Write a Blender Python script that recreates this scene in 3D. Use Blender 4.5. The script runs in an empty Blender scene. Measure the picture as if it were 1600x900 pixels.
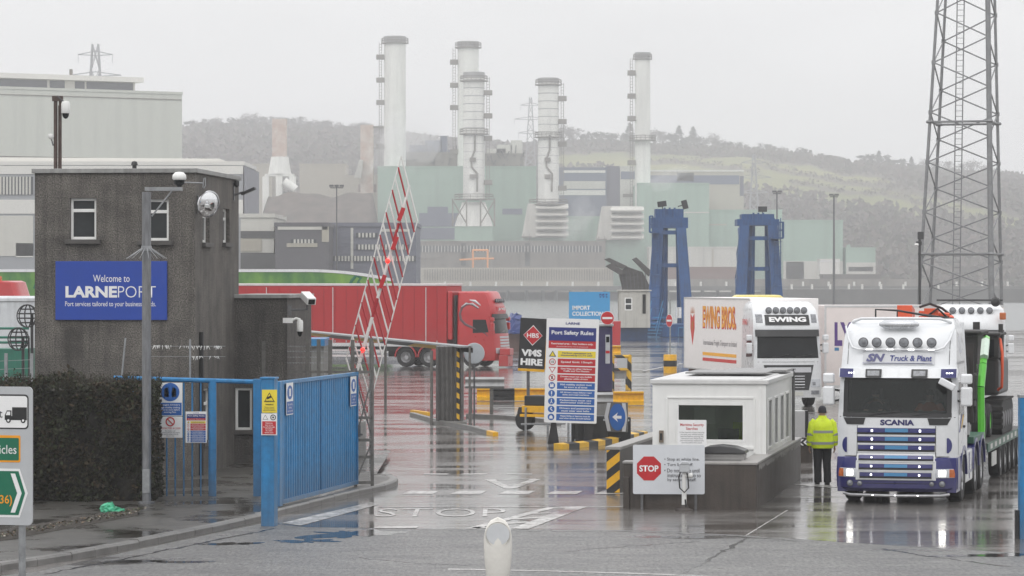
import bpy, math, random
from math import sin, cos, pi, radians as R
from mathutils import Vector, Matrix

random.seed(11)
SC = bpy.context.scene
COL = SC.collection

# ------------------------------------------------------------------ camera, light, exposure
F, H, CX, CY = 5000.0, 4.5, 800.0, 437.0      # focal length in photograph pixels, eye height, horizon
cam_d = bpy.data.cameras.new("camera"); cam = bpy.data.objects.new("camera", cam_d); COL.objects.link(cam)
cam.location = (0, 0, H); cam.rotation_euler = (R(90), 0, 0)
cam_d.sensor_width = 36.0; cam_d.lens = F / 1600 * 36
cam_d.shift_y = (CY - 450) / 1600
cam_d.clip_start = 0.5; cam_d.clip_end = 6000
SC.camera = cam

SUN_EL, SUN_AZ = 48, 200          # overcast: a weak, very wide sun behind the camera
world = bpy.data.worlds.new("World"); SC.world = world; world.use_nodes = True
wn, wl = world.node_tree.nodes, world.node_tree.links
wn.clear()
wo = wn.new("ShaderNodeOutputWorld"); bg = wn.new("ShaderNodeBackground"); bg.inputs[1].default_value = 0.1
sky = wn.new("ShaderNodeTexSky"); sky.sky_type = 'NISHITA'; sky.sun_disc = False
sky.sun_elevation = R(SUN_EL); sky.sun_rotation = R(SUN_AZ); sky.air_density = 1.0; sky.dust_density = 3.0
hs = wn.new("ShaderNodeHueSaturation"); hs.inputs["Saturation"].default_value = 0.10
wl.new(sky.outputs[0], hs.inputs["Color"])
tc = wn.new("ShaderNodeTexCoord"); sx = wn.new("ShaderNodeSeparateXYZ"); wl.new(tc.outputs["Generated"], sx.inputs[0])
ramp = wn.new("ShaderNodeValToRGB"); wl.new(sx.outputs[2], ramp.inputs[0])      # cloud deck: dim at the horizon, bright overhead
HORIZ, LOWSKY, ZENITH = 9.7, 10.5, 18.0
e = ramp.color_ramp.elements
e[0].position = 0.0; e[0].color = (HORIZ * .985, HORIZ * .995, HORIZ * 1.01, 1)
e[1].position = 1.0; e[1].color = (ZENITH, ZENITH, ZENITH * 1.02, 1)
m1 = e.new(0.12); m1.color = (LOWSKY, LOWSKY, LOWSKY, 1)
m2 = e.new(0.5); m2.color = (14.0, 14.0, 14.2, 1)
cl = wn.new("ShaderNodeTexNoise"); cl.inputs["Scale"].default_value = 6; cl.inputs["Detail"].default_value = 5; cl.inputs["Roughness"].default_value = .5
mp = wn.new("ShaderNodeMapping"); mp.inputs["Scale"].default_value = (1, 1, 3.5)
wl.new(tc.outputs["Generated"], mp.inputs[0]); wl.new(mp.outputs[0], cl.inputs["Vector"])
cr = wn.new("ShaderNodeMapRange"); cr.inputs[1].default_value = .3; cr.inputs[2].default_value = .7; cr.inputs[3].default_value = .93; cr.inputs[4].default_value = 1.06
wl.new(cl.outputs[0], cr.inputs[0])
mx = wn.new("ShaderNodeMix"); mx.data_type = 'RGBA'; mx.inputs[0].default_value = 0.9
wl.new(hs.outputs[0], mx.inputs[6]); wl.new(ramp.outputs[0], mx.inputs[7])
ml = wn.new("ShaderNodeMix"); ml.data_type = 'RGBA'; ml.blend_type = 'MULTIPLY'; ml.inputs[0].default_value = 1
wl.new(mx.outputs[2], ml.inputs[6]); wl.new(cr.outputs[0], ml.inputs[7])
wl.new(ml.outputs[2], bg.inputs[0]); wl.new(bg.outputs[0], wo.inputs[0])

sun_d = bpy.data.lights.new("sun", 'SUN'); sun = bpy.data.objects.new("sun", sun_d); COL.objects.link(sun)
sun_d.energy = 0.7; sun_d.angle = R(40); sun_d.color = (1, .98, .95)
az = R(SUN_AZ)
sdir = Vector((sin(az) * cos(R(SUN_EL)), cos(az) * cos(R(SUN_EL)), sin(R(SUN_EL))))   # towards the sun
sun.rotation_euler = sdir.to_track_quat('Z', 'Y').to_euler()

SC.view_settings.view_transform = 'Standard'; SC.view_settings.look = 'None'
SC.view_settings.exposure = 0.0; SC.view_settings.gamma = 1.0; SC.view_settings.use_curve_mapping = False
SC.render.engine = 'CYCLES'
SC.cycles.use_denoising = True
SC.cycles.max_bounces = 7; SC.cycles.volume_bounces = 1; SC.cycles.transparent_max_bounces = 8
SC.cycles.caustics_reflective = False; SC.cycles.caustics_refractive = False
HAZE_DENSITY = 0.00053

# ------------------------------------------------------------------ where a pixel of the photograph stands
def at(px, py, Y):
    s = F / Y
    return Vector(((px - CX) / s, Y, H - (py - CY) / s))
def gnd(px, py, z=0.0):
    Y = F * (H - z) / (py - CY)
    return Vector(((px - CX) * Y / F, Y, z))
def S(c):
    """sRGB 0-255 triple to linear"""
    return tuple(((v / 255) / 12.92 if v / 255 <= .04045 else ((v / 255 + .055) / 1.055) ** 2.4) for v in c)

# ------------------------------------------------------------------ mesh builder
class MB:
    def __init__(self, xf=None):
        self.v, self.f, self.m, self.cur, self.xf = [], [], [], 0, xf
    def add(self, vs, fs):
        n = len(self.v)
        if self.xf is not None: vs = [self.xf @ Vector(p) for p in vs]
        self.v += [tuple(p) for p in vs]
        for f in fs:
            self.f.append(tuple(i + n for i in f)); self.m.append(self.cur)
        return self
    def box(self, x0, x1, y0, y1, z0, z1):
        x0, x1 = min(x0, x1), max(x0, x1); y0, y1 = min(y0, y1), max(y0, y1); z0, z1 = min(z0, z1), max(z0, z1)
        vs = [(x, y, z) for x in (x0, x1) for y in (y0, y1) for z in (z0, z1)]
        return self.add(vs, [(0, 1, 3, 2), (4, 6, 7, 5), (0, 4, 5, 1), (2, 3, 7, 6), (0, 2, 6, 4), (1, 5, 7, 3)])
    def cbox(self, c, s):
        return self.box(c[0] - s[0] / 2, c[0] + s[0] / 2, c[1] - s[1] / 2, c[1] + s[1] / 2, c[2] - s[2] / 2, c[2] + s[2] / 2)
    def bar(self, p, q, r, n=6, r2=None):
        p, q = Vector(p), Vector(q); r2 = r if r2 is None else r2
        d = (q - p); d = d.normalized() if d.length > 1e-9 else Vector((0, 0, 1))
        a = d.cross(Vector((0, 0, 1)))
        if a.length < 1e-4: a = Vector((1, 0, 0))
        a.normalize(); b = d.cross(a)
        vs = []
        for i in range(n):
            t = 2 * pi * (i + .5) / n; o = a * cos(t) + b * sin(t)
            vs += [p + o * r, q + o * r2]
        fs = [(2 * i, 2 * i + 1, 2 * ((i + 1) % n) + 1, 2 * ((i + 1) % n)) for i in range(n)]
        fs += [tuple(2 * i for i in range(n)), tuple(2 * i + 1 for i in reversed(range(n)))]
        return self.add(vs, fs)
    def tube(self, pts, radii, n=8, squash=None):
        """smooth tube through points; squash=(sx, sy, sz) scales the section"""
        pts = [Vector(p) for p in pts]
        if not hasattr(radii, '__len__'): radii = [radii] * len(pts)
        vs, fs = [], []
        ref = Vector((0.13, 1, 0.07))
        for i, p in enumerate(pts):
            d = (pts[min(i + 1, len(pts) - 1)] - pts[max(i - 1, 0)]).normalized()
            a = d.cross(ref)
            if a.length < 1e-3: a = d.cross(Vector((1, 0, 0)))
            a.normalize(); b = d.cross(a)
            for k in range(n):
                t = 2 * pi * k / n; o = (a * cos(t) + b * sin(t)) * radii[i]
                if squash: o = Vector((o.x * squash[0], o.y * squash[1], o.z * squash[2]))
                vs.append(p + o)
        for i in range(len(pts) - 1):
            for k in range(n):
                fs.append((i * n + k, i * n + (k + 1) % n, (i + 1) * n + (k + 1) % n, (i + 1) * n + k))
        fs += [tuple(reversed(range(n))), tuple((len(pts) - 1) * n + k for k in range(n))]
        return self.add(vs, fs)
    def rings(self, rings, closed=True, caps=True):
        n = len(rings[0]); vs = [p for r in rings for p in r]; fs = []
        for i in range(len(rings) - 1):
            for k in range(n if closed else n - 1):
                fs.append((i * n + k, i * n + (k + 1) % n, (i + 1) * n + (k + 1) % n, (i + 1) * n + k))
        if caps: fs += [tuple(reversed(range(n))), tuple((len(rings) - 1) * n + k for k in range(n))]
        return self.add(vs, fs)
    def prism(self, poly, axis, a0, a1):
        n = len(poly)
        def P(u, v, a):
            return {'x': (a, u, v), 'y': (u, a, v), 'z': (u, v, a)}[axis]
        vs = [P(u, v, a0) for u, v in poly] + [P(u, v, a1) for u, v in poly]
        fs = [(i, (i + 1) % n, n + (i + 1) % n, n + i) for i in range(n)] + [tuple(reversed(range(n))), tuple(range(n, 2 * n))]
        return self.add(vs, fs)
    def lathe(self, prof, c, axis='z', n=24, a0=0, a1=2 * pi):
        vs, fs = [], []; full = abs(a1 - a0 - 2 * pi) < 1e-6
        m = n if full else n + 1
        for r, h in prof:
            for k in range(m):
                t = a0 + (a1 - a0) * k / n
                u, v = r * cos(t), r * sin(t)
                q = {'z': (u, v, h), 'x': (h, u, v), 'y': (u, h, v)}[axis]
                vs.append((c[0] + q[0], c[1] + q[1], c[2] + q[2]))
        for i in range(len(prof) - 1):
            for k in range(n):
                a, b = i * m + k, i * m + (k + 1) % m
                fs.append((a, b, b + m, a + m))
        return self.add(vs, fs)
    def disc(self, c, r, axis='y', n=24, th=.01, rx=None):
        rx = r if rx is None else rx
        poly = [(rx * cos(2 * pi * k / n), r * sin(2 * pi * k / n)) for k in range(n)]
        if axis == 'y': return self.prism([(c[0] + u, c[2] + v) for u, v in poly], 'y', c[1] - th, c[1])
        if axis == 'x': return self.prism([(c[1] + u, c[2] + v) for u, v in poly], 'x', c[0] - th, c[0])
        return self.prism([(c[0] + u, c[1] + v) for u, v in poly], 'z', c[2] - th, c[2])
    def quad(self, a, b, c, d): return self.add([a, b, c, d], [(0, 1, 2, 3)])
    def poly(self, pts): return self.add(pts, [tuple(range(len(pts)))])
    def wall(self, x0, x1, z0, z1, openings, depth=.12):
        """wall face in the xz plane at y = 0 with rectangular openings (x0, x1, z0, z1) and their reveals"""
        xs = sorted({x0, x1, *[o[0] for o in openings], *[o[1] for o in openings]})
        zs = sorted({z0, z1, *[o[2] for o in openings], *[o[3] for o in openings]})
        for i in range(len(xs) - 1):
            for j in range(len(zs) - 1):
                mx_, mz = (xs[i] + xs[i + 1]) / 2, (zs[j] + zs[j + 1]) / 2
                if any(o[0] < mx_ < o[1] and o[2] < mz < o[3] for o in openings): continue
                self.quad((xs[i], 0, zs[j]), (xs[i + 1], 0, zs[j]), (xs[i + 1], 0, zs[j + 1]), (xs[i], 0, zs[j + 1]))
        for a, b, c, d in openings:
            q = [(a, c), (b, c), (b, d), (a, d)]
            for k in range(4):
                (u0, v0), (u1, v1) = q[k], q[(k + 1) % 4]
                self.quad((u0, 0, v0), (u0, depth, v0), (u1, depth, v1), (u1, 0, v1))
        return self
    def build(self, name, mats, parent=None, smooth=0, bevel=0, loc=None, rotz=0):
        me = bpy.data.meshes.new(name); me.from_pydata(self.v, [], self.f)
        if not isinstance(mats, (list, tuple)): mats = [mats]
        for m in mats: me.materials.append(m)
        if len(mats) > 1: me.polygons.foreach_set("material_index", self.m)
        if smooth:
            me.shade_smooth(); me.set_sharp_from_angle(angle=R(smooth if smooth > 1 else 38))
        me.update()
        o = bpy.data.objects.new(name, me); COL.objects.link(o)
        if loc is not None: o.location = loc
        if rotz: o.rotation_euler.z = rotz
        if parent is not None: o.parent = parent.o if isinstance(parent, Thing) else parent
        if bevel:
            b = o.modifiers.new("edge", 'BEVEL'); b.width = bevel; b.segments = 2; b.limit_method = 'ANGLE'; b.angle_limit = R(40)
        return o

def tag(o, label, cat, group=None, kind=None):
    if label: o["label"] = label
    if cat: o["category"] = cat
    if group: o["group"] = group
    if kind: o["kind"] = kind
    return o

class Thing:
    """an Empty at the thing's base; X / Z turn photograph pixels at its depth into local metres"""
    def __init__(self, name, label, cat, loc, rotz=0, group=None):
        self.o = bpy.data.objects.new(name, None); COL.objects.link(self.o)
        self.o.empty_display_size = .3
        self.o.location = loc; self.o.rotation_euler.z = rotz
        self.loc = Vector(loc); self.s = F / loc[1]
        self.px0 = CX + loc[0] * self.s
        tag(self.o, label, cat, group)
    def X(self, px): return (px - self.px0) / self.s
    def Z(self, py): return H - (py - CY) / self.s - self.loc.z
    def P(self, px, py, y=0): return Vector((self.X(px), y, self.Z(py)))

def standing(name, label, cat, px, Y, z=0, rotz=0, group=None):
    return Thing(name, label, cat, ((px - CX) * Y / F, Y, z), rotz, group)

def copy_tree(o, parent=None):
    c = o.copy(); COL.objects.link(c)
    if parent is not None: c.parent = parent
    for ch in list(o.children): copy_tree(ch, c)
    return c

UX, UZ = Vector((1, 0, 0)), Vector((0, 0, 1))
def lettering(txt, parent, O, w, h, m, u=UX, v=UZ, bold=0.0, shear=0.0, name='lettering', thick=.004, align='CENTER'):
    """writing as a thin mesh, fitted into w x h round the point O, along the axes u, v"""
    cu = bpy.data.curves.new(name, 'FONT'); cu.body = txt; cu.size = 1; cu.offset = bold; cu.shear = shear
    cu.align_x = align; cu.resolution_u = 3; cu.space_line = 1.05
    ob = bpy.data.objects.new(name, cu)
    me = bpy.data.meshes.new_from_object(ob)
    bpy.data.objects.remove(ob); bpy.data.curves.remove(cu)
    xs = [p.co.x for p in me.vertices]; ys = [p.co.y for p in me.vertices]
    x0, x1, y0, y1 = min(xs), max(xs), min(ys), max(ys)
    u, v, O = Vector(u), Vector(v), Vector(O); n = u.cross(v)
    kx, ky = w / (x1 - x0), h / (y1 - y0)
    for p in me.vertices:
        p.co = O + u * ((p.co.x - (x0 + x1) / 2) * kx) + v * ((p.co.y - (y0 + y1) / 2) * ky) + n * thick
    me.name = name; me.materials.clear(); me.materials.append(m); me.update()
    o = bpy.data.objects.new(name, me); COL.objects.link(o)
    if parent is not None: o.parent = parent.o if isinstance(parent, Thing) else parent
    return o

# ------------------------------------------------------------------ materials
MATS = {}
def mat(name, col, rough=.5, metal=0, var=.12, scale=3.0, bump=0.0, bscale=60, coat=0, emit=0, grime=None, streak=0.0, spec=.5, var2=None, stretch=(1, 1, 1), sscale=1.0):
    """procedural surface: colour mottling, optional fine bump, vertical rain streaks and road grime that thins out with height"""
    if name in MATS: return MATS[name]
    m = bpy.data.materials.new(name); m.use_nodes = True
    nt = m.node_tree; N, L = nt.nodes, nt.links
    b = N["Principled BSDF"]
    b.inputs["Roughness"].default_value = rough; b.inputs["Metallic"].default_value = metal
    b.inputs["Specular IOR Level"].default_value = spec
    if coat: b.inputs["Coat Weight"].default_value = coat; b.inputs["Coat Roughness"].default_value = .08
    col = tuple(col)
    tcn = N.new("ShaderNodeTexCoord")
    out = None
    def rgb(c): return (c[0], c[1], c[2], 1)
    if var:
        mpn = N.new("ShaderNodeMapping"); mpn.inputs["Scale"].default_value = stretch
        L.new(tcn.outputs["Object"], mpn.inputs[0])
        nz = N.new("ShaderNodeTexNoise"); nz.inputs["Scale"].default_value = scale; nz.inputs["Detail"].default_value = 6; nz.inputs["Roughness"].default_value = .62
        L.new(mpn.outputs[0], nz.inputs["Vector"])
        rp = N.new("ShaderNodeValToRGB"); rp.color_ramp.elements[0].position = .3; rp.color_ramp.elements[1].position = .7
        c2 = tuple(x * (1 - var) for x in col) if var2 is None else var2
        rp.color_ramp.elements[0].color = rgb(c2); rp.color_ramp.elements[1].color = rgb(tuple(min(1, x * (1 + var * .35)) for x in col))
        L.new(nz.outputs[0], rp.inputs[0]); out = rp.outputs[0]
        mr = N.new("ShaderNodeMapRange"); mr.inputs[3].default_value = max(.02, rough - .1); mr.inputs[4].default_value = min(1, rough + .12)
        L.new(nz.outputs[0], mr.inputs[0]); L.new(mr.outputs[0], b.inputs["Roughness"])
    if streak:
        mps = N.new("ShaderNodeMapping"); mps.inputs["Scale"].default_value = (6 * sscale, 6 * sscale, .35 * sscale)
        L.new(tcn.outputs["Object"], mps.inputs[0])
        ns = N.new("ShaderNodeTexNoise"); ns.inputs["Scale"].default_value = 1.2; ns.inputs["Detail"].default_value = 4
        L.new(mps.outputs[0], ns.inputs["Vector"])
        rs = N.new("ShaderNodeMapRange"); rs.inputs[1].default_value = .45; rs.inputs[2].default_value = .75; rs.inputs[3].default_value = 1; rs.inputs[4].default_value = 1 - streak
        L.new(ns.outputs[0], rs.inputs[0])
        ms = N.new("ShaderNodeMix"); ms.data_type = 'RGBA'; ms.blend_type = 'MULTIPLY'; ms.inputs[0].default_value = 1
        if out: L.new(out, ms.inputs[6])
        else: ms.inputs[6].default_value = rgb(col)
        L.new(rs.outputs[0], ms.inputs[7]); out = ms.outputs[2]
    if grime:
        z0, z1, amt = grime
        sp = N.new("ShaderNodeSeparateXYZ"); L.new(tcn.outputs["Object"], sp.inputs[0])
        g = N.new("ShaderNodeMapRange"); g.inputs[1].default_value = z0; g.inputs[2].default_value = z1; g.inputs[3].default_value = amt; g.inputs[4].default_value = 0
        L.new(sp.outputs[2], g.inputs[0])
        ng = N.new("ShaderNodeTexNoise"); ng.inputs["Scale"].default_value = 3.2; ng.inputs["Detail"].default_value = 8; ng.inputs["Roughness"].default_value = .7
        L.new(tcn.outputs["Object"], ng.inputs["Vector"])
        mg = N.new("ShaderNodeMath"); mg.operation = 'MULTIPLY'; L.new(g.outputs[0], mg.inputs[0]); L.new(ng.outputs[0], mg.inputs[1])
        xg = N.new("ShaderNodeMix"); xg.data_type = 'RGBA'; L.new(mg.outputs[0], xg.inputs[0])
        if out: L.new(out, xg.inputs[6])
        else: xg.inputs[6].default_value = rgb(col)
        xg.inputs[7].default_value = (.10, .085, .07, 1); out = xg.outputs[2]
    if out: L.new(out, b.inputs["Base Color"])
    else: b.inputs["Base Color"].default_value = rgb(col)
    if bump:
        nb = N.new("ShaderNodeTexNoise"); nb.inputs["Scale"].default_value = bscale; nb.inputs["Detail"].default_value = 3
        L.new(tcn.outputs["Object"], nb.inputs["Vector"])
        bp = N.new("ShaderNodeBump"); bp.inputs["Strength"].default_value = bump; bp.inputs["Distance"].default_value = .02
        L.new(nb.outputs[0], bp.inputs["Height"]); L.new(bp.outputs[0], b.inputs["Normal"])
    if emit:
        b.inputs["Emission Color"].default_value = rgb(col); b.inputs["Emission Strength"].default_value = emit
    MATS[name] = m
    return m

def stripes(name, c1, c2, period, axis=(1, 0, 1), rough=.5, duty=.5, wear=.35):
    """two colour hazard banding, a surface print with worn paint"""
    if name in MATS: return MATS[name]
    m = bpy.data.materials.new(name); m.use_nodes = True
    N, L = m.node_tree.nodes, m.node_tree.links; b = N["Principled BSDF"]; b.inputs["Roughness"].default_value = rough
    t = N.new("ShaderNodeTexCoord"); d = N.new("ShaderNodeVectorMath"); d.operation = 'DOT_PRODUCT'; d.inputs[1].default_value = axis
    L.new(t.outputs["Object"], d.inputs[0])
    k = N.new("ShaderNodeMath"); k.operation = 'DIVIDE'; k.inputs[1].default_value = period; L.new(d.outputs["Value"], k.inputs[0])
    fr = N.new("ShaderNodeMath"); fr.operation = 'FRACT'; L.new(k.outputs[0], fr.inputs[0])
    lt = N.new("ShaderNodeMath"); lt.operation = 'LESS_THAN'; lt.inputs[1].default_value = duty; L.new(fr.outputs[0], lt.inputs[0])
    x = N.new("ShaderNodeMix"); x.data_type = 'RGBA'; L.new(lt.outputs[0], x.inputs[0])
    x.inputs[6].default_value = (*c2, 1); x.inputs[7].default_value = (*c1, 1)
    nz = N.new("ShaderNodeTexNoise"); nz.inputs["Scale"].default_value = 9; nz.inputs["Detail"].default_value = 7; nz.inputs["Roughness"].default_value = .7; L.new(t.outputs["Object"], nz.inputs["Vector"])
    r2 = N.new("ShaderNodeMapRange"); r2.inputs[1].default_value = .52; r2.inputs[2].default_value = .72; r2.inputs[4].default_value = wear; L.new(nz.outputs[0], r2.inputs[0])
    y = N.new("ShaderNodeMix"); y.data_type = 'RGBA'; L.new(r2.outputs[0], y.inputs[0]); L.new(x.outputs[2], y.inputs[6]); y.inputs[7].default_value = (.12, .1, .085, 1)
    L.new(y.outputs[2], b.inputs["Base Color"]); MATS[name] = m
    return m

def glass_mat(name, col, rough=.06):
    return mat(name, col, rough, var=.45, scale=1.3, spec=.2, bump=.3, bscale=1.6)

white_paint = mat("white_paint", (.80, .80, .79), .32, var=.06, coat=.3, grime=(.2, 1.6, .5))
dirty_white = mat("dirty_white", (.70, .69, .66), .45, var=.14, grime=(.2, 2.2, .8), streak=.15)
pvc_white = mat("pvc_white", (.80, .80, .78), .35, var=.06, streak=.06)
steel = mat("galvanised_steel", (.33, .34, .35), .45, metal=.6, var=.3, scale=9)
dark_steel = mat("weathered_steel", (.14, .14, .145), .5, metal=.4, var=.35, scale=6)
black_plastic = mat("black_plastic", (.016, .016, .017), .4, var=.3)
rubber = mat("tyre_rubber", (.018, .018, .018), .7, var=.3, bump=.2, bscale=40)
rim_metal = mat("wheel_rim", (.42, .42, .43), .4, metal=.6, var=.3, scale=8)
chrome = mat("chrome", (.75, .75, .77), .12, metal=1, var=0)
lamp_glass = mat("lamp_glass", (.24, .25, .27), .1, var=.5, scale=14, spec=.6)
lit_lamp = mat("lit_lamp", (1, .97, .9), .2, var=0, emit=9)
led_white = mat("led_white", (1, 1, 1), .2, var=0, emit=3)
red_led = mat("red_led", (1, .03, .02), .2, var=0, emit=1.6)
amber = mat("amber_lens", (.50, .13, .03), .25, var=.3, scale=10)
dark_glass = glass_mat("dark_glass", (.008, .010, .011))
def clear_glass(name, tint):
    """thin pane: lets the room behind show, mirrors the sky at a slant"""
    m = bpy.data.materials.new(name); m.use_nodes = True; N, L = m.node_tree.nodes, m.node_tree.links; N.clear()
    o = N.new("ShaderNodeOutputMaterial"); x = N.new("ShaderNodeMixShader"); tr = N.new("ShaderNodeBsdfTransparent"); gl = N.new("ShaderNodeBsdfGlossy"); fr = N.new("ShaderNodeFresnel")
    fr.inputs[0].default_value = 1.38; tr.inputs[0].default_value = (*tint, 1); gl.inputs["Roughness"].default_value = .03
    L.new(fr.outputs[0], x.inputs[0]); L.new(tr.outputs[0], x.inputs[1]); L.new(gl.outputs[0], x.inputs[2]); L.new(x.outputs[0], o.inputs[0]); return m
pane_glass = clear_glass("kiosk_pane", (.80, .86, .80)); screen_glass = clear_glass("windscreen_glass", (.60, .66, .64))
window_glass = glass_mat("window_glass", (.03, .034, .036), .1)
sign_white = mat("sign_white", (.80, .80, .80), .4, var=.05)
sign_grey = mat("sign_grey", (.46, .475, .49), .45, var=.08)
sign_black = mat("sign_black", (.012, .012, .013), .45, var=.2)
sign_red = mat("sign_red", S((186, 30, 38)), .4, var=.1)
sign_blue = mat("sign_blue", S((28, 92, 168)), .4, var=.1)
sign_navy = mat("sign_navy", S((30, 44, 120)), .4, var=.1)
sign_yellow = mat("sign_yellow", S((232, 210, 60)), .4, var=.1)
sign_green = mat("sign_green", S((0, 104, 76)), .4, var=.1)
sign_orange = mat("sign_orange", S((238, 158, 20)), .4, var=.1)
text_grey = mat("text_grey", (.08, .08, .09), .5, var=0)
hazard_yellow = mat("hazard_yellow", S((226, 170, 24)), .45, var=.22, scale=7)
blue_steel = mat("blue_painted_steel", S((26, 122, 178)), .38, var=.28, scale=5, streak=.30, coat=.2, grime=(0, .9, .75))
concrete = mat("grey_concrete", (.24, .235, .225), .6, var=.3, scale=2.2, bump=.25, bscale=45, streak=.3)
# ------------------------------------------------------------------ the setting: ground, road, water, far shore, hill
def wet(name, c1, c2, wet_lo, wet_hi, r_wet, r_dry, pscale=.25, bump=.08, brand=.35, ripple=1.4, stretch=(1, 1, 1), agg=0.0, fs=None):
    m = bpy.data.materials.new(name); m.use_nodes = True
    N, L = m.node_tree.nodes, m.node_tree.links; b = N["Principled BSDF"]
    t = N.new("ShaderNodeTexCoord"); mpn = N.new("ShaderNodeMapping"); mpn.inputs["Scale"].default_value = stretch
    L.new(t.outputs["Object"], mpn.inputs[0])
    def noise(sc, det=6, ro=.6, src=mpn.outputs[0]):
        n = N.new("ShaderNodeTexNoise"); n.inputs["Scale"].default_value = sc; n.inputs["Detail"].default_value = det; n.inputs["Roughness"].default_value = ro
        L.new(src, n.inputs["Vector"]); return n.outputs[0]
    pud = noise(pscale, 7, .58)
    rng = N.new("ShaderNodeMapRange"); rng.interpolation_type = 'SMOOTHSTEP'; rng.inputs[1].default_value = wet_lo; rng.inputs[2].default_value = wet_hi
    L.new(pud, rng.inputs[0])                                    # 0 dry .. 1 standing water
    if fs:
        mpf = N.new("ShaderNodeMapping"); mpf.inputs["Scale"].default_value = fs; L.new(t.outputs["Object"], mpf.inputs[0]); fine = noise(1, 5, .8, mpf.outputs[0])
    else: fine = noise(34, 5, .75)
    mott = noise(2.4, 8, .7)
    cr_ = N.new("ShaderNodeValToRGB"); cr_.color_ramp.elements[0].color = (*c1, 1); cr_.color_ramp.elements[1].color = (*c2, 1)
    cr_.color_ramp.elements[0].position = .3; cr_.color_ramp.elements[1].position = .7
    L.new(mott, cr_.inputs[0])
    g = N.new("ShaderNodeMapRange"); g.inputs[1].default_value = .3; g.inputs[2].default_value = .7; g.inputs[3].default_value = max(.05, 1 - brand * .6); g.inputs[4].default_value = 1 + brand
    L.new(fine, g.inputs[0])
    mm = N.new("ShaderNodeMix"); mm.data_type = 'RGBA'; mm.blend_type = 'MULTIPLY'; mm.inputs[0].default_value = 1
    L.new(cr_.outputs[0], mm.inputs[6]); L.new(g.outputs[0], mm.inputs[7])
    dk = N.new("ShaderNodeMix"); dk.data_type = 'RGBA'; L.new(rng.outputs[0], dk.inputs[0]); L.new(mm.outputs[2], dk.inputs[6])
    dk2 = N.new("ShaderNodeMix"); dk2.data_type = 'RGBA'; dk2.blend_type = 'MULTIPLY'; dk2.inputs[0].default_value = 1
    L.new(mm.outputs[2], dk2.inputs[6]); dk2.inputs[7].default_value = (.5, .48, .46, 1); L.new(dk2.outputs[2], dk.inputs[7])
    L.new(dk.outputs[2], b.inputs["Base Color"])
    rr = N.new("ShaderNodeMapRange"); rr.inputs[3].default_value = r_dry; rr.inputs[4].default_value = r_wet; L.new(rng.outputs[0], rr.inputs[0])
    L.new(rr.outputs[0], b.inputs["Roughness"]); b.inputs["IOR"].default_value = 1.36
    # long shallow ripples in the water film plus the stones that stand out of it
    mpr = N.new("ShaderNodeMapping"); mpr.inputs["Scale"].default_value = (.28, 1.25, 1); L.new(t.outputs["Object"], mpr.inputs[0])
    rip = noise(ripple, 4, .6, mpr.outputs[0])
    hgt = N.new("ShaderNodeMath"); hgt.operation = 'MULTIPLY'; L.new(rip, hgt.inputs[0]); hgt.inputs[1].default_value = 1.0
    inv = N.new("ShaderNodeMath"); inv.operation = 'SUBTRACT'; inv.inputs[0].default_value = 1; L.new(rng.outputs[0], inv.inputs[1])
    st = N.new("ShaderNodeMath"); st.operation = 'MULTIPLY'; L.new(inv.outputs[0], st.inputs[0]); L.new(fine, st.inputs[1])
    st2 = N.new("ShaderNodeMath"); st2.operation = 'MULTIPLY'; L.new(st.outputs[0], st2.inputs[0]); st2.inputs[1].default_value = agg
    ad = N.new("ShaderNodeMath"); L.new(hgt.outputs[0], ad.inputs[0]); L.new(st2.outputs[0], ad.inputs[1])
    bp = N.new("ShaderNodeBump"); bp.inputs["Strength"].default_value = 1.0; bp.inputs["Distance"].default_value = bump
    L.new(ad.outputs[0], bp.inputs["Height"]); L.new(bp.outputs[0], b.inputs["Normal"])
    return m

yard_mat = wet("wet_yard_surface", (.098, .092, .087), (.19, .178, .168), .42, .62, .03, .19, 1.0, .0065, .45, 2.6, agg=.16, stretch=(.18, .5, 1), fs=(9, 2.2, 1))
tarmac_mat = wet("road_tarmac", (.055, .055, .055), (.135, .132, .128), .57, .66, .04, .36, .6, .018, 1.5, 2.2, agg=1.5, stretch=(.3, .6, 1), fs=(16, 3.6, 1))
path_mat = wet("wet_footpath", (.040, .039, .036), (.085, .08, .072), .42, .66, .08, .42, .5, .010, .4, 2.0, agg=.3)
ground_mat = wet("port_ground", (.10, .096, .092), (.19, .18, .175), .40, .60, .04, .18, .6, .0035, .3, 1.8, agg=.1, stretch=(.1, .3, 1), fs=(5, .8, 1))

def sheet(name, pts, z, m):
    mb = MB(); mb.poly([(p[0], p[1], z) for p in pts]); o = mb.build(name, m); o["kind"] = "structure"; return o

QUAY_Y = 285
o = MB().box(-420, 420, -30, QUAY_Y, -4.2, 0).build("ground", ground_mat); o["kind"] = "structure"
# foreground public road, its far edge a gentle curve
edge_px = [(-700, 985), (-200, 925), (60, 893), (200, 862), (410, 818), (480, 824), (560, 825), (700, 827), (850, 828), (1000, 829), (1150, 836), (1250, 843), (1400, 853), (1520, 860), (1700, 872), (2300, 915)]
edge = [gnd(*p) for p in edge_px]
road_poly = [(-90, -25)] + [(90, -25)] + [(p.x, p.y) for p in reversed(edge)]
sheet("road", road_poly, .004, tarmac_mat)
# wet checkpoint apron beyond it
apron = [(p.x, p.y) for p in edge] + [(62, 92), (62, 150), (-40, 150), (-40, 80)]
sheet("checkpoint_apron", apron, .005, yard_mat)

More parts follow.
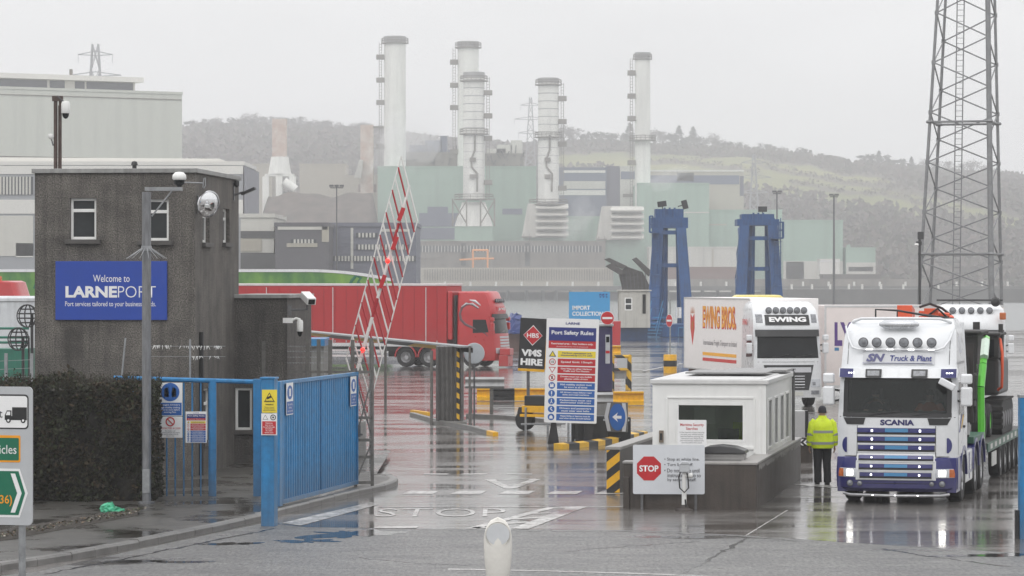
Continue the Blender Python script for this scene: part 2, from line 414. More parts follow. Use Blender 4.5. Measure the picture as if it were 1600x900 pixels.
# standing water in the road: irregular shallow puddles
pudm = mat("puddle_water", (.030, .030, .031), .03, var=.2, spec=.5)
def puddle(cx, cy, rx, ry, seed):
    rnd = random.Random(seed); c = gnd(cx, cy); s_ = F / c.y; n = 64; ph = [rnd.uniform(0, 6.28) for _ in range(5)]
    pts = []
    for k in range(n):
        a = 2 * pi * k / n; f = 1 + sum(.38 / (j * .5 + 1) * sin((j * 1.7 + 2) * a + ph[j]) for j in range(5)); f = max(.15, f) + rnd.uniform(-.08, .08); q = gnd(cx + rx * cos(a) * f, cy + ry * sin(a) * f); pts.append((q.x, q.y))
    sheet("puddle", pts, .0072, pudm)
for i, p_ in enumerate(((545, 835, 58, 6), (478, 846, 36, 3), (362, 850, 46, 1.6), (250, 878, 60, 1.8), (1560, 868, 60, 3))): puddle(*p_, 40 + i)
# painted markings
# repaired joints and cracks in the tarmac
tar = mat("tar_seam", (.022, .021, .021), .22, var=.4, scale=4)
tb = MB(); rnd = random.Random(3)
def seam(pts, w):
    P = []
    for a, b_ in zip(pts, pts[1:]):
        for k in range(14): t_ = k / 14; q = gnd(a[0] + (b_[0] - a[0]) * t_ + rnd.gauss(0, 2.2), a[1] + (b_[1] - a[1]) * t_ + rnd.gauss(0, .35)); P.append(q)
    L_, R_ = [], []
    for i, p in enumerate(P):
        d = (P[min(i + 1, len(P) - 1)] - P[max(i - 1, 0)]).normalized(); n = Vector((-d.y, d.x, 0)) * w * rnd.uniform(.3, 1.2) / 2; L_.append((p.x + n.x, p.y + n.y, .0066)); R_.append((p.x - n.x, p.y - n.y, .0066))
    m_ = len(P); tb.add(L_ + R_, [(i, i + 1, m_ + i + 1, m_ + i) for i in range(m_ - 1)])
for pts, w in (([(700, 829.5), (850, 830.5), (1000, 832), (1150, 838.5), (1250, 846)], .10), ([(1165, 842), (1120, 868), (1060, 900)], .09), ([(430, 826), (330, 846), (200, 872), (60, 900)], .10), ([(880, 862), (1010, 852), (1100, 846)], .06), ([(1380, 858), (1440, 868), (1590, 888)], .10), ([(560, 872), (640, 880), (740, 884)], .05)): seam(pts, w)
tb.build("tar_seams", tar)["kind"] = "structure"
paint = wet("worn_road_paint", (.17, .165, .155), (.58, .57, .55), .50, .74, .08, .26, .35, .0035, .5, 2.6, agg=.2, fs=(9, 1.6, 1))
mk = MB()
def stroke(pts, w, z=.010):
    """a painted line of width w metres through ground pixels"""
    P = [gnd(*p) for p in pts]
    for a, b in zip(P, P[1:]):
        d = (b - a).normalized(); n = Vector((-d.y, d.x, 0)) * (w / 2)
        mk.poly([(a - n).to_tuple()[:2] + (z,), (b - n).to_tuple()[:2] + (z,), (b + n).to_tuple()[:2] + (z,), (a + n).to_tuple()[:2] + (z,)])
def patch_px(pts, z=.010): mk.poly([(gnd(*p).x, gnd(*p).y, z) for p in pts])
stroke([(590, 793), (985, 792)], .14)                                       # stop line
for x in range(640, 950, 75): patch_px([(x - 12, 772.5), (x + 36, 772.5), (x + 46, 767.5), (x + 2, 767.5)])
for (a, b) in [((765, 750), (797, 764)), ((797, 764), (838, 749)), ((765, 750), (838, 749))]: stroke([a, b], .22, .0095 + random.random() * .001)
for x in (660, 720, 790): patch_px([(x, 742), (x + 40, 742), (x + 42, 740.5), (x + 4, 740.5)])
patch_px([(440, 818), (470, 822), (592, 789), (580, 785)])                  # give way diagonal beside the gate kerb
stroke([(735, 827), (868, 792)], .20, .0100); stroke([(812, 827), (905, 792)], .32, .0104)
for k in range(4):
    x = 770 + k * 32; stroke([(x - 4, 820 - k * 8.5), (x + 58 - k * 4, 816 - k * 7.5)], .3, .0092)
patch_px([(585, 826), (650, 826), (655, 823), (592, 823)]); patch_px([(735, 826), (790, 826), (792, 824), (742, 824)])
stroke([(700, 890), (860, 893), (1000, 897), (1200, 905)], .16, .0085)      # edge line of the road
stroke([(1255, 757), (1310, 762)], .5, .0101); stroke([(1165, 838), (1230, 798)], .035, .0101)
for (a, b) in [((1005, 580), (1075, 566)), ((960, 556), (1046, 552)), ((900, 545), (1010, 541))]: stroke([a, b], .2, .0102)
mk.build("road_markings", paint)["kind"] = "structure"
# STOP painted on the carriageway, tall letters
o1, o2 = gnd(585, 808), gnd(790, 808); o3 = gnd(690, 795.5)
st = lettering("STOP", None, ((o1.x + o2.x) / 2, (o1.y + o3.y) / 2, .012), o2.x - o1.x, o3.y - o1.y, paint, u=(1, 0, 0), v=(0, 1, 0), bold=-.008, name="road_lettering", thick=0)
st["kind"] = "structure"

# footpath and kerb on the side of the gatehouse
KERB_H = .13
kpx = [(-500, 960), (-120, 915), (0, 893), (110, 876), (215, 856), (330, 832), (405, 815), (425, 808), (500, 789), (560, 774), (600, 766), (616, 760), (620, 756), (612, 751), (588, 750)]
kp = [gnd(*p) for p in kpx]
foot = MB()
top = [(p.x, p.y) for p in kp] + [(-3.1, 82), (-40, 82), (-40, 50)]
foot.poly([(x, y, KERB_H) for x, y in top])
foot.build("footpath", path_mat)["kind"] = "structure"
kerb_mat = mat("kerb_stone", (.16, .155, .148), .35, var=.4, scale=2.5, bump=.25, bscale=30)
kb = MB(); dist = 0
for a, b in zip(kp, kp[1:]):
    L_ = (b - a).length; n = max(1, round(L_ / .92))
    for k in range(n):
        p, q = a.lerp(b, k / n), a.lerp(b, (k + 1) / n); d = (q - p).normalized(); nn = Vector((-d.y, d.x, 0))
        p, q = p + d * .006, q - d * .006; j = random.uniform(-.006, .006); w = .14
        prof = [(-.03, -.05), (-.03, KERB_H - .03 + j), (-.005, KERB_H + j + .006), (w, KERB_H + j + .006), (w, -.05)]
        kb.rings([[p + nn * u + Vector((0, 0, v)) for u, v in prof], [q + nn * u + Vector((0, 0, v)) for u, v in prof]])
kb.build("kerb", kerb_mat)["kind"] = "structure"
# soil verge with litter of leaves and stones in front of the hedge
verge_mat = mat("verge_soil", (.035, .028, .02), .8, var=.5, scale=5, bump=.8, bscale=25)
vb = MB(); A_, B_ = gnd(-140, 872, KERB_H), gnd(215, 806, KERB_H)
nx, ny = 40, 6; vs = []
for i in range(nx + 1):
    p = A_.lerp(B_, i / nx)
    for j in range(ny + 1):
        wv = 1.3 + .18 * sin(i * 1.7) + .1 * sin(i * .6)
        vs.append((p.x - .15 * j / ny, p.y + wv * j / ny * 1.6, KERB_H + .004 + (.05 * random.random() + .02) * (j > 0)))
vb.add(vs, [(i * (ny + 1) + j, (i + 1) * (ny + 1) + j, (i + 1) * (ny + 1) + j + 1, i * (ny + 1) + j + 1) for i in range(nx) for j in range(ny)])
vb.build("soil_verge", verge_mat)["kind"] = "structure"
lm = [mat("dead_leaf", (.12, .08, .045), .7, var=.4), mat("pale_chip", (.36, .33, .28), .7, var=.3), mat("weed_green", (.06, .09, .03), .7, var=.3)]
lb = MB()
for k in range(1100):
    t_, u_ = random.random(), random.random() ** .8 * 1.5
    p = A_.lerp(B_, t_) + Vector((0, u_, .05 + random.random() * .03)); r_ = random.uniform(.012, .035)
    lb.cur = random.choices([0, 1, 2], [6, 2, 3])[0]
    ax = Vector((random.gauss(0, 1), random.gauss(0, 1), random.gauss(0, .5))).normalized() * r_; bx = ax.cross(Vector((random.random(), .3, 1))).normalized() * r_ * .7
    lb.quad(p - ax, p + bx, p + ax, p - bx)
tag(lb.build("leaf_litter", lm), "scattered dead leaves and stone chips along the foot of the hedge", "leaf litter", kind="stuff")

# water of the lough
wm = bpy.data.materials.new("lough_water"); wm.use_nodes = True
N, L = wm.node_tree.nodes, wm.node_tree.links; b = N["Principled BSDF"]
b.inputs["Base Color"].default_value = (.10, .115, .115, 1); b.inputs["Roughness"].default_value = .16; b.inputs["IOR"].default_value = 1.33
t = N.new("ShaderNodeTexCoord"); mpn = N.new("ShaderNodeMapping"); mpn.inputs["Scale"].default_value = (.35, .6, 1); L.new(t.outputs["Object"], mpn.inputs[0])
nz = N.new("ShaderNodeTexNoise"); nz.inputs["Scale"].default_value = .8; nz.inputs["Detail"].default_value = 6; nz.inputs["Roughness"].default_value = .7; L.new(mpn.outputs[0], nz.inputs["Vector"])
bp = N.new("ShaderNodeBump"); bp.inputs["Strength"].default_value = .6; bp.inputs["Distance"].default_value = .35; L.new(nz.outputs[0], bp.inputs["Height"]); L.new(bp.outputs[0], b.inputs["Normal"])
mb = MB(); mb.quad((-750, QUAY_Y - .5, -1.5), (750, QUAY_Y - .5, -1.5), (750, 965, -1.5), (-750, 965, -1.5)); mb.build("water", wm)["kind"] = "structure"

# far shore and the hill behind the power station
SKY = [(-1200, 215), (0, 218), (285, 214), (340, 207), (430, 212), (500, 216), (590, 216), (680, 226), (800, 236), (880, 236), (960, 236), (1060, 242), (1150, 246), (1220, 254), (1300, 264), (1400, 272), (1500, 280), (1600, 286), (1800, 300), (2800, 330)]
def interp(tab, x):
    for (x0, y0), (x1, y1) in zip(tab, tab[1:]):
        if x <= x1:
            t_ = (x - x0) / (x1 - x0); t_ = max(0, min(1, t_)); return y0 + (y1 - y0) * t_
    return tab[-1][1]
Y0, Y1 = 1090.0, 1850.0
def hill_z(x, y):
    px = CX + x * F / Y1
    zt = H - (interp(SKY, px) - CY) * Y1 / F
    t_ = max(0, min(1.25, (y - Y0) / (Y1 - Y0)))
    prof = (t_ ** .85) if t_ <= 1 else 1 - (t_ - 1) * .9
    bumps = 2.2 * sin(x * .021 + y * .006) + 1.6 * sin(x * .047 - y * .011 + 1)
    return .8 + zt * prof + bumps * min(1, t_ * 2) * (1 - .7 * max(0, min(1, t_)))
hm = bpy.data.materials.new("hill_fields"); hm.use_nodes = True
N, L = hm.node_tree.nodes, hm.node_tree.links; b = N["Principled BSDF"]; b.inputs["Roughness"].default_value = .95; b.inputs["Specular IOR Level"].default_value = .1
t = N.new("ShaderNodeTexCoord")
nz = N.new("ShaderNodeTexNoise"); nz.inputs["Scale"].default_value = .012; nz.inputs["Detail"].default_value = 6; L.new(t.outputs["Object"], nz.inputs["Vector"])
ng = N.new("ShaderNodeTexNoise"); ng.inputs["Scale"].default_value = .16; ng.inputs["Detail"].default_value = 6; ng.inputs["Roughness"].default_value = .7; L.new(t.outputs["Object"], ng.inputs["Vector"])
fld = N.new("ShaderNodeValToRGB"); fld.color_ramp.elements[0].color = (.15, .165, .06, 1); fld.color_ramp.elements[1].color = (.23, .23, .09, 1); fld.color_ramp.elements[0].position = .35; fld.color_ramp.elements[1].position = .65; L.new(nz.outputs[0], fld.inputs[0])
scr = N.new("ShaderNodeValToRGB"); scr.color_ramp.elements[0].color = (.060, .052, .044, 1); scr.color_ramp.elements[1].color = (.125, .10, .082, 1); scr.color_ramp.elements[0].position = .35; scr.color_ramp.elements[1].position = .68; L.new(ng.outputs[0], scr.inputs[0])
va = N.new("ShaderNodeVertexColor"); va.layer_name = "scrub"
mm = N.new("ShaderNodeMix"); mm.data_type = 'RGBA'; L.new(va.outputs[0], mm.inputs[0]); L.new(fld.outputs[0], mm.inputs[6]); L.new(scr.outputs[0], mm.inputs[7]); L.new(mm.outputs[2], b.inputs["Base Color"])
def seg_d(px, py, pts):
    best = 1e9
    for (ax, ay), (bx, by) in zip(pts, pts[1:]):
        dx, dy = bx - ax, by - ay; t_ = max(0, min(1, ((px - ax) * dx + (py - ay) * dy) / (dx * dx + dy * dy)))
        best = min(best, math.hypot(px - ax - t_ * dx, (py - ay - t_ * dy) * 2.2))
    return best
HEDGES = [[(1190, 258), (1260, 275), (1340, 287), (1420, 300), (1500, 318)], [(1240, 286), (1320, 300), (1400, 306), (1470, 326), (1560, 345)], [(1000, 252), (1100, 256), (1180, 270)], [(1380, 288), (1450, 300)]]
FIELD = [(868, 240), (1000, 241), (1180, 247), (1300, 268), (1400, 285), (1420, 294), (1480, 312), (1600, 345), (1600, 362), (1480, 345), (1400, 332), (1330, 325), (1300, 318), (1200, 303), (1160, 302), (1120, 296), (868, 262)]
def inside(px, py, poly):
    c = False; j = len(poly) - 1
    for i in range(len(poly)):
        (xi, yi), (xj, yj) = poly[i], poly[j]
        if (yi > py) != (yj > py) and px < (xj - xi) * (py - yi) / (yj - yi) + xi: c = not c
        j = i
    return c
def scrub_at(x, y, z):
    px, py = CX + x * F / y, CY - (z - H) * F / y
    w_ = 4 * sin(px * .06 + 1) + 3 * sin(px * .17)
    if not inside(px, py + w_ * .6, FIELD): return 1.0
    if min(seg_d(px, py + w_ * .3, h_) for h_ in HEDGES) < 8: return .9
    return .06
me_v, me_f, scr_v = [], [], []
xs = [-780 + i * 5.2 for i in range(301)]; ys = [Y0 - 140 + j * 13 for j in range(86)]
for x in xs:
    for y in ys:
        z = hill_z(x, y) if y > Y0 else .8
        me_v.append((x, y, z)); scr_v.append(scrub_at(x, y, z))
ny = len(ys)
for i in range(len(xs) - 1):
    for j in range(ny - 1): me_f.append((i * ny + j, (i + 1) * ny + j, (i + 1) * ny + j + 1, i * ny + j + 1))
mb = MB(); mb.add(me_v, me_f); hill = mb.build("hill", hm, smooth=180); hill["kind"] = "structure"
ca = hill.data.color_attributes.new("scrub", 'FLOAT_COLOR', 'POINT')
for i, s_ in enumerate(scr_v): ca.data[i].color = (s_, s_, s_, 1)
shore_mat = mat("far_shore_ground", (.16, .15, .13), .8, var=.4, scale=.05)
MB().box(-780, 780, 955, Y0 - 132, -3.2, .85).build("far_shore", shore_mat)["kind"] = "structure"

# the damp air between
def make_haze():
    m = bpy.data.materials.new("damp_air"); m.use_nodes = True
    N, L = m.node_tree.nodes, m.node_tree.links; N.clear()
    o_ = N.new("ShaderNodeOutputMaterial"); v_ = N.new("ShaderNodeVolumePrincipled")
    v_.inputs["Color"].default_value = (.97, .97, .98, 1); v_.inputs["Density"].default_value = HAZE_DENSITY; v_.inputs["Anisotropy"].default_value = .25
    v_.inputs["Density Attribute"].default_value = ""
    L.new(v_.outputs[0], o_.inputs["Volume"])
    o = MB().box(-800, 800, -60, 2250, -5.2, 112).build("haze", m)
    tag(o, "thin grey drizzle haze over the port and the far shore", "haze", kind="stuff")
make_haze()
# ------------------------------------------------------------------ gatehouse
def roughcast(name, col, stains):
    """pebble-dashed cement with damp patches of their own shape (x0, x1, z0, z1 boxes with soft noisy rims)"""
    m = mat(name, col, .8, var=.55, scale=1.3, bump=.9, bscale=22, streak=.42)
    nt = m.node_tree; N, L = nt.nodes, nt.links; b = N["Principled BSDF"]
    t = N.new("ShaderNodeTexCoord")
    sp = N.new("ShaderNodeTexNoise"); sp.inputs["Scale"].default_value = 38; sp.inputs["Detail"].default_value = 2; L.new(t.outputs["Object"], sp.inputs["Vector"])
    mr = N.new("ShaderNodeMapRange"); mr.inputs[1].default_value = .35; mr.inputs[2].default_value = .68; mr.inputs[3].default_value = .4; mr.inputs[4].default_value = 1.75; L.new(sp.outputs[0], mr.inputs[0])
    src = b.inputs["Base Color"].links[0].from_socket
    mm = N.new("ShaderNodeMix"); mm.data_type = 'RGBA'; mm.blend_type = 'MULTIPLY'; mm.inputs[0].default_value = 1; L.new(src, mm.inputs[6]); L.new(mr.outputs[0], mm.inputs[7])
    cur = mm.outputs[2]
    sep = N.new("ShaderNodeSeparateXYZ"); L.new(t.outputs["Object"], sep.inputs[0])
    wob = N.new("ShaderNodeTexNoise"); wob.inputs["Scale"].default_value = 2.6; wob.inputs["Detail"].default_value = 5; L.new(t.outputs["Object"], wob.inputs["Vector"])
    def math_(op, a, b_):
        n = N.new("ShaderNodeMath"); n.operation = op
        for i, q in enumerate((a, b_)):
            if isinstance(q, (int, float)): n.inputs[i].default_value = q
            else: L.new(q, n.inputs[i])
        return n.outputs[0]
    for (x0, x1, z0, z1, k) in stains:
        dx = math_('SUBTRACT', math_('ABSOLUTE', math_('SUBTRACT', sep.outputs[0], (x0 + x1) / 2), 0), (x1 - x0) / 2)
        dz = math_('SUBTRACT', math_('ABSOLUTE', math_('SUBTRACT', sep.outputs[2], (z0 + z1) / 2), 0), (z1 - z0) / 2)
        d = math_('ADD', math_('MAXIMUM', dx, dz), math_('MULTIPLY', math_('SUBTRACT', wob.outputs[0], .5), .5))
        f = N.new("ShaderNodeMapRange"); f.inputs[1].default_value = .14; f.inputs[2].default_value = -.16; f.inputs[3].default_value = 0; f.inputs[4].default_value = k * .6; L.new(d, f.inputs[0])
        x = N.new("ShaderNodeMix"); x.data_type = 'RGBA'; L.new(f.outputs[0], x.inputs[0]); L.new(cur, x.inputs[6]); x.inputs[7].default_value = (.022, .02, .018, 1); cur = x.outputs[2]
    L.new(cur, b.inputs["Base Color"])
    return m

def window(parent, xf, x0, x1, z0, z1, split=None, sill=True, depth=.10, glass=window_glass, fm=None, t_=.06):
    """casement set back in its opening: frame, two panes, sill; xf places the wall plane"""
    fm = fm or pvc_white
    mb = MB(xf); y0, y1 = depth - .05, depth + .02
    mb.box(x0, x0 + t_, y0, y1, z0, z1).box(x1 - t_, x1, y0, y1, z0, z1).box(x0 + t_, x1 - t_, y0, y1, z0, z0 + t_).box(x0 + t_, x1 - t_, y0, y1, z1 - t_, z1)
    if split: mb.box(x0 + t_, x1 - t_, y0, y1, split - t_ * .6, split + t_ * .6)
    w_ = mb.build("window", fm, parent, bevel=.006)
    g = MB(xf); g.box(x0 + t_ * .8, x1 - t_ * .8, y0 + .03, y0 + .045, z0 + t_ * .8, z1 - t_ * .8); g.build("pane", glass, w_)
    if sill: MB(xf).box(x0 - .1, x1 + .1, -.09, depth - .052, z0 - .1, z0 - .004).build("sill", concrete_dark, w_, bevel=.008)
    return w_

concrete_dark = mat("damp_concrete", (.075, .07, .065), .6, var=.35, bump=.3, bscale=30)
GB = Thing("gatehouse", "two storey dark roughcast gatehouse with white casement windows and flat roof", "building", at(305, 0, 71)[:2] + (KERB_H,), R(-5))
gx = GB.X; gz = GB.Z
W0, D0, ZT = gx(50), 5.6, gz(270)
rough = roughcast("grey_roughcast", (.128, .117, .104), [
    (gx(100) - .1, gx(128), .3, gz(508), .9), (gx(95), gx(152), gz(388), gz(376), .8), (gx(205), gx(265), gz(390), gz(378), .8),
    (gx(150), gx(210), gz(300), gz(288), .4), (gx(300) - .1, .1, 0, gz(560), .6), (gx(88), gx(105), gz(410), gz(378), .6),
    (gx(60), gx(84), 0, gz(600), .7)])
wins = [(gx(106), gx(148), gz(374), gz(309)), (gx(221), gx(263), gz(376), gz(311))]
side_wins = [(.9, 1.75, gz(378), gz(318)), (3.5, 4.35, gz(376), gz(320)), (.8, 2.0, gz(694), gz(610))]
SX = Matrix(((0, -1, 0, 0), (1, 0, 0, 0), (0, 0, 1, 0), (0, 0, 0, 1)))      # wall plane turned to face +x
mb = MB(); mb.wall(W0, 0, -.3, ZT, wins, .16)
mb.xf = SX; mb.wall(0, D0, -.3, ZT, side_wins, .16)
mb.xf = None
mb.quad((W0, 0, -.3), (W0, 0, ZT), (W0, D0, ZT), (W0, D0, -.3)); mb.quad((W0, D0, -.3), (W0, D0, ZT), (0, D0, ZT), (0, D0, -.3))
mb.quad((W0, 0, ZT - .02), (0, 0, ZT - .02), (0, D0, ZT - .02), (W0, D0, ZT - .02))
mb.build("wall", rough, GB)
MB().box(W0 - .06, .06, -.06, D0 + .06, ZT, ZT + .10).build("roof", mat("roof_edge", (.30, .30, .29), .5, var=.3, streak=.3), GB, bevel=.01)
for (a, b_, c, d) in wins: window(GB, None, a, b_, c, d, split=d - (d - c) * .30, depth=.14)
for (a, b_, c, d) in side_wins: window(GB, SX, a, b_, c, d, split=d - (d - c) * .30, depth=.14)
mb = MB(); mb.bar((.05, .5, -.2), (.05, .5, 3.2), .05, 8); mb.build("drainpipe", black_plastic, GB)

# welcome sign, screwed flat to the front
def local_root(name, label, cat, base, lx, ly, lz, rot=None, group=None):
    """a thing that stands at a local place of another thing, kept at top level"""
    M_ = Matrix.Translation(base.loc) @ Matrix.Rotation(base.o.rotation_euler.z, 4, 'Z')
    p = M_ @ Vector((lx, ly, lz))
    t = Thing(name, label, cat, p, base.o.rotation_euler.z if rot is None else rot, group); return t
WS = local_root("welcome_sign", "large blue Welcome to Larne Port sign fixed to the gatehouse front", "sign", GB, (gx(84) + gx(261)) / 2, -.03, gz(500))
ww, wh = gx(261) - gx(84), gz(408) - gz(500); k = 1 / GB.s
MB().box(-ww / 2, ww / 2, -.03, .03, 0, wh).build("panel", mat("sign_royal_blue", S((8, 60, 156)), .35, var=.08, coat=.1), WS, bevel=.004)
def wx(px): return (px - 172.5) * k
def wz(py): return (500 - py) * k
lettering("Welcome to", WS, (wx(173), -.03, wz(435)), 58 * k, 11 * k, sign_white)
lettering("LARNE", WS, (wx(141), -.03, wz(456)), 82 * k, 18 * k, sign_white, bold=.04)
lettering("PORT", WS, (wx(213.5), -.03, wz(456)), 60 * k, 18 * k, sign_white, bold=-.012)
lettering("Port services tailored to your business needs.", WS, (wx(171.5), -.03, wz(476)), 144 * k, 10 * k, sign_white)

# cameras, floodlight and convex mirror on the building
def dome_camera(t, c, r=.12):
    mb = MB(); mb.lathe([(0, .26), (r * .8, .25), (r, .2), (r, .0), (r * .9, -.02), (0, -.02)], c, 'z', 20); mb.build("housing", pvc_white, t, smooth=40)
    mb = MB(); mb.lathe([(r * .8, -.021), (r * .72, -.08), (r * .4, -.13), (0, -.145)], c, 'z', 18); mb.build("dome", dark_glass, t, smooth=60)
RM = standing("camera_mast", "short twin pole on the gatehouse roof holding a white dome camera", "camera mast", 90, 72.5, at(0, 268, 72.5).z)
mb = MB(); mb.bar((-.045, 0, 0), (-.045, 0, RM.Z(150)), .045, 10).bar((.06, 0, 0), (.06, 0, RM.Z(152)), .035, 10).box(-.12, .12, -.06, .06, RM.Z(158), RM.Z(150)).bar((.03, -.08, 0), (.03, -.05, RM.Z(165)), .012, 6)
mb.build("mast", mat("rusted_mast", (.10, .07, .06), .6, metal=.3, var=.4, scale=8), RM, smooth=40)
dome_camera(RM, (.19, -.06, RM.Z(176)), .10)
mb = MB(); mb.bar((0, -.05, RM.Z(150)), (.19, -.06, RM.Z(162)), .02, 6).bar((-.09, -.05, RM.Z(228)), (-.14, -.07, RM.Z(215)), .015, 6); mb.build("bracket", dark_steel, RM)
mb = MB(); mb.lathe([(0, .07), (.06, .06), (.07, 0), (.04, -.05), (0, -.06)], (-.14, -.08, RM.Z(214)), 'z', 14); mb.build("junction_dome", pvc_white, RM, smooth=50)

CM = local_root("convex_mirror", "round convex traffic mirror on a bracket from the gatehouse corner", "mirror", GB, .42, .15, 0)
cz = at(0, 319, 71).z - KERB_H
ax_ = Matrix.Rotation(R(50), 4, 'Z') @ Matrix.Rotation(R(12), 4, 'X')
mb = MB(Matrix.Translation((-.13, -.1, cz)) @ ax_); mb.lathe([(0, -.06), (.12, -.05), (.20, -.03), (.28, 0)], (0, 0, 0), 'y', 28); mb.build("mirror_face", mat("mirror_glass", (.85, .86, .87), .04, metal=1, var=0), CM, smooth=60)
mb = MB(Matrix.Translation((-.13, -.1, cz)) @ ax_); mb.lathe([(.28, -.015), (.305, -.01), (.305, .02), (.1, .05), (0, .05)], (0, 0, 0), 'y', 28); mb.build("rim", chrome, CM, smooth=40)
mb = MB(); mb.bar((-.4, .1, cz), (-.13, .0, cz), .025, 8); mb.bar((-.4, .1, cz - .2), (-.4, .1, cz + .2), .02, 6); mb.build("bracket", steel, CM)
FL = local_root("floodlight", "slim black floodlight angled off the side wall of the gatehouse", "floodlight", GB, .1, 4.9, at(0, 300, 76).z - KERB_H)
mb = MB(Matrix.Translation((.22, 0, 0)) @ Matrix.Rotation(R(-24), 4, 'Y')); mb.box(-.14, .22, -.12, .12, -.03, .03); mb.build("lamp_body", black_plastic, FL, bevel=.01)
mb = MB(); mb.bar((-.1, 0, -.08), (.15, 0, 0), .025, 6).box(-.12, -.08, -.07, .07, -.2, .22); mb.build("bracket", dark_steel, FL)
mb = MB(); mb.lathe([(0, .2), (.06, .18), (.06, .06), (0, .02)], (-.02, -.02, .08), 'z', 12); mb.build("sensor", black_plastic, FL, smooth=50)
VT = local_root("roof_vent", "small dark vent cap standing on the gatehouse roof", "vent", GB, gx(197), .8, ZT + .1)
mb = MB(); mb.lathe([(.05, 0), (.05, .10), (.08, .11), (.06, .18), (0, .2)], (0, 0, 0), 'z', 12); o = mb.build("vent_cap", black_plastic, VT, smooth=40)

# single storey annex behind the corner
AX = Thing("gatehouse_annex", "single storey flat roofed roughcast annex behind the gatehouse corner", "building", at(370, 0, 76)[:2] + (KERB_H,), R(-3))
aw = AX.X(449); az_ = AX.Z(466); az0 = AX.X(367); 
arough = roughcast("annex_roughcast", (.10, .092, .083), [(.0, .45, 0, 3.2, .6), (.9, aw, 2.9, az_, .4)])
awin = [(AX.X(366) + .02, AX.X(394), AX.Z(672), AX.Z(606))]
mb = MB(); mb.wall(AX.X(355), aw, -.3, az_, awin, .14); mb.xf = Matrix.Translation((aw, 0, 0)) @ SX; mb.wall(0, 5, -.3, az_, [])
mb.xf = None; mb.quad((AX.X(355), 0, az_), (aw, 0, az_), (aw, 5, az_), (AX.X(355), 5, az_)); mb.build("wall", arough, AX)
MB().box(AX.X(355), aw + .07, -.07, 5, az_, az_ + .09).build("roof", MATS["roof_edge"], AX, bevel=.01)
window(AX, None, *awin[0], depth=.1, sill=True)
def bullet_camera(name, label, px, py, Y, ang, arm):
    t = standing(name, label, "security camera", px, Y, at(px, py, Y).z)
    mb = MB(Matrix.Rotation(R(ang), 4, 'Z') @ Matrix.Rotation(R(18), 4, 'X')); mb.box(-.11, .11, -.32, .2, 0, .17); mb.build("housing", pvc_white, t, bevel=.015)
    mb = MB(Matrix.Rotation(R(ang), 4, 'Z') @ Matrix.Rotation(R(18), 4, 'X')); mb.box(-.08, .08, -.33, -.322, .02, .14); mb.build("lens_window", dark_glass, t)
    mb = MB(); mb.bar((0, 0, 0), (0, .02, -.22), .025, 8).bar((0, .02, -.2), (arm, .1, -.22), .025, 8).box(arm - .04, arm + .04, .04, .14, -.34, -.1); mb.build("bracket", dark_steel, t)
    return t
bullet_camera("security_camera", "white box camera on a dark arm at the annex wall, aimed over the gate", 480, 470, 75.4, 22, -.42)
DC = standing("dome_security_camera", "small white dome camera on a curved white arm at the annex corner", "security camera", 468, 75.4, at(0, 510, 75.4).z)
mb = MB(); mb.box(-.39, -.16, -.05, .05, .08, .2).tube([(-.17, 0, .15), (-.08, 0, .19), (0, 0, .17), (.01, 0, .06)], .03, 8); mb.build("arm", pvc_white, DC, smooth=40)
dome_camera(DC, (.01, 0, -.1), .075)

# ------------------------------------------------------------------ camera column with climbing spikes
CP = standing("camera_column", "tall grey steel camera column with a spike collar in front of the gatehouse", "camera column", 229, 62.5, KERB_H)
hP = CP.Z(300)
mb = MB(); mb.bar((0, 0, 0), (0, 0, hP), .088, 20).bar((0, 0, 0), (0, 0, .04), .16, 16); mb.build("column", mat("galvanised_column", (.22, .225, .235), .45, metal=.5, var=.4, scale=5, stretch=(3, 3, .5)), CP, smooth=40)
MB().box(-.07, .07, -.10, -.06, CP.Z(770), CP.Z(733)).build("access_hatch", steel, CP, bevel=.006)
mb = MB(); z_ = CP.Z(298)
mb.box(-.03, .70, -.06, -.04, z_, z_ + .07).box(-.03, .70, .04, .06, z_, z_ + .07).box(-.03, -.01, -.05, .05, z_, z_ + .07).box(.68, .70, -.05, .05, z_, z_ + .07).bar((.1, 0, z_ - .5), (.5, 0, z_), .018, 8); mb.build("crossarm", steel, CP)
mb = MB()
for k in range(14):
    a = 2 * pi * k / 14; mb.bar((.09 * cos(a), .09 * sin(a), CP.Z(388)), (.40 * cos(a), .40 * sin(a), CP.Z(388) - .20), .011, 5, .004)
mb.lathe([(.089, -.05), (.105, -.05), (.105, .05), (.089, .05)], (0, 0, CP.Z(388)), 'z', 18); mb.build("spike_collar", steel, CP)
t = Thing("pan_camera", "white domed pan camera on the crossarm of the grey column", "security camera", CP.loc + Vector((.64, 0, z_ + .07)))
mb = MB(); mb.lathe([(0, .30), (.08, .29), (.13, .24), (.14, .17), (.12, .14)], (0, 0, 0), 'z', 20); mb.build("hood", pvc_white, t, smooth=50)
mb = MB(); mb.lathe([(.11, .14), (.10, .06), (.05, .03), (.04, 0)], (0, 0, 0), 'z', 16); mb.build("dome", dark_glass, t, smooth=50)
t = standing("wall_light", "small round dark lamp on a bracket high on the gatehouse corner", "lamp", 317, 70.5, at(0, 286, 70.5).z)
mb = MB(); mb.bar((-.45, .1, .02), (0, 0, 0), .014, 6); mb.tube([(0, 0, -.1), (.02, 0, .1), (.05, 0, .12), (.06, 0, -.05), (.02, 0, -.12)], .012, 6); mb.build("bracket", steel, t)

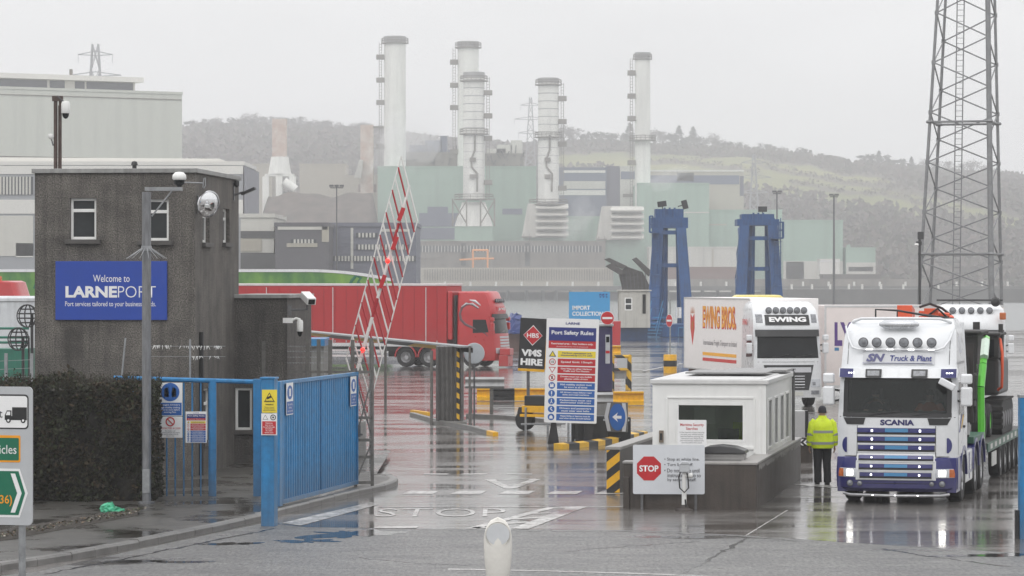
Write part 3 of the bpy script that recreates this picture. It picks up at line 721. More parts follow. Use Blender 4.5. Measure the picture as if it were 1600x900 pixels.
# ------------------------------------------------------------------ hedge
leafm = [mat("hedge_leaf_dark", (.022, .022, .011), .65, var=.5, scale=20, spec=.2), mat("hedge_leaf_brown", (.055, .040, .023), .7, var=.5, scale=20, spec=.2), mat("hedge_leaf_green", (.036, .044, .018), .6, var=.4, scale=20, spec=.2), mat("hedge_twig", (.03, .022, .016), .8, var=.3)]
HG = standing("hedge", "clipped dark brown green hedge along the footpath below the gatehouse", "hedge", 150, 63.0, KERB_H)
hx0, hx1, hh = HG.X(-60), HG.X(240), HG.Z(598)
core = MB(); nxh, nzh = 60, 30
def hedge_f(x, z, side): return .06 * sin(x * 3.1 + z * 2) + .05 * sin(x * 7 - z * 5) + .03 * random.random()
random.seed(5)
for (y_, sg) in ((.25, -1), (1.75, 1)):
    vs = [(hx0 + .2 + (hx1 - hx0 - .35) * i / nxh, y_ + hedge_f(i * .1, j * .1, sg), (hh - .22) * j / nzh) for i in range(nxh + 1) for j in range(nzh + 1)]
    core.add(vs, [(i * (nzh + 1) + j, (i + 1) * (nzh + 1) + j, (i + 1) * (nzh + 1) + j + 1, i * (nzh + 1) + j + 1) for i in range(nxh) for j in range(nzh)])
core.box(hx0 + .2, hx1 - .2, .3, 1.7, 0, hh - .28)
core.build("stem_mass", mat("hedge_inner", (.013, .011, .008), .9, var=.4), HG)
lv = MB()
def leaf(p, r_, k):
    lv.cur = k
    a = Vector((random.gauss(0, 1), random.gauss(0, 1), random.gauss(0, 1))).normalized() * r_
    b_ = a.cross(Vector((random.gauss(0, 1), random.gauss(0, 1), random.gauss(0, 1)))).normalized() * r_ * .6
    lv.quad(p - a, p - b_, p + a, p + b_)
for k in range(26000):
    u_ = random.random()
    if u_ < .66: x, y, z = random.uniform(hx0, hx1), random.gauss(.14, .09), hh * random.random() ** .9
    elif u_ < .84: x, y, z = random.uniform(hx0, hx1), random.uniform(.05, 1.95), hh + random.gauss(-.10, .07)
    else: x, y, z = hx1 - abs(random.gauss(.05, .09)), random.uniform(.05, 1.95), hh * random.random()
    bulge = .10 * sin(x * 2.3 + z * 1.7) + .09 * sin(x * 5.1 - z * 3.1) + .05 * sin(x * 11 + z * 9)
    leaf(Vector((x, y + (bulge if u_ < .66 else 0), z + (bulge * .9 + .05 * sin(x * 17 + y * 5) if .66 < u_ < .84 else 0))), random.uniform(.016, .055), random.choices([0, 1, 2], [5, max(.6, 3 + 3.5 * sin(x * 2.9 + z * 3.3 + sin(x * 6))), max(.4, 2 + 2.5 * sin(x * 1.7 - z * 4.1 + 2)) + 2 * (z > hh * .9)])[0])
for k in range(620):
    x = random.uniform(hx0, hx1); z0_ = hh - .1; lv.cur = 3
    p = Vector((x, random.uniform(.1, 1.8), z0_)); q = p + Vector((random.gauss(0, .08), random.gauss(0, .08), random.uniform(.08, .28))); lv.bar(p, q, .005, 4, .002)
    for j in range(3): leaf(p.lerp(q, random.random()), .025, random.choice([0, 1, 2]))
lv.build("foliage", leafm, HG)
random.seed(12)

# ------------------------------------------------------------------ green litter bag
BG = standing("plastic_bag", "crumpled mint green plastic bag lying beside the hedge foot", "litter", 176, 0 + gnd(0, 803, KERB_H).y, KERB_H)
mb = MB(); rings = []
for j in range(9):
    t_ = j / 8; r0 = .19 * sin(pi * min(.98, .12 + t_ * .86)) ** .7
    rings.append([((r0 * (1 + .35 * sin(k * 2.4 + j * 1.7) * random.uniform(.4, 1))) * cos(2 * pi * k / 18) * 1.1, (r0 * .8) * sin(2 * pi * k / 18) + .02 * random.gauss(0, 1), max(0.005, t_ * .17 + .02 * random.gauss(0, 1) - .06 * cos(2 * pi * k / 18) * t_)) for k in range(18)])
mb.rings(rings); mb.build("bag_skin", mat("mint_plastic", S((60, 170, 130)), .35, var=.35, scale=14), BG)

# ------------------------------------------------------------------ blue pedestrian fence
yF = 64.6
FN = standing("railing_fence", "blue painted vertical bar railing under a long top bar beside the hedge", "fence", 290, yF, KERB_H)
for x0, x1 in ((180, 335),):
    mb = MB(); xs_ = [194 + i * 13.3 for i in range(11)]
    for x in xs_: mb.bar(FN.P(x, 782), FN.P(x, 598), .017, 8)
    mb.build("bars", blue_steel, FN, smooth=40)
mb = MB(); mb.bar(FN.P(178, 590.5), FN.P(412, 597), .05, 8); mb.build("top_rail", blue_steel, FN, smooth=40); MB().box(FN.X(200), FN.X(335), -.03, .03, FN.Z(784), FN.Z(778)).build("bottom_rail", blue_steel, FN)
MB().box(FN.X(328), FN.X(338), -.05, .05, -.05, FN.Z(592)).build("post", blue_steel, FN, bevel=.006)
MB().box(FN.X(396), FN.X(408), -.06, .06, -.05, FN.Z(592)).build("post", blue_steel, FN, bevel=.006)

def small_sign(name, label, px0, px1, py0, py1, Y, back=0, group=None, panel=None, rotz=0):
    t = standing(name, label, "sign", (px0 + px1) / 2, Y, at(0, py1, Y).z, rotz, group)
    t.w = (px1 - px0) / t.s; t.h = (py1 - py0) / t.s
    MB().box(-t.w / 2, t.w / 2, 0, .012, 0, t.h).build("panel", panel or sign_white, t, bevel=.003)
    return t
def plate(t, fx0, fx1, fz0, fz1, m, y=-.003, name="colour_panel"):
    MB().box((fx0 - .5) * t.w, (fx1 - .5) * t.w, y, -.0002, fz0 * t.h, fz1 * t.h).build(name, m, t)
def line(t, txt, fx, fz, fw, fh, m, y=-.003, bold=0.01, shear=0): 
    return lettering(txt, t, ((fx - .5) * t.w, y, fz * t.h), fw * t.w, fh * t.h, m, bold=bold, shear=shear)
def dot(t, fx, fz, r, m, y=-.003, name="symbol"):
    mb = MB(); mb.disc(((fx - .5) * t.w, y, fz * t.h), r, 'y', 28, .003); return mb.build(name, m, t)

yS = yF - .08
s1 = small_sign("freight_drivers_sign", "white and blue sign with round high visibility symbol on the railing", 247, 285, 598, 650, yS)
plate(s1, .03, .97, .02, .40, sign_blue); dot(s1, .5, .72, .2 * s1.w * 1.9, sign_blue)
line(s1, "Freight Drivers", .5, .33, .8, .06, sign_white, -.004); line(s1, "High visibility clothing\nmust be worn before\nentering Port.", .5, .18, .8, .2, sign_white, -.004)
mb = MB()
cx_, cz_ = 0, .72 * s1.h
for sg in (-1, 1): mb.prism([(sg * .03, cz_ - .1), (sg * .12, cz_ - .1), (sg * .12, cz_ + .06), (sg * .05, cz_ + .1), (sg * .03, cz_)], 'y', -.006, -.003)
mb.build("vest_symbol", sign_white, s1)
s2 = small_sign("restricted_access_sign", "white restricted access sign with red prohibition ring below the round symbol sign", 247, 285, 651, 684, yS)
mb = MB(); mb.lathe([(.07, -.003), (.095, -.003), (.095, -.006), (.07, -.006)], (0, 0, .76 * s2.h), 'y', 28); mb.bar((-.055, -.005, .76 * s2.h + .055), (.055, -.005, .76 * s2.h - .055), .011, 6); mb.build("prohibition_ring", sign_red, s2)
line(s2, "RESTRICTED ACCESS", .5, .45, .85, .08, sign_red); line(s2, "Pass holders only\nAuthorised persons must report\nto security before entering\nthe port area", .5, .2, .8, .3, text_grey)
s3 = small_sign("port_rules_sign", "small white board of coloured port safety rules on the railing", 290, 323, 643, 692, yS)
def rules_board(t, detail=True):
    plate(t, .05, .95, .785, .915, sign_navy, name="heading_panel"); plate(t, .05, .95, .715, .787, sign_red, name="heading_panel")
    lettering("LARNE", t, (0, -.003, .955 * t.h), .27 * t.w, .022 * t.h, sign_navy, bold=.03)
    lettering("Port Safety Rules", t, (0, -.004, .86 * t.h), .80 * t.w, .05 * t.h, sign_white, bold=.025)
    lettering("Restricted area - Pass holders only.", t, (0, -.004, .757 * t.h), .8 * t.w, .022 * t.h, sign_white, bold=.02)
    lettering("Unauthorised entry may be prosecuted", t, (0, -.004, .731 * t.h), .6 * t.w, .012 * t.h, sign_white)
    rows = [("Harbour operations are\nmonitored by CCTV 24/7", sign_yellow, sign_navy), ("Speed limit 15mph", sign_red, sign_white), ("Give Way to other Harbour\nTraffic and Tug Masters", sign_red, sign_white), ("Drivers must not use mobile\nphones whilst driving", sign_red, sign_white),
            ("High visibility clothing must\nbe worn at all times", sign_blue, sign_white), ("All drivers must follow road\nsigns and road markings", sign_blue, sign_white), ("Pedestrians must use\ndesignated walkways", sign_blue, sign_white), ("Drivers and passengers\nmust wear seat belts", sign_blue, sign_white), ("Hazard lights or beacons must be\nused when driving through harbour", sign_blue, sign_white)]
    for i, (tx, pm, tm) in enumerate(rows):
        z1 = .69 - i * .0755
        plate(t, .23, .95, z1 - .064, z1, pm, name="rule_panel")
        lettering(tx, t, (.09 * t.w, -.004, (z1 - .032) * t.h), .60 * t.w, (.042 if "\n" in tx else .024) * t.h, tm, bold=.02)
        cz = (z1 - .032) * t.h; r_ = .034 * t.h if t.w < 1 else .032 * t.h; cx = -.37 * t.w
        mb = MB()
        if i in (0, 2):
            q = 1 if i == 0 else -1
            mb.prism([(cx - r_ * 1.1, cz - q * r_ * .8), (cx + r_ * 1.1, cz - q * r_ * .8), (cx, cz + q * r_)][::q], 'y', -.003, -.0002); mb.build("symbol", sign_black if i == 0 else sign_red, t)
            mb = MB(); mb.prism([(cx - r_ * .72, cz - q * r_ * .6), (cx + r_ * .72, cz - q * r_ * .6), (cx, cz + q * r_ * .68)][::q], 'y', -.0045, -.003); mb.build("symbol_field", sign_yellow if i == 0 else sign_white, t)
        elif i in (1, 3):
            mb.disc((cx, -.0002, cz), r_, 'y', 24, .003); mb.build("symbol", sign_red, t)
            mb = MB(); mb.disc((cx, -.003, cz), r_ * .76, 'y', 24, .0015); mb.build("symbol_field", sign_white, t)
            if i == 1: lettering("15", t, (cx, -.0045, cz), r_ * .9, r_ * .75, sign_black, bold=.02)
            else: MB().bar((cx - r_ * .6, -.006, cz + r_ * .6), (cx + r_ * .6, -.006, cz - r_ * .6), r_ * .1, 5).build("symbol_slash", sign_red, t); MB().box(cx - r_ * .25, cx + r_ * .25, -.006, -.0045, cz - r_ * .45, cz + r_ * .45).build("symbol_phone", sign_black, t)
        else:
            mb.disc((cx, -.0002, cz), r_, 'y', 24, .003); mb.build("symbol", sign_blue, t)
            mb = MB()
            if i == 4: mb.prism([(cx - r_ * .55, cz - r_ * .5), (cx + r_ * .55, cz - r_ * .5), (cx + r_ * .5, cz + r_ * .5), (cx + .2 * r_, cz + r_ * .6), (cx, cz + r_ * .1), (cx - r_ * .2, cz + r_ * .6), (cx - r_ * .5, cz + r_ * .5)], 'y', -.0045, -.003)
            elif i == 5: mb.box(cx - r_ * .15, cx + r_ * .15, -.0045, -.003, cz - r_ * .25, cz + r_ * .65).box(cx - r_ * .15, cx + r_ * .15, -.0045, -.003, cz - r_ * .65, cz - r_ * .4)
            elif i == 6: mb.disc((cx, -.003, cz + r_ * .55), r_ * .15, 'y', 10, .0015).bar((cx, -.004, cz + r_ * .35), (cx, -.004, cz - r_ * .1), r_ * .14, 5).bar((cx, -.004, cz - r_ * .1), (cx - r_ * .35, -.004, cz - r_ * .6), r_ * .1, 5).bar((cx, -.004, cz - r_ * .1), (cx + r_ * .35, -.004, cz - r_ * .6), r_ * .1, 5)
            elif i == 7: mb.disc((cx, -.003, cz + r_ * .45), r_ * .2, 'y', 10, .0015).bar((cx - r_ * .3, -.004, cz + .2 * r_), (cx + r_ * .35, -.004, cz - r_ * .5), r_ * .16, 5)
            else: mb.prism([(cx - r_ * .5, cz - r_ * .5), (cx + r_ * .5, cz - r_ * .5), (cx + r_ * .5, cz + r_ * .1), (cx, cz + r_ * .6), (cx - r_ * .5, cz + r_ * .1)], 'y', -.0045, -.003)
            mb.build("symbol_mark", sign_white, t)
rules_board(s3)

# ------------------------------------------------------------------ blue gate post, sliding gate and cage
gpY = gnd(0, 822).y
GP = standing("gate_post", "square blue steel gate post at the kerb corner carrying two warning plates", "post", 421, gpY, 0, R(-12))
MB().box(-.125, .125, -.125, .125, -.02, GP.Z(592)).build("shaft", blue_steel, GP, bevel=.012)
MB().box(-.14, .14, -.14, .14, GP.Z(592), GP.Z(589)).build("cap", blue_steel, GP, bevel=.006)
s4 = small_sign("cctv_warning_sign", "yellow warning plate with a camera triangle on the blue gate post", 409, 433, 609, 645, gpY - .16, panel=sign_yellow, rotz=R(-8))
def tri(t, cx, cz, r_, m_out, m_in, y=-.003):
    mb = MB(); mb.prism([(cx - r_, cz - r_ * .8), (cx + r_, cz - r_ * .8), (cx, cz + r_ * .95)], 'y', y, -.0002); mb.build("triangle", m_out, t)
    mb = MB(); mb.prism([(cx - r_ * .78, cz - r_ * .68), (cx + r_ * .78, cz - r_ * .68), (cx, cz + r_ * .7)], 'y', y - .0015, y); mb.build("triangle_field", m_in, t)
tri(s4, 0, .66 * s4.h, .1, sign_black, sign_yellow)
MB(Matrix.Translation((0, 0, .66 * s4.h)) @ Matrix.Rotation(R(-25), 4, 'Y')).box(-.05, .04, -.007, -.0045, -.015, .025).build("camera_symbol", sign_black, s4)
line(s4, "CCTV", .5, .5, .5, .07, sign_black, -.005, .02); line(s4, "WARNING", .5, .36, .55, .06, sign_black, bold=.03); line(s4, "This area is monitored\nby security cameras for\nsafety and crime prevention", .5, .17, .8, .2, sign_black)
s5 = small_sign("pedestrian_warning_sign", "white and red plate of pedestrian warnings at the foot of the yellow plate", 408, 433, 646, 680, gpY - .16, rotz=R(-8))
plate(s5, .06, .94, .04, .64, sign_red); line(s5, "Pedestrians\nmust not use\nthe pedestrian gate\nand vehicles\nthe vehicle\nbarrier access", .5, .34, .76, .5, sign_white, -.004)
tri(s5, -.07, .82 * s5.h, .05, sign_black, sign_white)
mb = MB(); mb.lathe([(.038, -.003), (.052, -.003), (.052, -.005), (.038, -.005)], (.075, 0, .82 * s5.h), 'y', 22); mb.disc((.075, -.002, .82 * s5.h), .018, 'y', 10, .003); mb.build("ring_symbol", sign_black, s5)

gA, gB_ = gnd(440, 802), gnd(556, 770)
Lg = (gB_ - gA).length; angg = math.atan2(gB_.y - gA.y, gB_.x - gA.x)
SG = Thing("sliding_gate", "blue sliding gate of vertical corrugated sheet on a steel frame beside the kerb", "gate", (gA.x, gA.y, KERB_H), angg)
hg = 2.42
zig = []; n_ = int(Lg / .045)
for i in range(n_ + 1):
    x = Lg * i / n_; zig.append((x, -.012 if (i // 2) % 2 == 0 else .012))
mb = MB(); vs = [(x, y, z) for z in (.12, hg - .06) for x, y in zig]; m_ = len(zig)
mb.add(vs, [(i, i + 1, m_ + i + 1, m_ + i) for i in range(m_ - 1)]); mb.build("sheet_panel", blue_steel, SG)
mb = MB(); mb.box(-.03, Lg + .03, -.04, .04, hg - .07, hg).box(-.03, Lg + .03, -.04, .04, .05, .13).box(-.06, -.0, -.045, .045, .05, hg).box(Lg, Lg + .06, -.045, .045, .05, hg).box(Lg * .5 - .02, Lg * .5 + .02, -.03, -.013, .13, hg - .07)
mb.build("gate_frame", blue_steel, SG, bevel=.005)
mb = MB(); mb.box(Lg + .0, Lg + .07, -.09, -.046, 1.05, 1.3).bar((Lg + .03, -.09, 1.1), (Lg + .03, -.14, 1.1), .02, 6); mb.build("latch", dark_steel, SG)
MB().box(-.32, -.1, -.05, .05, .02, hg).build("leading_post", blue_steel, SG, bevel=.006)
def gate_sign(lx, z0, wd, ht, label):
    M_ = Matrix.Translation(SG.loc) @ Matrix.Rotation(angg, 4, 'Z'); p = M_ @ Vector((lx, -.045, z0))
    t = Thing("mandatory_sign", label, "sign", p, angg); t.w, t.h = wd, ht
    MB().box(-wd / 2, wd / 2, -.008, 0, 0, ht).build("panel", sign_white, t)
    MB().box(-wd / 2 + .02, wd / 2 - .02, -.011, -.0082, .02, ht * .42).build("colour_panel", sign_blue, t)
    mb = MB(); mb.disc((0, -.0082, ht * .7), ht * .22, 'y', 24, .003, rx=wd * .4); mb.build("symbol", sign_blue, t)
    MB().box(-wd * .12, wd * .12, -.013, -.0112, ht * .58, ht * .82).build("symbol_mark", sign_white, t)
    lettering("High visibility\nclothing\nmust be worn", t, (0, -.011, ht * .23), wd * .75, ht * .27, sign_white)
gate_sign(.42, 1.75, .5, .62, "slim blue and white mandatory sign at the blue gate's near end beside the post")
gate_sign(Lg - .42, 1.72, .5, .62, "blue and white mandatory sign at the blue gate's far end beside the latch")

# grey steel cage that the gate runs into, and the post and wire fence over it
CG = Thing("gate_cage", "rusty grey steel angle frame with mesh infill at the end of the blue gate", "cage", at(556, 0, gB_.y + .05)[:2] + (KERB_H,), R(14))
mb = MB(); cw = .36
for x in (0, cw): mb.box(x - .03, x + .03, .0, .06, 0, 3.05 if x else 2.5)
for z in (.08, .62, .98, 1.45, 2.42):
    mb.box(0, cw, .0, .05, z - .03, z + .03)
mb.bar((0, .03, .1), (cw, .03, .95), .018, 5).bar((0, .03, 1.0), (cw, .03, 2.3), .018, 5).bar((cw, .03, 1.0), (0, .03, 2.3), .018, 5)
mb.build("frame", mat("old_steel_angle", (.15, .145, .135), .6, metal=.2, var=.45, scale=7), CG)
mb = MB()
for i in range(9): mb.bar((cw * i / 8, .02, .1), (cw * i / 8, .02, 2.42), .004, 4)
for i in range(44): mb.bar((0, .02, .1 + i * .053), (cw, .02, .1 + i * .053), .004, 4)
mb.build("mesh", steel, CG)
WF = standing("wire_fence", "row of slim grey steel posts with barbed wire behind the blue gate", "fence", 455, 76.0, 0)
for i, (x, yt) in enumerate([(412, 533), (423, 524), (446, 536), (481, 531), (498, 530), (516, 531), (551, 531), (580, 528)]):
    MB().box(WF.X(x) - .045, WF.X(x) + .045, -.04, .04, 0, WF.Z(yt)).build("post", MATS["old_steel_angle"], WF)
mb = MB(); mb.box(WF.X(410), WF.X(580), -.02, .02, WF.Z(583), WF.Z(579)); mb.build("rail", MATS["old_steel_angle"], WF)
mb = MB()
for z in (541, 549, 558, 567):
    mb.bar(WF.P(405, z), WF.P(580, z), .006, 4)
    for k in range(40): x = 405 + k * 4.4; mb.bar(WF.P(x, z - 1.2), WF.P(x + 1.2, z + 1.2), .005, 3)
mb.build("wire", steel, WF)
WT = standing("barbed_wire_strands", "torn pale plastic strands hanging on barbed wire before the gatehouse wall", "barbed wire", 290, 66.5, at(0, 560, 66.5).z)
mb = MB(); mb.bar(WT.P(236, 541), WT.P(352, 541), .006, 4).bar(WT.P(236, 557), WT.P(352, 557), .006, 4)
mb.bar(WT.P(297, 598), WT.P(297, 530), .022, 6).bar(WT.P(190, 592), WT.P(196, 528), .018, 6)
mb.build("wire", steel, WT)
mb = MB()
for (xa, xb, y_, n_) in ((237, 268, 541, 16), (278, 345, 542, 30), (300, 344, 558, 14)):
    for k in range(n_):
        x = random.uniform(xa, xb); mb.bar(WT.P(x, y_ - 1.5), WT.P(x + random.uniform(-3, 3), y_ + random.uniform(1, 5)), .010, 4, .004)
mb.build("plastic_shreds", pvc_white, WT)

# ------------------------------------------------------------------ raised lattice barrier
BR = standing("lattice_barrier", "raised red and white barrier boom with hanging lattice skirts beside the gate", "barrier", 572, 78.0, 0)
bw, brd = mat("barrier_white", (.74, .73, .71), .4, var=.15), mat("barrier_red", S((168, 30, 40)), .4, var=.15)
A0, A1 = (541, 560), (627, 244); B0, B1 = (570, 662), (652, 345); C0, C1 = (540, 642), (640, 290)
def lp(a, b_, t_): return (a[0] + (b_[0] - a[0]) * t_, a[1] + (b_[1] - a[1]) * t_)
mb = MB(); mb.bar(BR.P(*A0, -.03), BR.P(*A1, -.03), .016, 6).bar(BR.P(*B0, .03), BR.P(*B1, .03), .016, 6); mb.build("edge_cable", bw, BR)
rods = 19
for i in range(rods):
    t_ = i / (rods - 1)
    a = lp(A0, A1, t_); b_ = lp(B0, B1, t_)
    mb = MB(); mb.bar(BR.P(*a, -.03), BR.P(b_[0], b_[1], .03), .022, 6); mb.build("skirt_rod", brd if i % 2 else bw, BR)
bands = 12
for i in range(bands):
    p, q = lp(C0, C1, i / bands), lp(C0, C1, (i + 1) / bands)
    mb = MB(); mb.bar(BR.P(*p), BR.P(*q), .05 - .0015 * i, 8); mb.build("boom_band", brd if i % 4 == 1 else bw, BR, smooth=40)
for (x, y) in ((606, 408), (567, 547)):
    mb = MB(); p = BR.P(x, y, -.1); mb.lathe([(0, -.06), (.04, -.05), (.06, 0), (.06, .03)], p, 'y', 14); mb.build("signal_lamp", red_led, BR, smooth=50)
for (x, y) in ((617, 380), (598, 440), (627, 335)):
    mb = MB(Matrix.Translation(BR.P(x, y, -.08)) @ Matrix.Rotation(R(20), 4, 'Y')); mb.box(-.05, .05, -.03, .03, -.17, .17); mb.build("reflector", sign_red, BR)
mb = MB(); mb.box(BR.X(548), BR.X(572), -.2, .2, 0, 1.05); mb.build("cabinet", mat("barrier_cabinet", (.35, .34, .33), .5, var=.25, grime=(0, 1, .6)), BR, bevel=.02)
# ------------------------------------------------------------------ road sign at the roadside
RY = 40.0
RS = standing("road_sign", "grey route sign panel with lorry plate, green vehicles plate and A36 arrow, on a pole", "road sign", 8, RY, 0, R(-16))
sg = RS.s
def rx(px): return (px - 8) / sg / cos(R(16))
def rz(py): return H - (py - CY) / sg
x1 = rx(53); x0 = x1 - 1.25
def rrect(x0, x1, z0, z1, r, n=5):
    out = []
    for (cx, cz, a) in ((x1 - r, z0 + r, -90), (x1 - r, z1 - r, 0), (x0 + r, z1 - r, 90), (x0 + r, z0 + r, 180)):
        for k in range(n + 1): out.append((cx + r * cos(R(a + 90 * k / n)), cz + r * sin(R(a + 90 * k / n))))
    return out
mb = MB(); mb.prism(rrect(x0, x1, rz(820), rz(604), .06), 'y', -.012, .012); mb.build("panel", sign_grey, RS)
mb = MB(); mb.bar((x1 - .17, .06, -.1), (x1 - .17, .06, rz(606)), .045, 12); mb.bar((x0 + .25, .06, -.1), (x0 + .25, .06, rz(606)), .045, 12); mb.build("post", steel, RS, smooth=40)
def layer(poly, y0, y1, m, nm): mb = MB(); mb.prism(poly, 'y', y1, y0); return mb.build(nm, m, RS)
xa = x1 - .05
layer(rrect(x0 + .05, xa, rz(670), rz(616), .05), -.012, -.016, sign_black, "lorry_plate_border"); layer(rrect(x0 + .065, xa - .015, rz(668), rz(618.5), .04), -.016, -.019, sign_white, "lorry_plate")
lettering("Freight", RS, (x1 - .60, -.019, rz(648)), .40, .14, sign_black)
lx = x1 - .17; lz = rz(656)
mb = MB(); mb.box(lx - .10, lx + .10, -.022, -.019, lz + .05, lz + .16); mb.prism([(lx - .20, lz), (lx + .10, lz), (lx + .10, lz + .05), (lx - .11, lz + .05), (lx - .11, lz + .12), (lx - .17, lz + .12), (lx - .20, lz + .06)], 'y', -.022, -.019)
for q in (-.15, .05): mb.disc((lx + q, -.019, lz - .005), .032, 'y', 16, .004)
mb.build("lorry_symbol", sign_black, RS)
mb = MB()
for q in (-.15, .05): mb.disc((lx + q, -.023, lz - .005), .015, 'y', 12, .002)
mb.prism([(lx - .185, lz + .06), (lx - .165, lz + .105), (lx - .125, lz + .105), (lx - .125, lz + .06)], 'y', -.024, -.022); mb.build("lorry_symbol_wheel", sign_white, RS)
layer(rrect(x0 + .05, x1 - .16, rz(722), rz(680), .02), -.012, -.016, sign_orange, "vehicles_plate_border"); layer(rrect(x0 + .07, x1 - .18, rz(719), rz(684), .015), -.016, -.019, sign_green, "vehicles_plate")
lettering("Vehicles", RS, (x1 - .44, -.019, rz(702)), .46, .11, sign_white)
zt, zb, zm = rz(732), rz(808), rz(770)
layer([(x0 + .05, zb), (xa - .12, zb), (xa - .01, zm), (xa - .12, zt), (x0 + .05, zt)], -.012, -.016, sign_white, "arrow_plate_border")
layer([(x0 + .06, zb + .03), (xa - .135, zb + .03), (xa - .045, zm), (xa - .135, zt - .03), (x0 + .06, zt - .03)], -.016, -.019, sign_green, "arrow_plate")
layer([(xa - .24, zb + .06), (xa - .18, zb + .06), (xa - .09, zm), (xa - .18, zt - .06), (xa - .24, zt - .06), (xa - .15, zm)], -.019, -.022, sign_white, "arrow_chevron")
lettering("(A36)", RS, (x1 - .42, -.019, rz(782)), .30, .14, sign_orange, bold=.01)

# foreground marker bollard
BO = standing("marker_bollard", "rounded white plastic marker bollard with a pale blank disc at the road edge", "bollard", 778, gnd(0, 932).y, 0)
hb = BO.Z(808); mb = MB(); rings = []
for j in range(26):
    t_ = j / 25; z = hb * t_
    w = .125 + .075 * sin(min(1, t_ / .68) * pi / 2) if t_ < .68 else .20 * math.sqrt(max(0.002, 1 - ((t_ - .68) / .32) ** 2.3))
    d = (.09 - .035 * t_) * (1 if t_ < .9 else max(.2, 1 - (t_ - .9) * 6))
    rings.append([(w * cos(2 * pi * k / 28), d * sin(2 * pi * k / 28), z) for k in range(28)])
mb.rings(rings); bol_m = mat("bollard_plastic", (.74, .72, .67), .42, var=.10, scale=6, grime=(0, .75, .7)); mb.build("shell", bol_m, BO, smooth=60)
mb = MB(); mb.disc((0, -.052, hb - .24), .155, 'y', 36, .012, rx=.165); mb.build("reflector_disc", mat("reflector_disc", (.60, .615, .63), .3, var=.08), BO, bevel=.003)
mb = MB(); mb.lathe([(.17, 0), (.176, -.014), (.182, 0)], (0, -.05, hb - .24), 'y', 36); mb.build("disc_rim", bol_m, BO, smooth=60)

# ------------------------------------------------------------------ security island: walls, kiosk, boards
ISR = R(-10)
iy = gnd(1182, 797); ISc = Vector((iy.x, iy.y, 0))
brown = mat("brown_wall_render", (.066, .052, .043), .42, var=.4, scale=1.6, bump=.2, bscale=30, streak=.4)
cap_m = mat("wall_coping", (.34, .325, .31), .4, var=.25, streak=.2)
WL = Thing("island_wall", "low brown rendered wall wrapped round the white security kiosk", "wall", ISc, ISR)
hw_ = .93; wl_ = 2.62
mb = MB(); mb.box(-wl_, 0, 0, .34, -.05, hw_ - .05).box(-.34, 0, .34, 10.2, -.05, hw_ - .05).box(-wl_, -wl_ + .12, -.06, -.002, -.05, .62); mb.build("wall_body", brown, WL, bevel=.01)
mb = MB(); mb.box(-wl_ - .02, .02, -.02, .36, hw_ - .05, hw_).box(-.36, .02, .36, 10.22, hw_ - .05, hw_); mb.build("coping", cap_m, WL, bevel=.01)
mb = MB()
for k in range(60):
    y = .3 + k * .158; L_ = random.uniform(.05, .13); mb.box(.0205, .024, y, y + .045 + random.uniform(0, .03), hw_ - .06 - L_, hw_ - .058)
mb.build("drip_marks", mat("lime_drip", (.42, .41, .39), .6, var=.3, scale=14), WL)
HWY = gnd(0, 771).y; hwp = Vector(((958 - CX) * HWY / F, HWY, 0))
HW = Thing("hazard_wall", "low brown wall with pale coping and a yellow black striped end", "wall", hwp, R(-11))
MB().box(-.14, .14, .02, 7.0, -.05, .92).build("wall_body", brown, HW, bevel=.01)
MB().box(-.17, .17, -.01, 7.03, .92, .985).build("coping", cap_m, HW, bevel=.01)
MB().box(-.139, .139, 0, .018, .02, .91).build("hazard_plate", stripes("hazard_plate_stripes", sign_yellow_c := S((226, 170, 24)), (.015, .015, .015), .30, (.62, 0, -.78)), HW)


KS = Thing("security_kiosk", "white panelled security cabin with a wide dark window behind the low wall", "kiosk", ISc + Matrix.Rotation(ISR, 3, 'Z') @ Vector((-.10, 3.0, 0)), ISR)
kw, kd, kh = 2.34, 6.0, 2.36
mb = MB(); fw = (-1.86, -.42, 1.16, 1.98)
mb.wall(-kw, 0, 0, kh, [fw], .09); mb.xf = SX
side = [(.35 + i * 1.35, .35 + i * 1.35 + .85, 1.0, 2.05) for i in range(4)]
mb.wall(0, kd, 0, kh, side, .07); mb.xf = None
mb.quad((-kw, 0, 0), (-kw, 0, kh), (-kw, kd, kh), (-kw, kd, 0)); mb.quad((-kw, kd, 0), (-kw, kd, kh), (0, kd, kh), (0, kd, 0)); mb.build("cabin_shell", pvc_white, KS)
mb = MB(); mb.box(-kw - .05, .05, -.05, kd + .05, kh, kh + .085); mb.box(-kw + .12, -.12, .12, kd - .12, kh + .085, kh + .10); mb.build("roof", mat("roof_white", (.72, .72, .71), .3, var=.12, grime=(2.3, 2.6, .5)), KS, bevel=.012)
window(KS, None, *fw, sill=False, depth=.05, glass=pane_glass)
mb = MB(); mb.quad((-kw + .02, 1.9, .05), (-.02, 1.9, .05), (-.02, 1.9, kh - .02), (-kw + .02, 1.9, kh - .02)).quad((-kw + .02, .1, .06), (-.02, .1, .06), (-.02, kd - .1, .06), (-kw + .02, kd - .1, .06)).quad((-kw + .02, .1, kh - .02), (-.02, .1, kh - .02), (-.02, kd - .1, kh - .02), (-kw + .02, kd - .1, kh - .02)).quad((-kw + .02, .1, .05), (-kw + .02, kd, .05), (-kw + .02, kd, kh), (-kw + .02, .1, kh)); mb.build("cabin_lining", mat("lining_olive", (.58, .58, .53), .7, var=.2), KS)
MB().box(-kw + .1, -.1, .30, .85, .95, 1.02).build("desk", mat("desk_board", (.22, .17, .12), .5, var=.2), KS)
mb = MB(); mb.box(-1.05, -.62, .55, .60, 1.12, 1.42).box(-.90, -.78, .5, .7, 1.02, 1.12); mb.build("monitor", black_plastic, KS, bevel=.01)
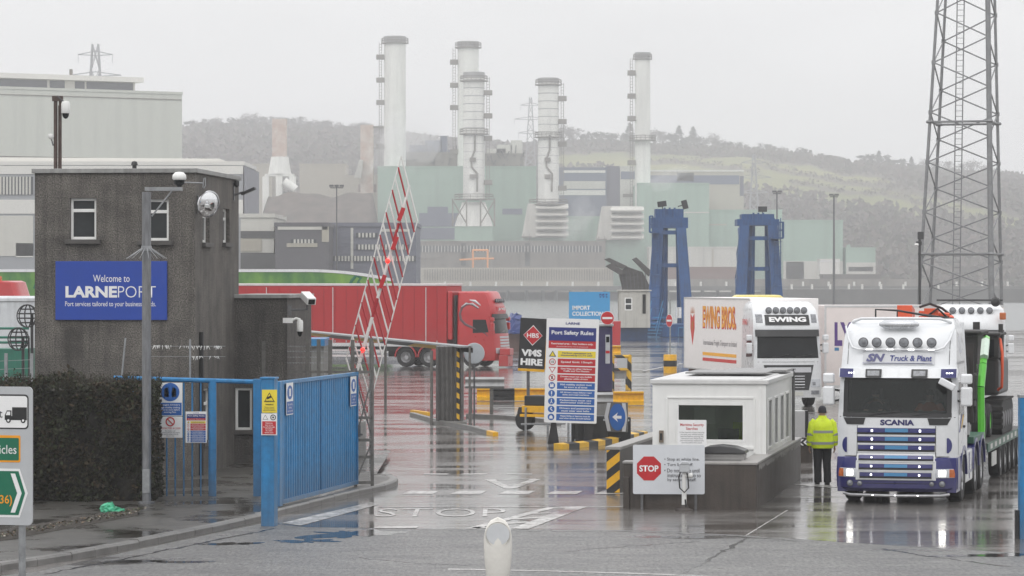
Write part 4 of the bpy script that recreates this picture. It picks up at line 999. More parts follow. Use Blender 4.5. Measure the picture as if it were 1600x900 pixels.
mb = MB(); mb.rings([[(-.62 + a * .5, 1.80 + b_ * .4, z) for a, b_ in ((-.5, -.1), (.5, -.1), (.45, .1), (-.45, .1))] for z in (1.0, 1.25, 1.5)]); mb.build("hanging_jacket", mat("jacket_lime", (.5, .65, .05), .7, var=.3, bump=.4, bscale=8), KS)
MB().box(-1.7, -1.25, 1.86, 1.89, 1.45, 1.8).build("notice_sheet", sign_white, KS)
for s_ in side: window(KS, SX, *s_, sill=False, depth=.03, glass=pane_glass, t_=.05)
mb = MB(); mb.box(-2.04, -.24, -.02, -.002, 2.06, 2.10).box(-2.06, -2.02, -.02, -.002, .95, 2.06).box(-.26, -.22, -.02, -.002, .95, 2.06).box(-.16, -.1, -.02, -.002, .2, 2.3).box(-2.04, -.24, -.03, -.002, 1.02, 1.08); mb.build("panel_trim", pvc_white, KS, bevel=.005)
mb = MB(); mb.bar((.06, kd - .25, 0), (.06, kd - .25, kh - .05), .035, 8); mb.bar((.06, kd - .12, 0), (.06, kd - .12, kh + .1), .02, 8); mb.build("downpipe", mat("dark_pipe", (.1, .1, .1), .4), KS, smooth=40)
MB().box(-2.20, -2.11, -.05, -.002, 1.15, 1.40).build("intercom", mat("bronze_box", (.20, .16, .12), .4), KS, bevel=.006); MB().box(-2.18, -2.13, -.055, -.051, 1.20, 1.34).build("intercom_plate", black_plastic, KS)
mb = MB(); mb.box(-1.9, -.2, 2.0, 4.0, kh + .15, kh + .18).box(-1.3, .02, 4.3, kd, kh + .12, kh + .17); mb.build("roof_panel", mat("roof_sheet", (.20, .20, .20), .3, var=.2), KS)


NT = Thing("security_notice", "white Maritime Security Searches notice propped before the kiosk window", "notice", ISc + Matrix.Rotation(ISR, 3, 'Z') @ Vector((-1.86 + .1, .30, 0)), ISR)
def island_px(t, px, py): return (px - t.px0) / t.s, H - (py - CY) / t.s
NT.px0 = CX + NT.loc.x * F / NT.loc.y; NT.s = F / NT.loc.y
a0, b0 = island_px(NT, 1059, 697); a1, b1 = island_px(NT, 1104, 656)
MB().box(a0, a1, 0, .012, b0, b1).build("panel", sign_white, NT, bevel=.003)
lettering("Maritime Security\nSearches", NT, ((a0 + a1) / 2, 0, b1 - .13), (a1 - a0) * .82, .13, sign_red, bold=.01)
lettering("In the interests of port security\nyou and your vehicle may be\nsearched before entering this\nrestricted area. Please have\nyour documents ready for the\nsecurity staff at this check.", NT, ((a0 + a1) / 2, 0, b0 + .17), (a1 - a0) * .86, .24, text_grey)
MB().box((a0 + a1) / 2 - .02, (a0 + a1) / 2 + .02, .014, .05, hw_, b1 - .1).build("stand", steel, NT)

ST = Thing("stop_board", "light grey board with a red stop octagon and driver instructions on the low wall", "sign", ISc + Matrix.Rotation(ISR, 3, 'Z') @ Vector((-1.86, -.10, 0)), R(-4))
ST.s = F / ST.loc.y; ST.px0 = CX + ST.loc.x * ST.s
sx0, sz0 = ST.X(989), ST.Z(772); sx1, sz1 = ST.X(1101), ST.Z(695)
mb = MB(); mb.prism(rrect(sx0, sx1, sz0, sz1, .035), 'y', -.012, .0); mb.build("panel", mat("board_grey_white", (.62, .64, .67), .4, var=.06), ST)
mb = MB(); mb.box(sx0 + .15, sx0 + .2, .0, .06, 0, sz1 - .05).box(sx1 - .2, sx1 - .15, .0, .06, 0, sz1 - .05); mb.build("leg", dark_steel, ST)
oc, oz, orr = ST.X(1014), ST.Z(732), 20.3 / ST.s
mb = MB(); mb.prism([(oc + orr * cos(R(22.5 + 45 * k)), oz + orr * sin(R(22.5 + 45 * k))) for k in range(8)], 'y', -.016, -.012); mb.build("stop_octagon", sign_red, ST)
lettering("STOP", ST, (oc, -.016, oz), 30 / ST.s, 10 / ST.s, sign_white, bold=.03)
for tx, xa_, xb_, yc in (("• Stop at white line.", 1038, 1093, 718), ("• Turn lights off.", 1038, 1083, 726.5), ("• Do not move until", 1038, 1093, 735), ("instructed to do so", 1043, 1095, 742.5), ("by security staff.", 1043, 1088, 750)):
    lettering(tx, ST, (ST.X((xa_ + xb_) / 2), -.012, ST.Z(yc)), (xb_ - xa_) / ST.s, 6.2 / ST.s, text_grey, bold=.01)

GBn = Thing("grit_bin", "grey plastic grit bin with a curved dark lid behind the low wall", "bin", ISc + Matrix.Rotation(ISR, 3, 'Z') @ Vector((-.80, 1.0, 0)), ISR)
GBn.s = F / GBn.loc.y
mb = MB(); mb.prism([(-.38, 0), (.44, 0), (.48, 1.06), (-.42, 1.06)], 'y', -.28, .28); mb.build("bin_body", mat("grit_grey", (.36, .35, .34), .5, var=.15), GBn, bevel=.02)
mb = MB(); mb.prism([(-.45, 1.06), (.52, 1.06), (.50, 1.12), (.3, 1.19), (0, 1.22), (-.26, 1.19), (-.44, 1.12)], 'y', -.33, .33); mb.build("lid", mat("lid_dark", (.06, .06, .062), .35, var=.2), GBn, bevel=.015)
mb = MB(); [mb.box(-.40, .44, -.292, -.282, z, z + .02) for z in (.94, 1.0)]; mb.build("ribs", MATS["grit_grey"], GBn)

PD = Thing("sensor_post", "short white post with grey sensor box and cables before the stop board", "post", gnd(1069, 798), 0)
mb = MB(); mb.bar((0, 0, .06), (0, 0, PD.Z(738)), .05, 12, .045); mb.build("post_shaft", pvc_white, PD, smooth=40)
mb = MB(); mb.lathe([(.18, 0), (.17, .03), (.09, .05), (.07, .12)], (0, 0, 0), 'z', 16); mb.build("foot", mat("rusty_foot", (.06, .05, .045), .7, var=.4), PD, smooth=30)
mb = MB(); mb.box(-.09, .10, -.12, .08, PD.Z(737), PD.Z(725)); mb.prism([(-.1, PD.Z(725)), (.11, PD.Z(725)), (.06, PD.Z(721)), (-.05, PD.Z(721))], 'y', -.13, .08); mb.build("sensor_box", sign_grey, PD, bevel=.008)
mb = MB(); mb.lathe([(0, -.12), (.05, -.1), (.055, .06), (0, .07)], (.10, 0, PD.Z(743)), 'x', 14); mb.build("side_lamp", pvc_white, PD, smooth=50)
mb = MB(); mb.tube([(-.06, -.1, PD.Z(733)), (-.11, -.12, PD.Z(745)), (-.09, -.1, PD.Z(762)), (.0, -.09, PD.Z(769)), (.08, -.1, PD.Z(762)), (.07, -.08, PD.Z(748)), (.05, -.06, PD.Z(738))], .014, 6); mb.tube([(.02, -.06, PD.Z(780)), (.03, -.07, PD.Z(790)), (.0, -.05, PD.Z(797))], .016, 6); mb.build("cable", black_plastic, PD, smooth=50)

BP = Thing("gate_slam_post", "tall blue steel gate post at the far verge of the exit road", "post", gnd(1604, 842), 0)
MB().box(-.13, .13, -.13, .13, -.02, BP.Z(621)).build("shaft", blue_steel, BP, bevel=.012)
MB().box(-.14, .14, -.14, .14, BP.Z(621), BP.Z(617)).build("cap", steel, BP); MB().box(-.2, -.13, -.06, .06, .0, .5).build("buffer", black_plastic, BP)

# grey drain boxes and signs seen between kiosk and walking man
AR = standing("bend_chevron_board", "small black and white chevron board beyond the kiosk on a grey wall", "road sign", 1248, 78.5, 0)
MB().box(AR.X(1236), AR.X(1262), -.02, .02, AR.Z(697), AR.Z(685)).build("panel", sign_black, AR)
mb = MB()
for x in (1241, 1249, 1257):
    cx_ = AR.X(x); z_ = AR.Z(691); d = 5 / AR.s; mb.prism([(cx_ - .03, z_), (cx_ + .06, z_ + d), (cx_ + .11, z_ + d), (cx_ + .02, z_), (cx_ + .11, z_ - d), (cx_ + .06, z_ - d)], 'y', -.024, -.02)
mb.build("chevron", sign_white, AR); MB().box(AR.X(1236), AR.X(1270), .03, .3, 0, AR.Z(684)).build("backing_wall", brown, AR)
UB = standing("utility_cabinet", "light grey steel utility cabinet standing between the kiosk and the walking man", "cabinet", 1249, 81.0, 0)
MB().box(UB.X(1232), UB.X(1258), 0, .4, UB.Z(690), UB.Z(642)).build("cabinet_body", mat("cabinet_grey", (.42, .42, .42), .4, var=.12), UB, bevel=.01); MB().box(UB.X(1258), UB.X(1263), .0, .4, 0, UB.Z(642)).build("post", black_plastic, UB); MB().box(UB.X(1234), UB.X(1256), .1, .3, 0, UB.Z(690)).build("plinth", concrete, UB)

# ------------------------------------------------------------------ port rules island in the middle
yk = stripes("kerb_yellow_black", S((214, 168, 40)), (.02, .02, .02), .9, (.9, .44, 0))
KI = Thing("striped_kerb", "curved yellow and black striped kerb round the rules sign island", "kerb", gnd(935, 697), 0)
mb = MB(); pts = [gnd(x, y) - KI.loc for x, y in ((880, 702), (905, 700), (935, 697), (965, 692), (990, 686), (1012, 681))]
for a, b_ in zip(pts, pts[1:]):
    d = (b_ - a).normalized(); n = Vector((-d.y, d.x, 0)); mb.rings([[a, a + UZ * .13, a + n * .3 + UZ * .15, a + n * .3], [b_, b_ + UZ * .13, b_ + n * .3 + UZ * .15, b_ + n * .3]])
mb.build("kerb_line", yk, KI)
PR = standing("safety_rules_sign", "tall white Port Safety Rules sign with red and blue rule panels on black legs", "sign", 891, 87.5, 0)
PR.w = 82 / PR.s; PR.h = 163 / PR.s
pz = PR.Z(661)
class Lift(Thing):      # the same plate drawing on a raised board
    def __init__(self): pass
fb = MB(Matrix.Translation((0, 0, pz)) @ Matrix.Rotation(R(1.5), 4, 'Y')); fb.prism(rrect(-PR.w / 2, PR.w / 2, 0, PR.h, .03), 'y', 0, .03)
board = fb.build("board", sign_white, PR)
bd = Lift(); bd.o = board; bd.w, bd.h = PR.w, PR.h
n_before = set(bpy.data.objects)
rules_board(bd)
for o in set(bpy.data.objects) - n_before:
    o.parent = board; o.location.z = pz; o.rotation_euler.y = R(1.5); o.location.y = -.001
mb = MB(); mb.prism([(-.62, 0), (-.30, 0), (-.40, pz + .12), (-.50, pz + .12)], 'y', .04, .2); mb.build("leg", sign_black, PR); MB().box(.14, .22, .04, .12, 0, pz + .2).build("leg", sign_black, PR); MB().box(.38, .62, .04, .2, 0, pz + .1).build("leg", sign_black, PR)
BB = standing("black_barrier_block", "black plastic barrier block standing behind the rules sign", "barrier", 935, 88.6, 0)
mb = MB(); mb.box(BB.X(893), BB.X(950), 0, .5, 0, BB.Z(650)).box(BB.X(950), BB.X(986), .1, .5, 0, BB.Z(652)); mb.build("block_body", black_plastic, BB, bevel=.03)
mb = MB(); [mb.disc((BB.X(x), (0.0 if x < 950 else .1) - .001, BB.Z(y)), .03, 'y', 10, .004) for x, y in ((899, 656), (982, 657), (899, 688), (944, 656))]; mb.build("bolt_holes", sign_grey, BB)
KL = standing("keep_left_sign", "chevron board with a round blue arrow sign on the black barrier block", "road sign", 965, 88.3, at(0, 675, 88.3).z, R(-38))
kx = .26
mb = MB(); mb.prism([(-.34, 0), (.34, 0), (.34, .82), (-.34, .82)], 'y', 0, .02); mb.build("panel", mat("chevron_grey", (.10, .10, .10), .4), KL)
mb = MB()
for q in (-1, 1): mb.prism([(q * .25 - .10, 0.02), (q * .25 + .02, .02), (q * .25 - .08 + .16 * (q > 0) - .0, .41), (q * .25 + .02, .80), (q * .25 - .10, .80), (q * .25 - .2 + .16 * (q > 0), .41)], 'y', -.004, 0)
mb.build("chevron", mat("chevron_pale", (.55, .56, .58), .3, var=.1), KL)
mb = MB(); mb.disc((0, -.006, .41), .37, 'y', 32, .006, rx=.27); mb.build("blue_disc", sign_blue, KL)
mb = MB(); mb.prism([(.14, .37), (.14, .45), (-.03, .45), (.02, .54), (-.17, .41), (.02, .28), (-.03, .37)], 'y', -.016, -.012); mb.build("arrow", sign_white, KL)
TM = standing("ticket_machine", "tall purple ticket machine cabinet with a grey lit panel behind the rules sign", "ticket machine", 940, 93.0, 0)
tm_m = mat("purple_cabinet", S((52, 46, 84)), .35, var=.2, grime=(.5, 2.0, .4))
MB().box(TM.X(926), TM.X(957), 0, .7, TM.Z(612), TM.Z(510)).build("cabinet_body", tm_m, TM, bevel=.02); MB().box(TM.X(926), TM.X(959), -.05, .75, TM.Z(510), TM.Z(506)).build("top", sign_grey, TM, bevel=.02)
MB().box(TM.X(930), TM.X(955), .1, .6, 0, TM.Z(612)).build("plinth", concrete, TM)
MB().box(TM.X(946), TM.X(953), -.02, -.001, TM.Z(568), TM.Z(523)).build("service_panel", mat("panel_pale", (.45, .46, .48), .3), TM); MB().box(TM.X(946.5), TM.X(952.5), -.03, -.021, TM.Z(552), TM.Z(548)).build("slot", sign_red, TM); MB().box(TM.X(947), TM.X(952), -.03, -.021, TM.Z(535), TM.Z(526)).build("screen", dark_glass, TM)
def no_entry(label, px, py, rpx, Y, z0, squash=1.0, rotz=0):
    t = standing("no_entry_sign", label, "road sign", px, Y, z0, rotz); r_ = rpx / t.s
    c = t.Z(py)
    mb = MB(); mb.disc((0, 0, c), r_ * 1.06, 'y', 32, .01, rx=r_ * 1.06); mb.build("sign_plate", sign_white, t)
    mb = MB(); mb.disc((0, -.0102, c), r_, 'y', 32, .004); mb.build("red_disc", sign_red, t)
    MB().box(-r_ * .78, r_ * .78, -.019, -.0144, c - r_ * .16, c + r_ * .16).build("white_bar", sign_white, t)
    return t, c, r_
t, c, r_ = no_entry("round red no entry sign on top of the purple ticket machine", 949, 497, 10, 92.8, TM.Z(506))
MB().box(-.04, .04, .002, .04, 0, c).build("post", steel, t)
t, c, r_ = no_entry("round red no entry sign on a slim grey pole in a striped concrete drum", 1046, 501, 9.5, gnd(0, 583).y, 0, rotz=R(-62))
mb = MB(); mb.bar((0, .04, .0), (0, .04, t.Z(468)), .035, 10); mb.build("pole", steel, t)
mb = MB(); dz = t.Z(554); mb.lathe([(0, dz), (.30, dz), (.32, dz - .04), (.32, 0)], (0, .04, 0), 'z', 24); mb.build("concrete_drum", hazard_yellow, t, smooth=40)
mb = MB(); mb.lathe([(.325, dz * .68), (.325, dz * .36)], (0, .04, 0), 'z', 24); mb.build("black_band", sign_black, t, smooth=40)

def rail_barrier(label, x0, x1, yt, yb, Y, blackfrom=None, blackto=None):
    """pressed steel traffic barrier painted yellow with a black stretch"""
    t = standing("traffic_barrier", label, "barrier", (x0 + x1) / 2, Y, 0, 0)
    z1, z0 = t.Z(yt), max(0.0, t.Z(yb)); hh_ = z1 - z0
    prof = [(0.32, z0), (-.05, z0), (-.05, z0 + hh_ * .3), (.10, z0 + hh_ * .42), (.10, z1 - hh_ * .2), (.0, z1 - hh_ * .12), (.0, z1), (.32, z1)]
    def seg(a, b_, m): mb = MB(); mb.rings([[(t.X(a), u, v) for u, v in prof], [(t.X(b_), u, v) for u, v in prof]]); mb.build("barrier_length", m, t)
    if blackfrom: seg(x0, blackfrom, hazard_yellow); seg(blackfrom, blackto, sign_black); seg(blackto, x1, hazard_yellow)
    else: seg(x0, x1, hazard_yellow)
    return t
rail_barrier("yellow and black steel traffic barrier lying behind the hire board", 745, 860, 607, 626, gnd(0, 627).y, 768, 804)
rail_barrier("plain yellow steel traffic barrier end beside the ticket machine", 958, 1006, 612, 633, gnd(0, 634).y)
rail_barrier("short yellow barrier end far behind the ticket machine", 955, 970, 540, 556, gnd(0, 592).y)
def armco(label, x0, x1, yt, yb, Y, posts):
    t = standing("guard_rail", label, "guard rail", (x0 + x1) / 2, Y, 0); z1, z0 = t.Z(yt), t.Z(yb); h_ = z1 - z0
    prof = [(0, z0), (-.07, z0 + h_ * .2), (0, z0 + h_ * .45), (0, z0 + h_ * .55), (-.07, z0 + h_ * .8), (0, z1), (.02, z1), (.02, z0)]
    mb = MB(); mb.rings([[(t.X(x0), u, v) for u, v in prof], [(t.X(x1), u, v) for u, v in prof]]); mb.build("rail", mat("armco_grey", (.36, .36, .36), .45, metal=.3, var=.2, streak=.2), t)
    for x in posts: MB().box(t.X(x) - .06, t.X(x) + .06, .03, .15, 0, z1).build("post", MATS["old_steel_angle"], t)
armco("grey steel guard rail beside the shelter column", 727, 788, 589, 607, gnd(0, 652).y, (735, 768))
armco("short grey guard rail below the purple ticket machine", 927, 958, 613, 631, 91.5, (930, 954))
BS = standing("striped_frame_barrier", "yellow and black tube frame barrier with a grey plate behind the ticket machine", "barrier", 972, gnd(0, 610).y, 0)
yb_ = stripes("tube_stripes", S((214, 168, 40)), (.02, .02, .02), .5, (.7, .3, .7))
mb = MB()
for z in (557, 577): mb.bar(BS.P(955, z), BS.P(985, z), .07, 8)
for x in (957, 984): mb.bar((BS.X(x), 0, 0), BS.P(x, 555), .08, 8)
mb.bar(BS.P(984, 556), (BS.X(984), 1.6, BS.Z(560)), .06, 8); mb.bar((BS.X(982), 1.6, 0), (BS.X(982), 1.6, BS.Z(558)), .07, 8); mb.build("tube_frame", yb_, BS, smooth=40)
MB().box(BS.X(964), BS.X(980), -.05, .0, BS.Z(575), BS.Z(560)).build("grey_plate", sign_grey, BS); MB().box(BS.X(955), BS.X(979), .1, .14, BS.Z(592), BS.Z(580)).build("lower_plate", MATS["armco_grey"], BS)

# VMS hire board on its trailer
VB = standing("hire_board", "black VMS HIRE board with a red diamond on a yellow frame", "sign", 825, 96.0, 0, R(-6))
mb = MB(Matrix.Rotation(R(3), 4, 'Y')); v0, v1 = VB.Z(576), VB.Z(497); hwv = .40
mb.box(-hwv, hwv, 0, .10, v0, v1); mb.build("panel", sign_black, VB, bevel=.01)
mb = MB(Matrix.Rotation(R(3), 4, 'Y')); mb.box(-hwv, hwv, -.02, .12, v0 - .08, v0 - .005).box(hwv + .005, hwv + .06, -.02, .12, v0, v1); mb.build("frame", hazard_yellow, VB)
sh = .10
def vr(x, z): return Matrix.Rotation(R(3), 3, 'Y') @ Vector((x, -.001, z))
uu, vv = Matrix.Rotation(R(3), 3, 'Y') @ UX, Matrix.Rotation(R(3), 3, 'Y') @ UZ
dc_ = v0 + (v1 - v0) * .66
def rot_poly(pts, y0, y1, nm, m): mb = MB(Matrix.Rotation(R(3), 4, 'Y')); mb.prism(pts, 'y', y1, y0); mb.build(nm, m, VB)
rot_poly([(0, dc_ - .31), (.29, dc_), (0, dc_ + .31), (-.29, dc_)], -.0005, -.004, "diamond_rim", sign_white); rot_poly([(0, dc_ - .28), (.28, dc_), (0, dc_ + .28), (-.28, dc_)], -.004, -.008, "diamond", sign_red)
lettering("HBS", VB, vr(0, dc_) + Vector((0, -.008, 0)), .36, .14, sign_white, u=uu, v=vv, bold=.02)
lettering("VMS\nHIRE", VB, vr(0, v0 + .34), .66, .48, sign_white, u=uu, v=vv, bold=.05)
mb = MB(); mb.bar((0, .06, .3), (0, .06, v0), .05, 8); mb.build("mast", dark_steel, VB, smooth=40)
TR = standing("sign_trailer", "small yellow and black towed trailer with a road wheel behind the rules sign", "trailer", 838, 95.0, 0, R(-30))
mb = MB(); mb.box(-.5, 1.3, 0, .9, .55, .75).box(-.55, 1.3, -.03, .95, .42, .5); mb.build("chassis", hazard_yellow, TR, bevel=.01)
mb = MB(); mb.box(-.45, 1.2, .05, .85, .75, 1.05); mb.build("battery_box", sign_black, TR, bevel=.03)
mb = MB(); mb.lathe([(0, -.12), (.2, -.12), (.3, -.08), (.31, 0), (.3, .08), (.2, .12), (0, .12)], (-.55, .3, .31), 'y', 22); mb.build("wheel", rubber, TR, smooth=40)
mb = MB()
for (x, y) in ((-.35, -.02), (1.1, -.02), (.4, -.02)): mb.bar((x, y, 0), (x, y, .7), .035, 8)
mb.bar((-.5, -.03, .2), (1.0, -.03, .25), .03, 6); mb.build("jack_leg", steel, TR)
mb = MB(); mb.prism([(-.72, .52), (-.35, .52), (-.35, .7), (-.66, .7)], 'y', .1, .5); mb.build("mudguard", black_plastic, TR)

# ------------------------------------------------------------------ open shelter roof and striped column
yA, yB = 99.0, 126.0
SH = standing("shelter_roof", "long low grey shelter roof with black and yellow edging on steel posts", "shelter", 735, yA, 0)
a = at(738, 543, yA) - SH.loc; b_ = at(462, 516, yB) - SH.loc; d = (b_ - a).normalized(); n = Vector((d.y, -d.x, 0)).normalized() * -.42
mb = MB(); th = UZ * .05
mb.add([a, b_, b_ + n, a + n, a + th, b_ + th, b_ + n + th, a + n + th], [(0, 1, 2, 3), (7, 6, 5, 4), (0, 4, 5, 1), (1, 5, 6, 2), (2, 6, 7, 3), (3, 7, 4, 0)]); mb.build("roof_slab", mat("roof_felt", (.27, .28, .29), .35, var=.25, scale=1.5), SH)
mb = MB(); n2 = n.normalized() * -.02
mb.add([a - UZ * .16 + n2, b_ - UZ * .16 + n2, b_ - UZ * .005 + n2, a - UZ * .005 + n2, a - UZ * .16, b_ - UZ * .16, b_ - UZ * .005, a - UZ * .005], [(0, 1, 2, 3), (7, 6, 5, 4), (0, 4, 5, 1), (1, 5, 6, 2), (2, 6, 7, 3), (3, 7, 4, 0)]); mb.build("striped_edge", stripes("edge_stripes", S((200, 160, 60)), (.03, .03, .03), .55, (.7, .25, .6)), SH)
mb = MB(); mb.bar((SH.X(674), .3, 0), (SH.X(674), .3, a.z - .1), .05, 8); mb.build("post", MATS["old_steel_angle"], SH, smooth=40)
mb = MB(); mb.bar((SH.X(734), -.1, 0), (SH.X(734), -.1, a.z + .05), .04, 8); mb.build("post", MATS["old_steel_angle"], SH, smooth=40)
for tt in (.45, .8):
    p = a.lerp(b_, tt); mb = MB(); mb.bar((p.x + .1, p.y + .3, -.0), (p.x + .1, p.y + .3, p.z), .05, 8); mb.build("post", MATS["old_steel_angle"], SH, smooth=40)
CO = standing("corrugated_column", "grey corrugated steel column with a yellow black striped strip under the shelter", "column", 702, 99.6, 0)
pts = []; xa_, xb_ = CO.X(681), CO.X(724); n_ = 12
poly = [(xa_ + (xb_ - xa_) * i / n_, -.05 if i % 2 else .02) for i in range(n_ + 1)] + [(xb_, .9), (xa_, .9)]
mb = MB(); mb.prism(poly, 'z', 0, 2.42); mb.build("sheet_body", mat("column_sheet", (.15, .145, .14), .5, metal=.2, var=.35, streak=.4), CO)
MB().box(CO.X(713.5), CO.X(718), -.08, -.055, .1, 2.3).build("hazard_strip", stripes("strip_stripes", S((214, 168, 40)), (.02, .02, .02), .28, (.5, 0, .87)), CO)
MB().box(xa_ - .1, xb_ + .1, -.25, 1.0, 0, .1).build("plinth", concrete, CO)
IK = Thing("island_kerb", "long low grey kerb with yellow ends under the shelter", "kerb", gnd(690, 662), 0)
def kerb_run(pts, m, nm, w=.16):
    mb = MB(); P = [gnd(*p) - IK.loc for p in pts]
    for a_, b2 in zip(P, P[1:]):
        d = (b2 - a_).normalized(); n = Vector((-d.y, d.x, 0)) * w; mb.rings([[a_, a_ + UZ * .12, a_ + n + UZ * .12, a_ + n], [b2, b2 + UZ * .12, b2 + n + UZ * .12, b2 + n]])
    mb.build(nm, m, IK)
kerb_run([(640, 650), (668, 658), (690, 664), (730, 671), (760, 679)], kerb_mat, "kerb_stones"); kerb_run([(760, 679), (770, 682)], hazard_yellow, "painted_end"); kerb_run([(728, 652), (790, 655), (870, 662)], kerb_mat, "kerb_stones"); kerb_run([(641, 646), (668, 650)], hazard_yellow, "painted_end")

BH = standing("blue_booth", "small blue steel booth with a grey band behind the wire fence", "booth", 478, 108.0, 0)
MB().box(BH.X(449), BH.X(506), 0, 2.5, 0, BH.Z(541)).build("booth_wall", mat("booth_grey", (.2, .2, .19), .6, var=.2, streak=.25), BH)
mb = MB(); mb.box(BH.X(447), BH.X(508), -.2, 2.6, BH.Z(541), BH.Z(529)); mb.build("roof", blue_steel, BH, bevel=.02); MB().box(BH.X(448), BH.X(478), -.05, -.002, 0, BH.Z(555)).build("door", blue_steel, BH, bevel=.01)
RD = standing("round_mirror_back", "large round grey disc back of a traffic mirror beside the shelter", "mirror", 741, 101.0, 0)
mb = MB(); mb.disc((0, 0, RD.Z(552)), .33, 'y', 30, .06); mb.build("disc", mat("disc_grey", (.42, .45, .48), .4, var=.08), RD, bevel=.015); mb = MB(); mb.bar((0, .03, 0), (0, .03, RD.Z(552)), .03, 8); mb.build("post", dark_steel, RD)

# ------------------------------------------------------------------ yard beyond: boards, cabin, linkspan towers, ramp
IC = standing("import_collection_board", "light blue Import Collection board on the far quayside", "sign", 921, 205.0, 0)
z0, z1 = IC.Z(500), IC.Z(456); x0, x1 = IC.X(889), IC.X(953)
MB().box(x0, x1, 0, .08, z0, z1).build("panel", mat("sky_blue_board", S((58, 150, 205)), .4, var=.06), IC)
lettering("IMPORT\nCOLLECTION", IC, ((IC.X(894) + IC.X(942)) / 2, 0, IC.Z(485.5)), 48 / IC.s, 16 / IC.s, sign_white, bold=.03, align='LEFT')
mb = MB()
for i in range(3):
    for j in range(2): mb.disc((IC.X(938 + i * 5), 0, IC.Z(460 + j * 4)), .05, 'y', 8, .01)
mb.build("dots", sign_navy, IC); lettering("P&O", IC, (IC.X(942), 0, IC.Z(461)), 11 / IC.s, 4 / IC.s, sign_navy)
MB().box(x0 + .2, x0 + .3, .09, .2, 0, z1).build("leg", steel, IC); MB().box(x1 - .3, x1 - .2, .09, .2, 0, z1).build("leg", steel, IC)
CB = standing("site_cabin", "pale grey site cabin with a small dark window beside the blue tower", "cabin", 985, 235.0, 0)
cm = mat("cabin_beige", (.50, .49, .45), .5, var=.1, streak=.2)
mb = MB(); mb.wall(CB.X(967), CB.X(1002), CB.Z(512), CB.Z(455), [(CB.X(976), CB.X(988), CB.Z(485), CB.Z(465))], .06); mb.box(CB.X(1002), CB.X(1016), .02, 2.4, CB.Z(512), CB.Z(456)).box(CB.X(967), CB.X(1002), 2.2, 2.4, CB.Z(512), CB.Z(455)); mb.build("cabin_wall", cm, CB)
MB().box(CB.X(965), CB.X(1018), -.1, 2.5, CB.Z(455), CB.Z(453)).build("roof", cm, CB)
window(CB, None, CB.X(976), CB.X(988), CB.Z(485), CB.Z(465), split=CB.Z(475), depth=.05, sill=False, t_=.08); MB().box(CB.X(1004), CB.X(1009), -.02, .015, CB.Z(490), CB.Z(460)).build("door_window", dark_glass, CB); MB().box(CB.X(970), CB.X(1012), .3, 2, 0, CB.Z(512)).build("plinth", mat("dark_blue_plinth", S((16, 52, 92)), .5, var=.4), CB)

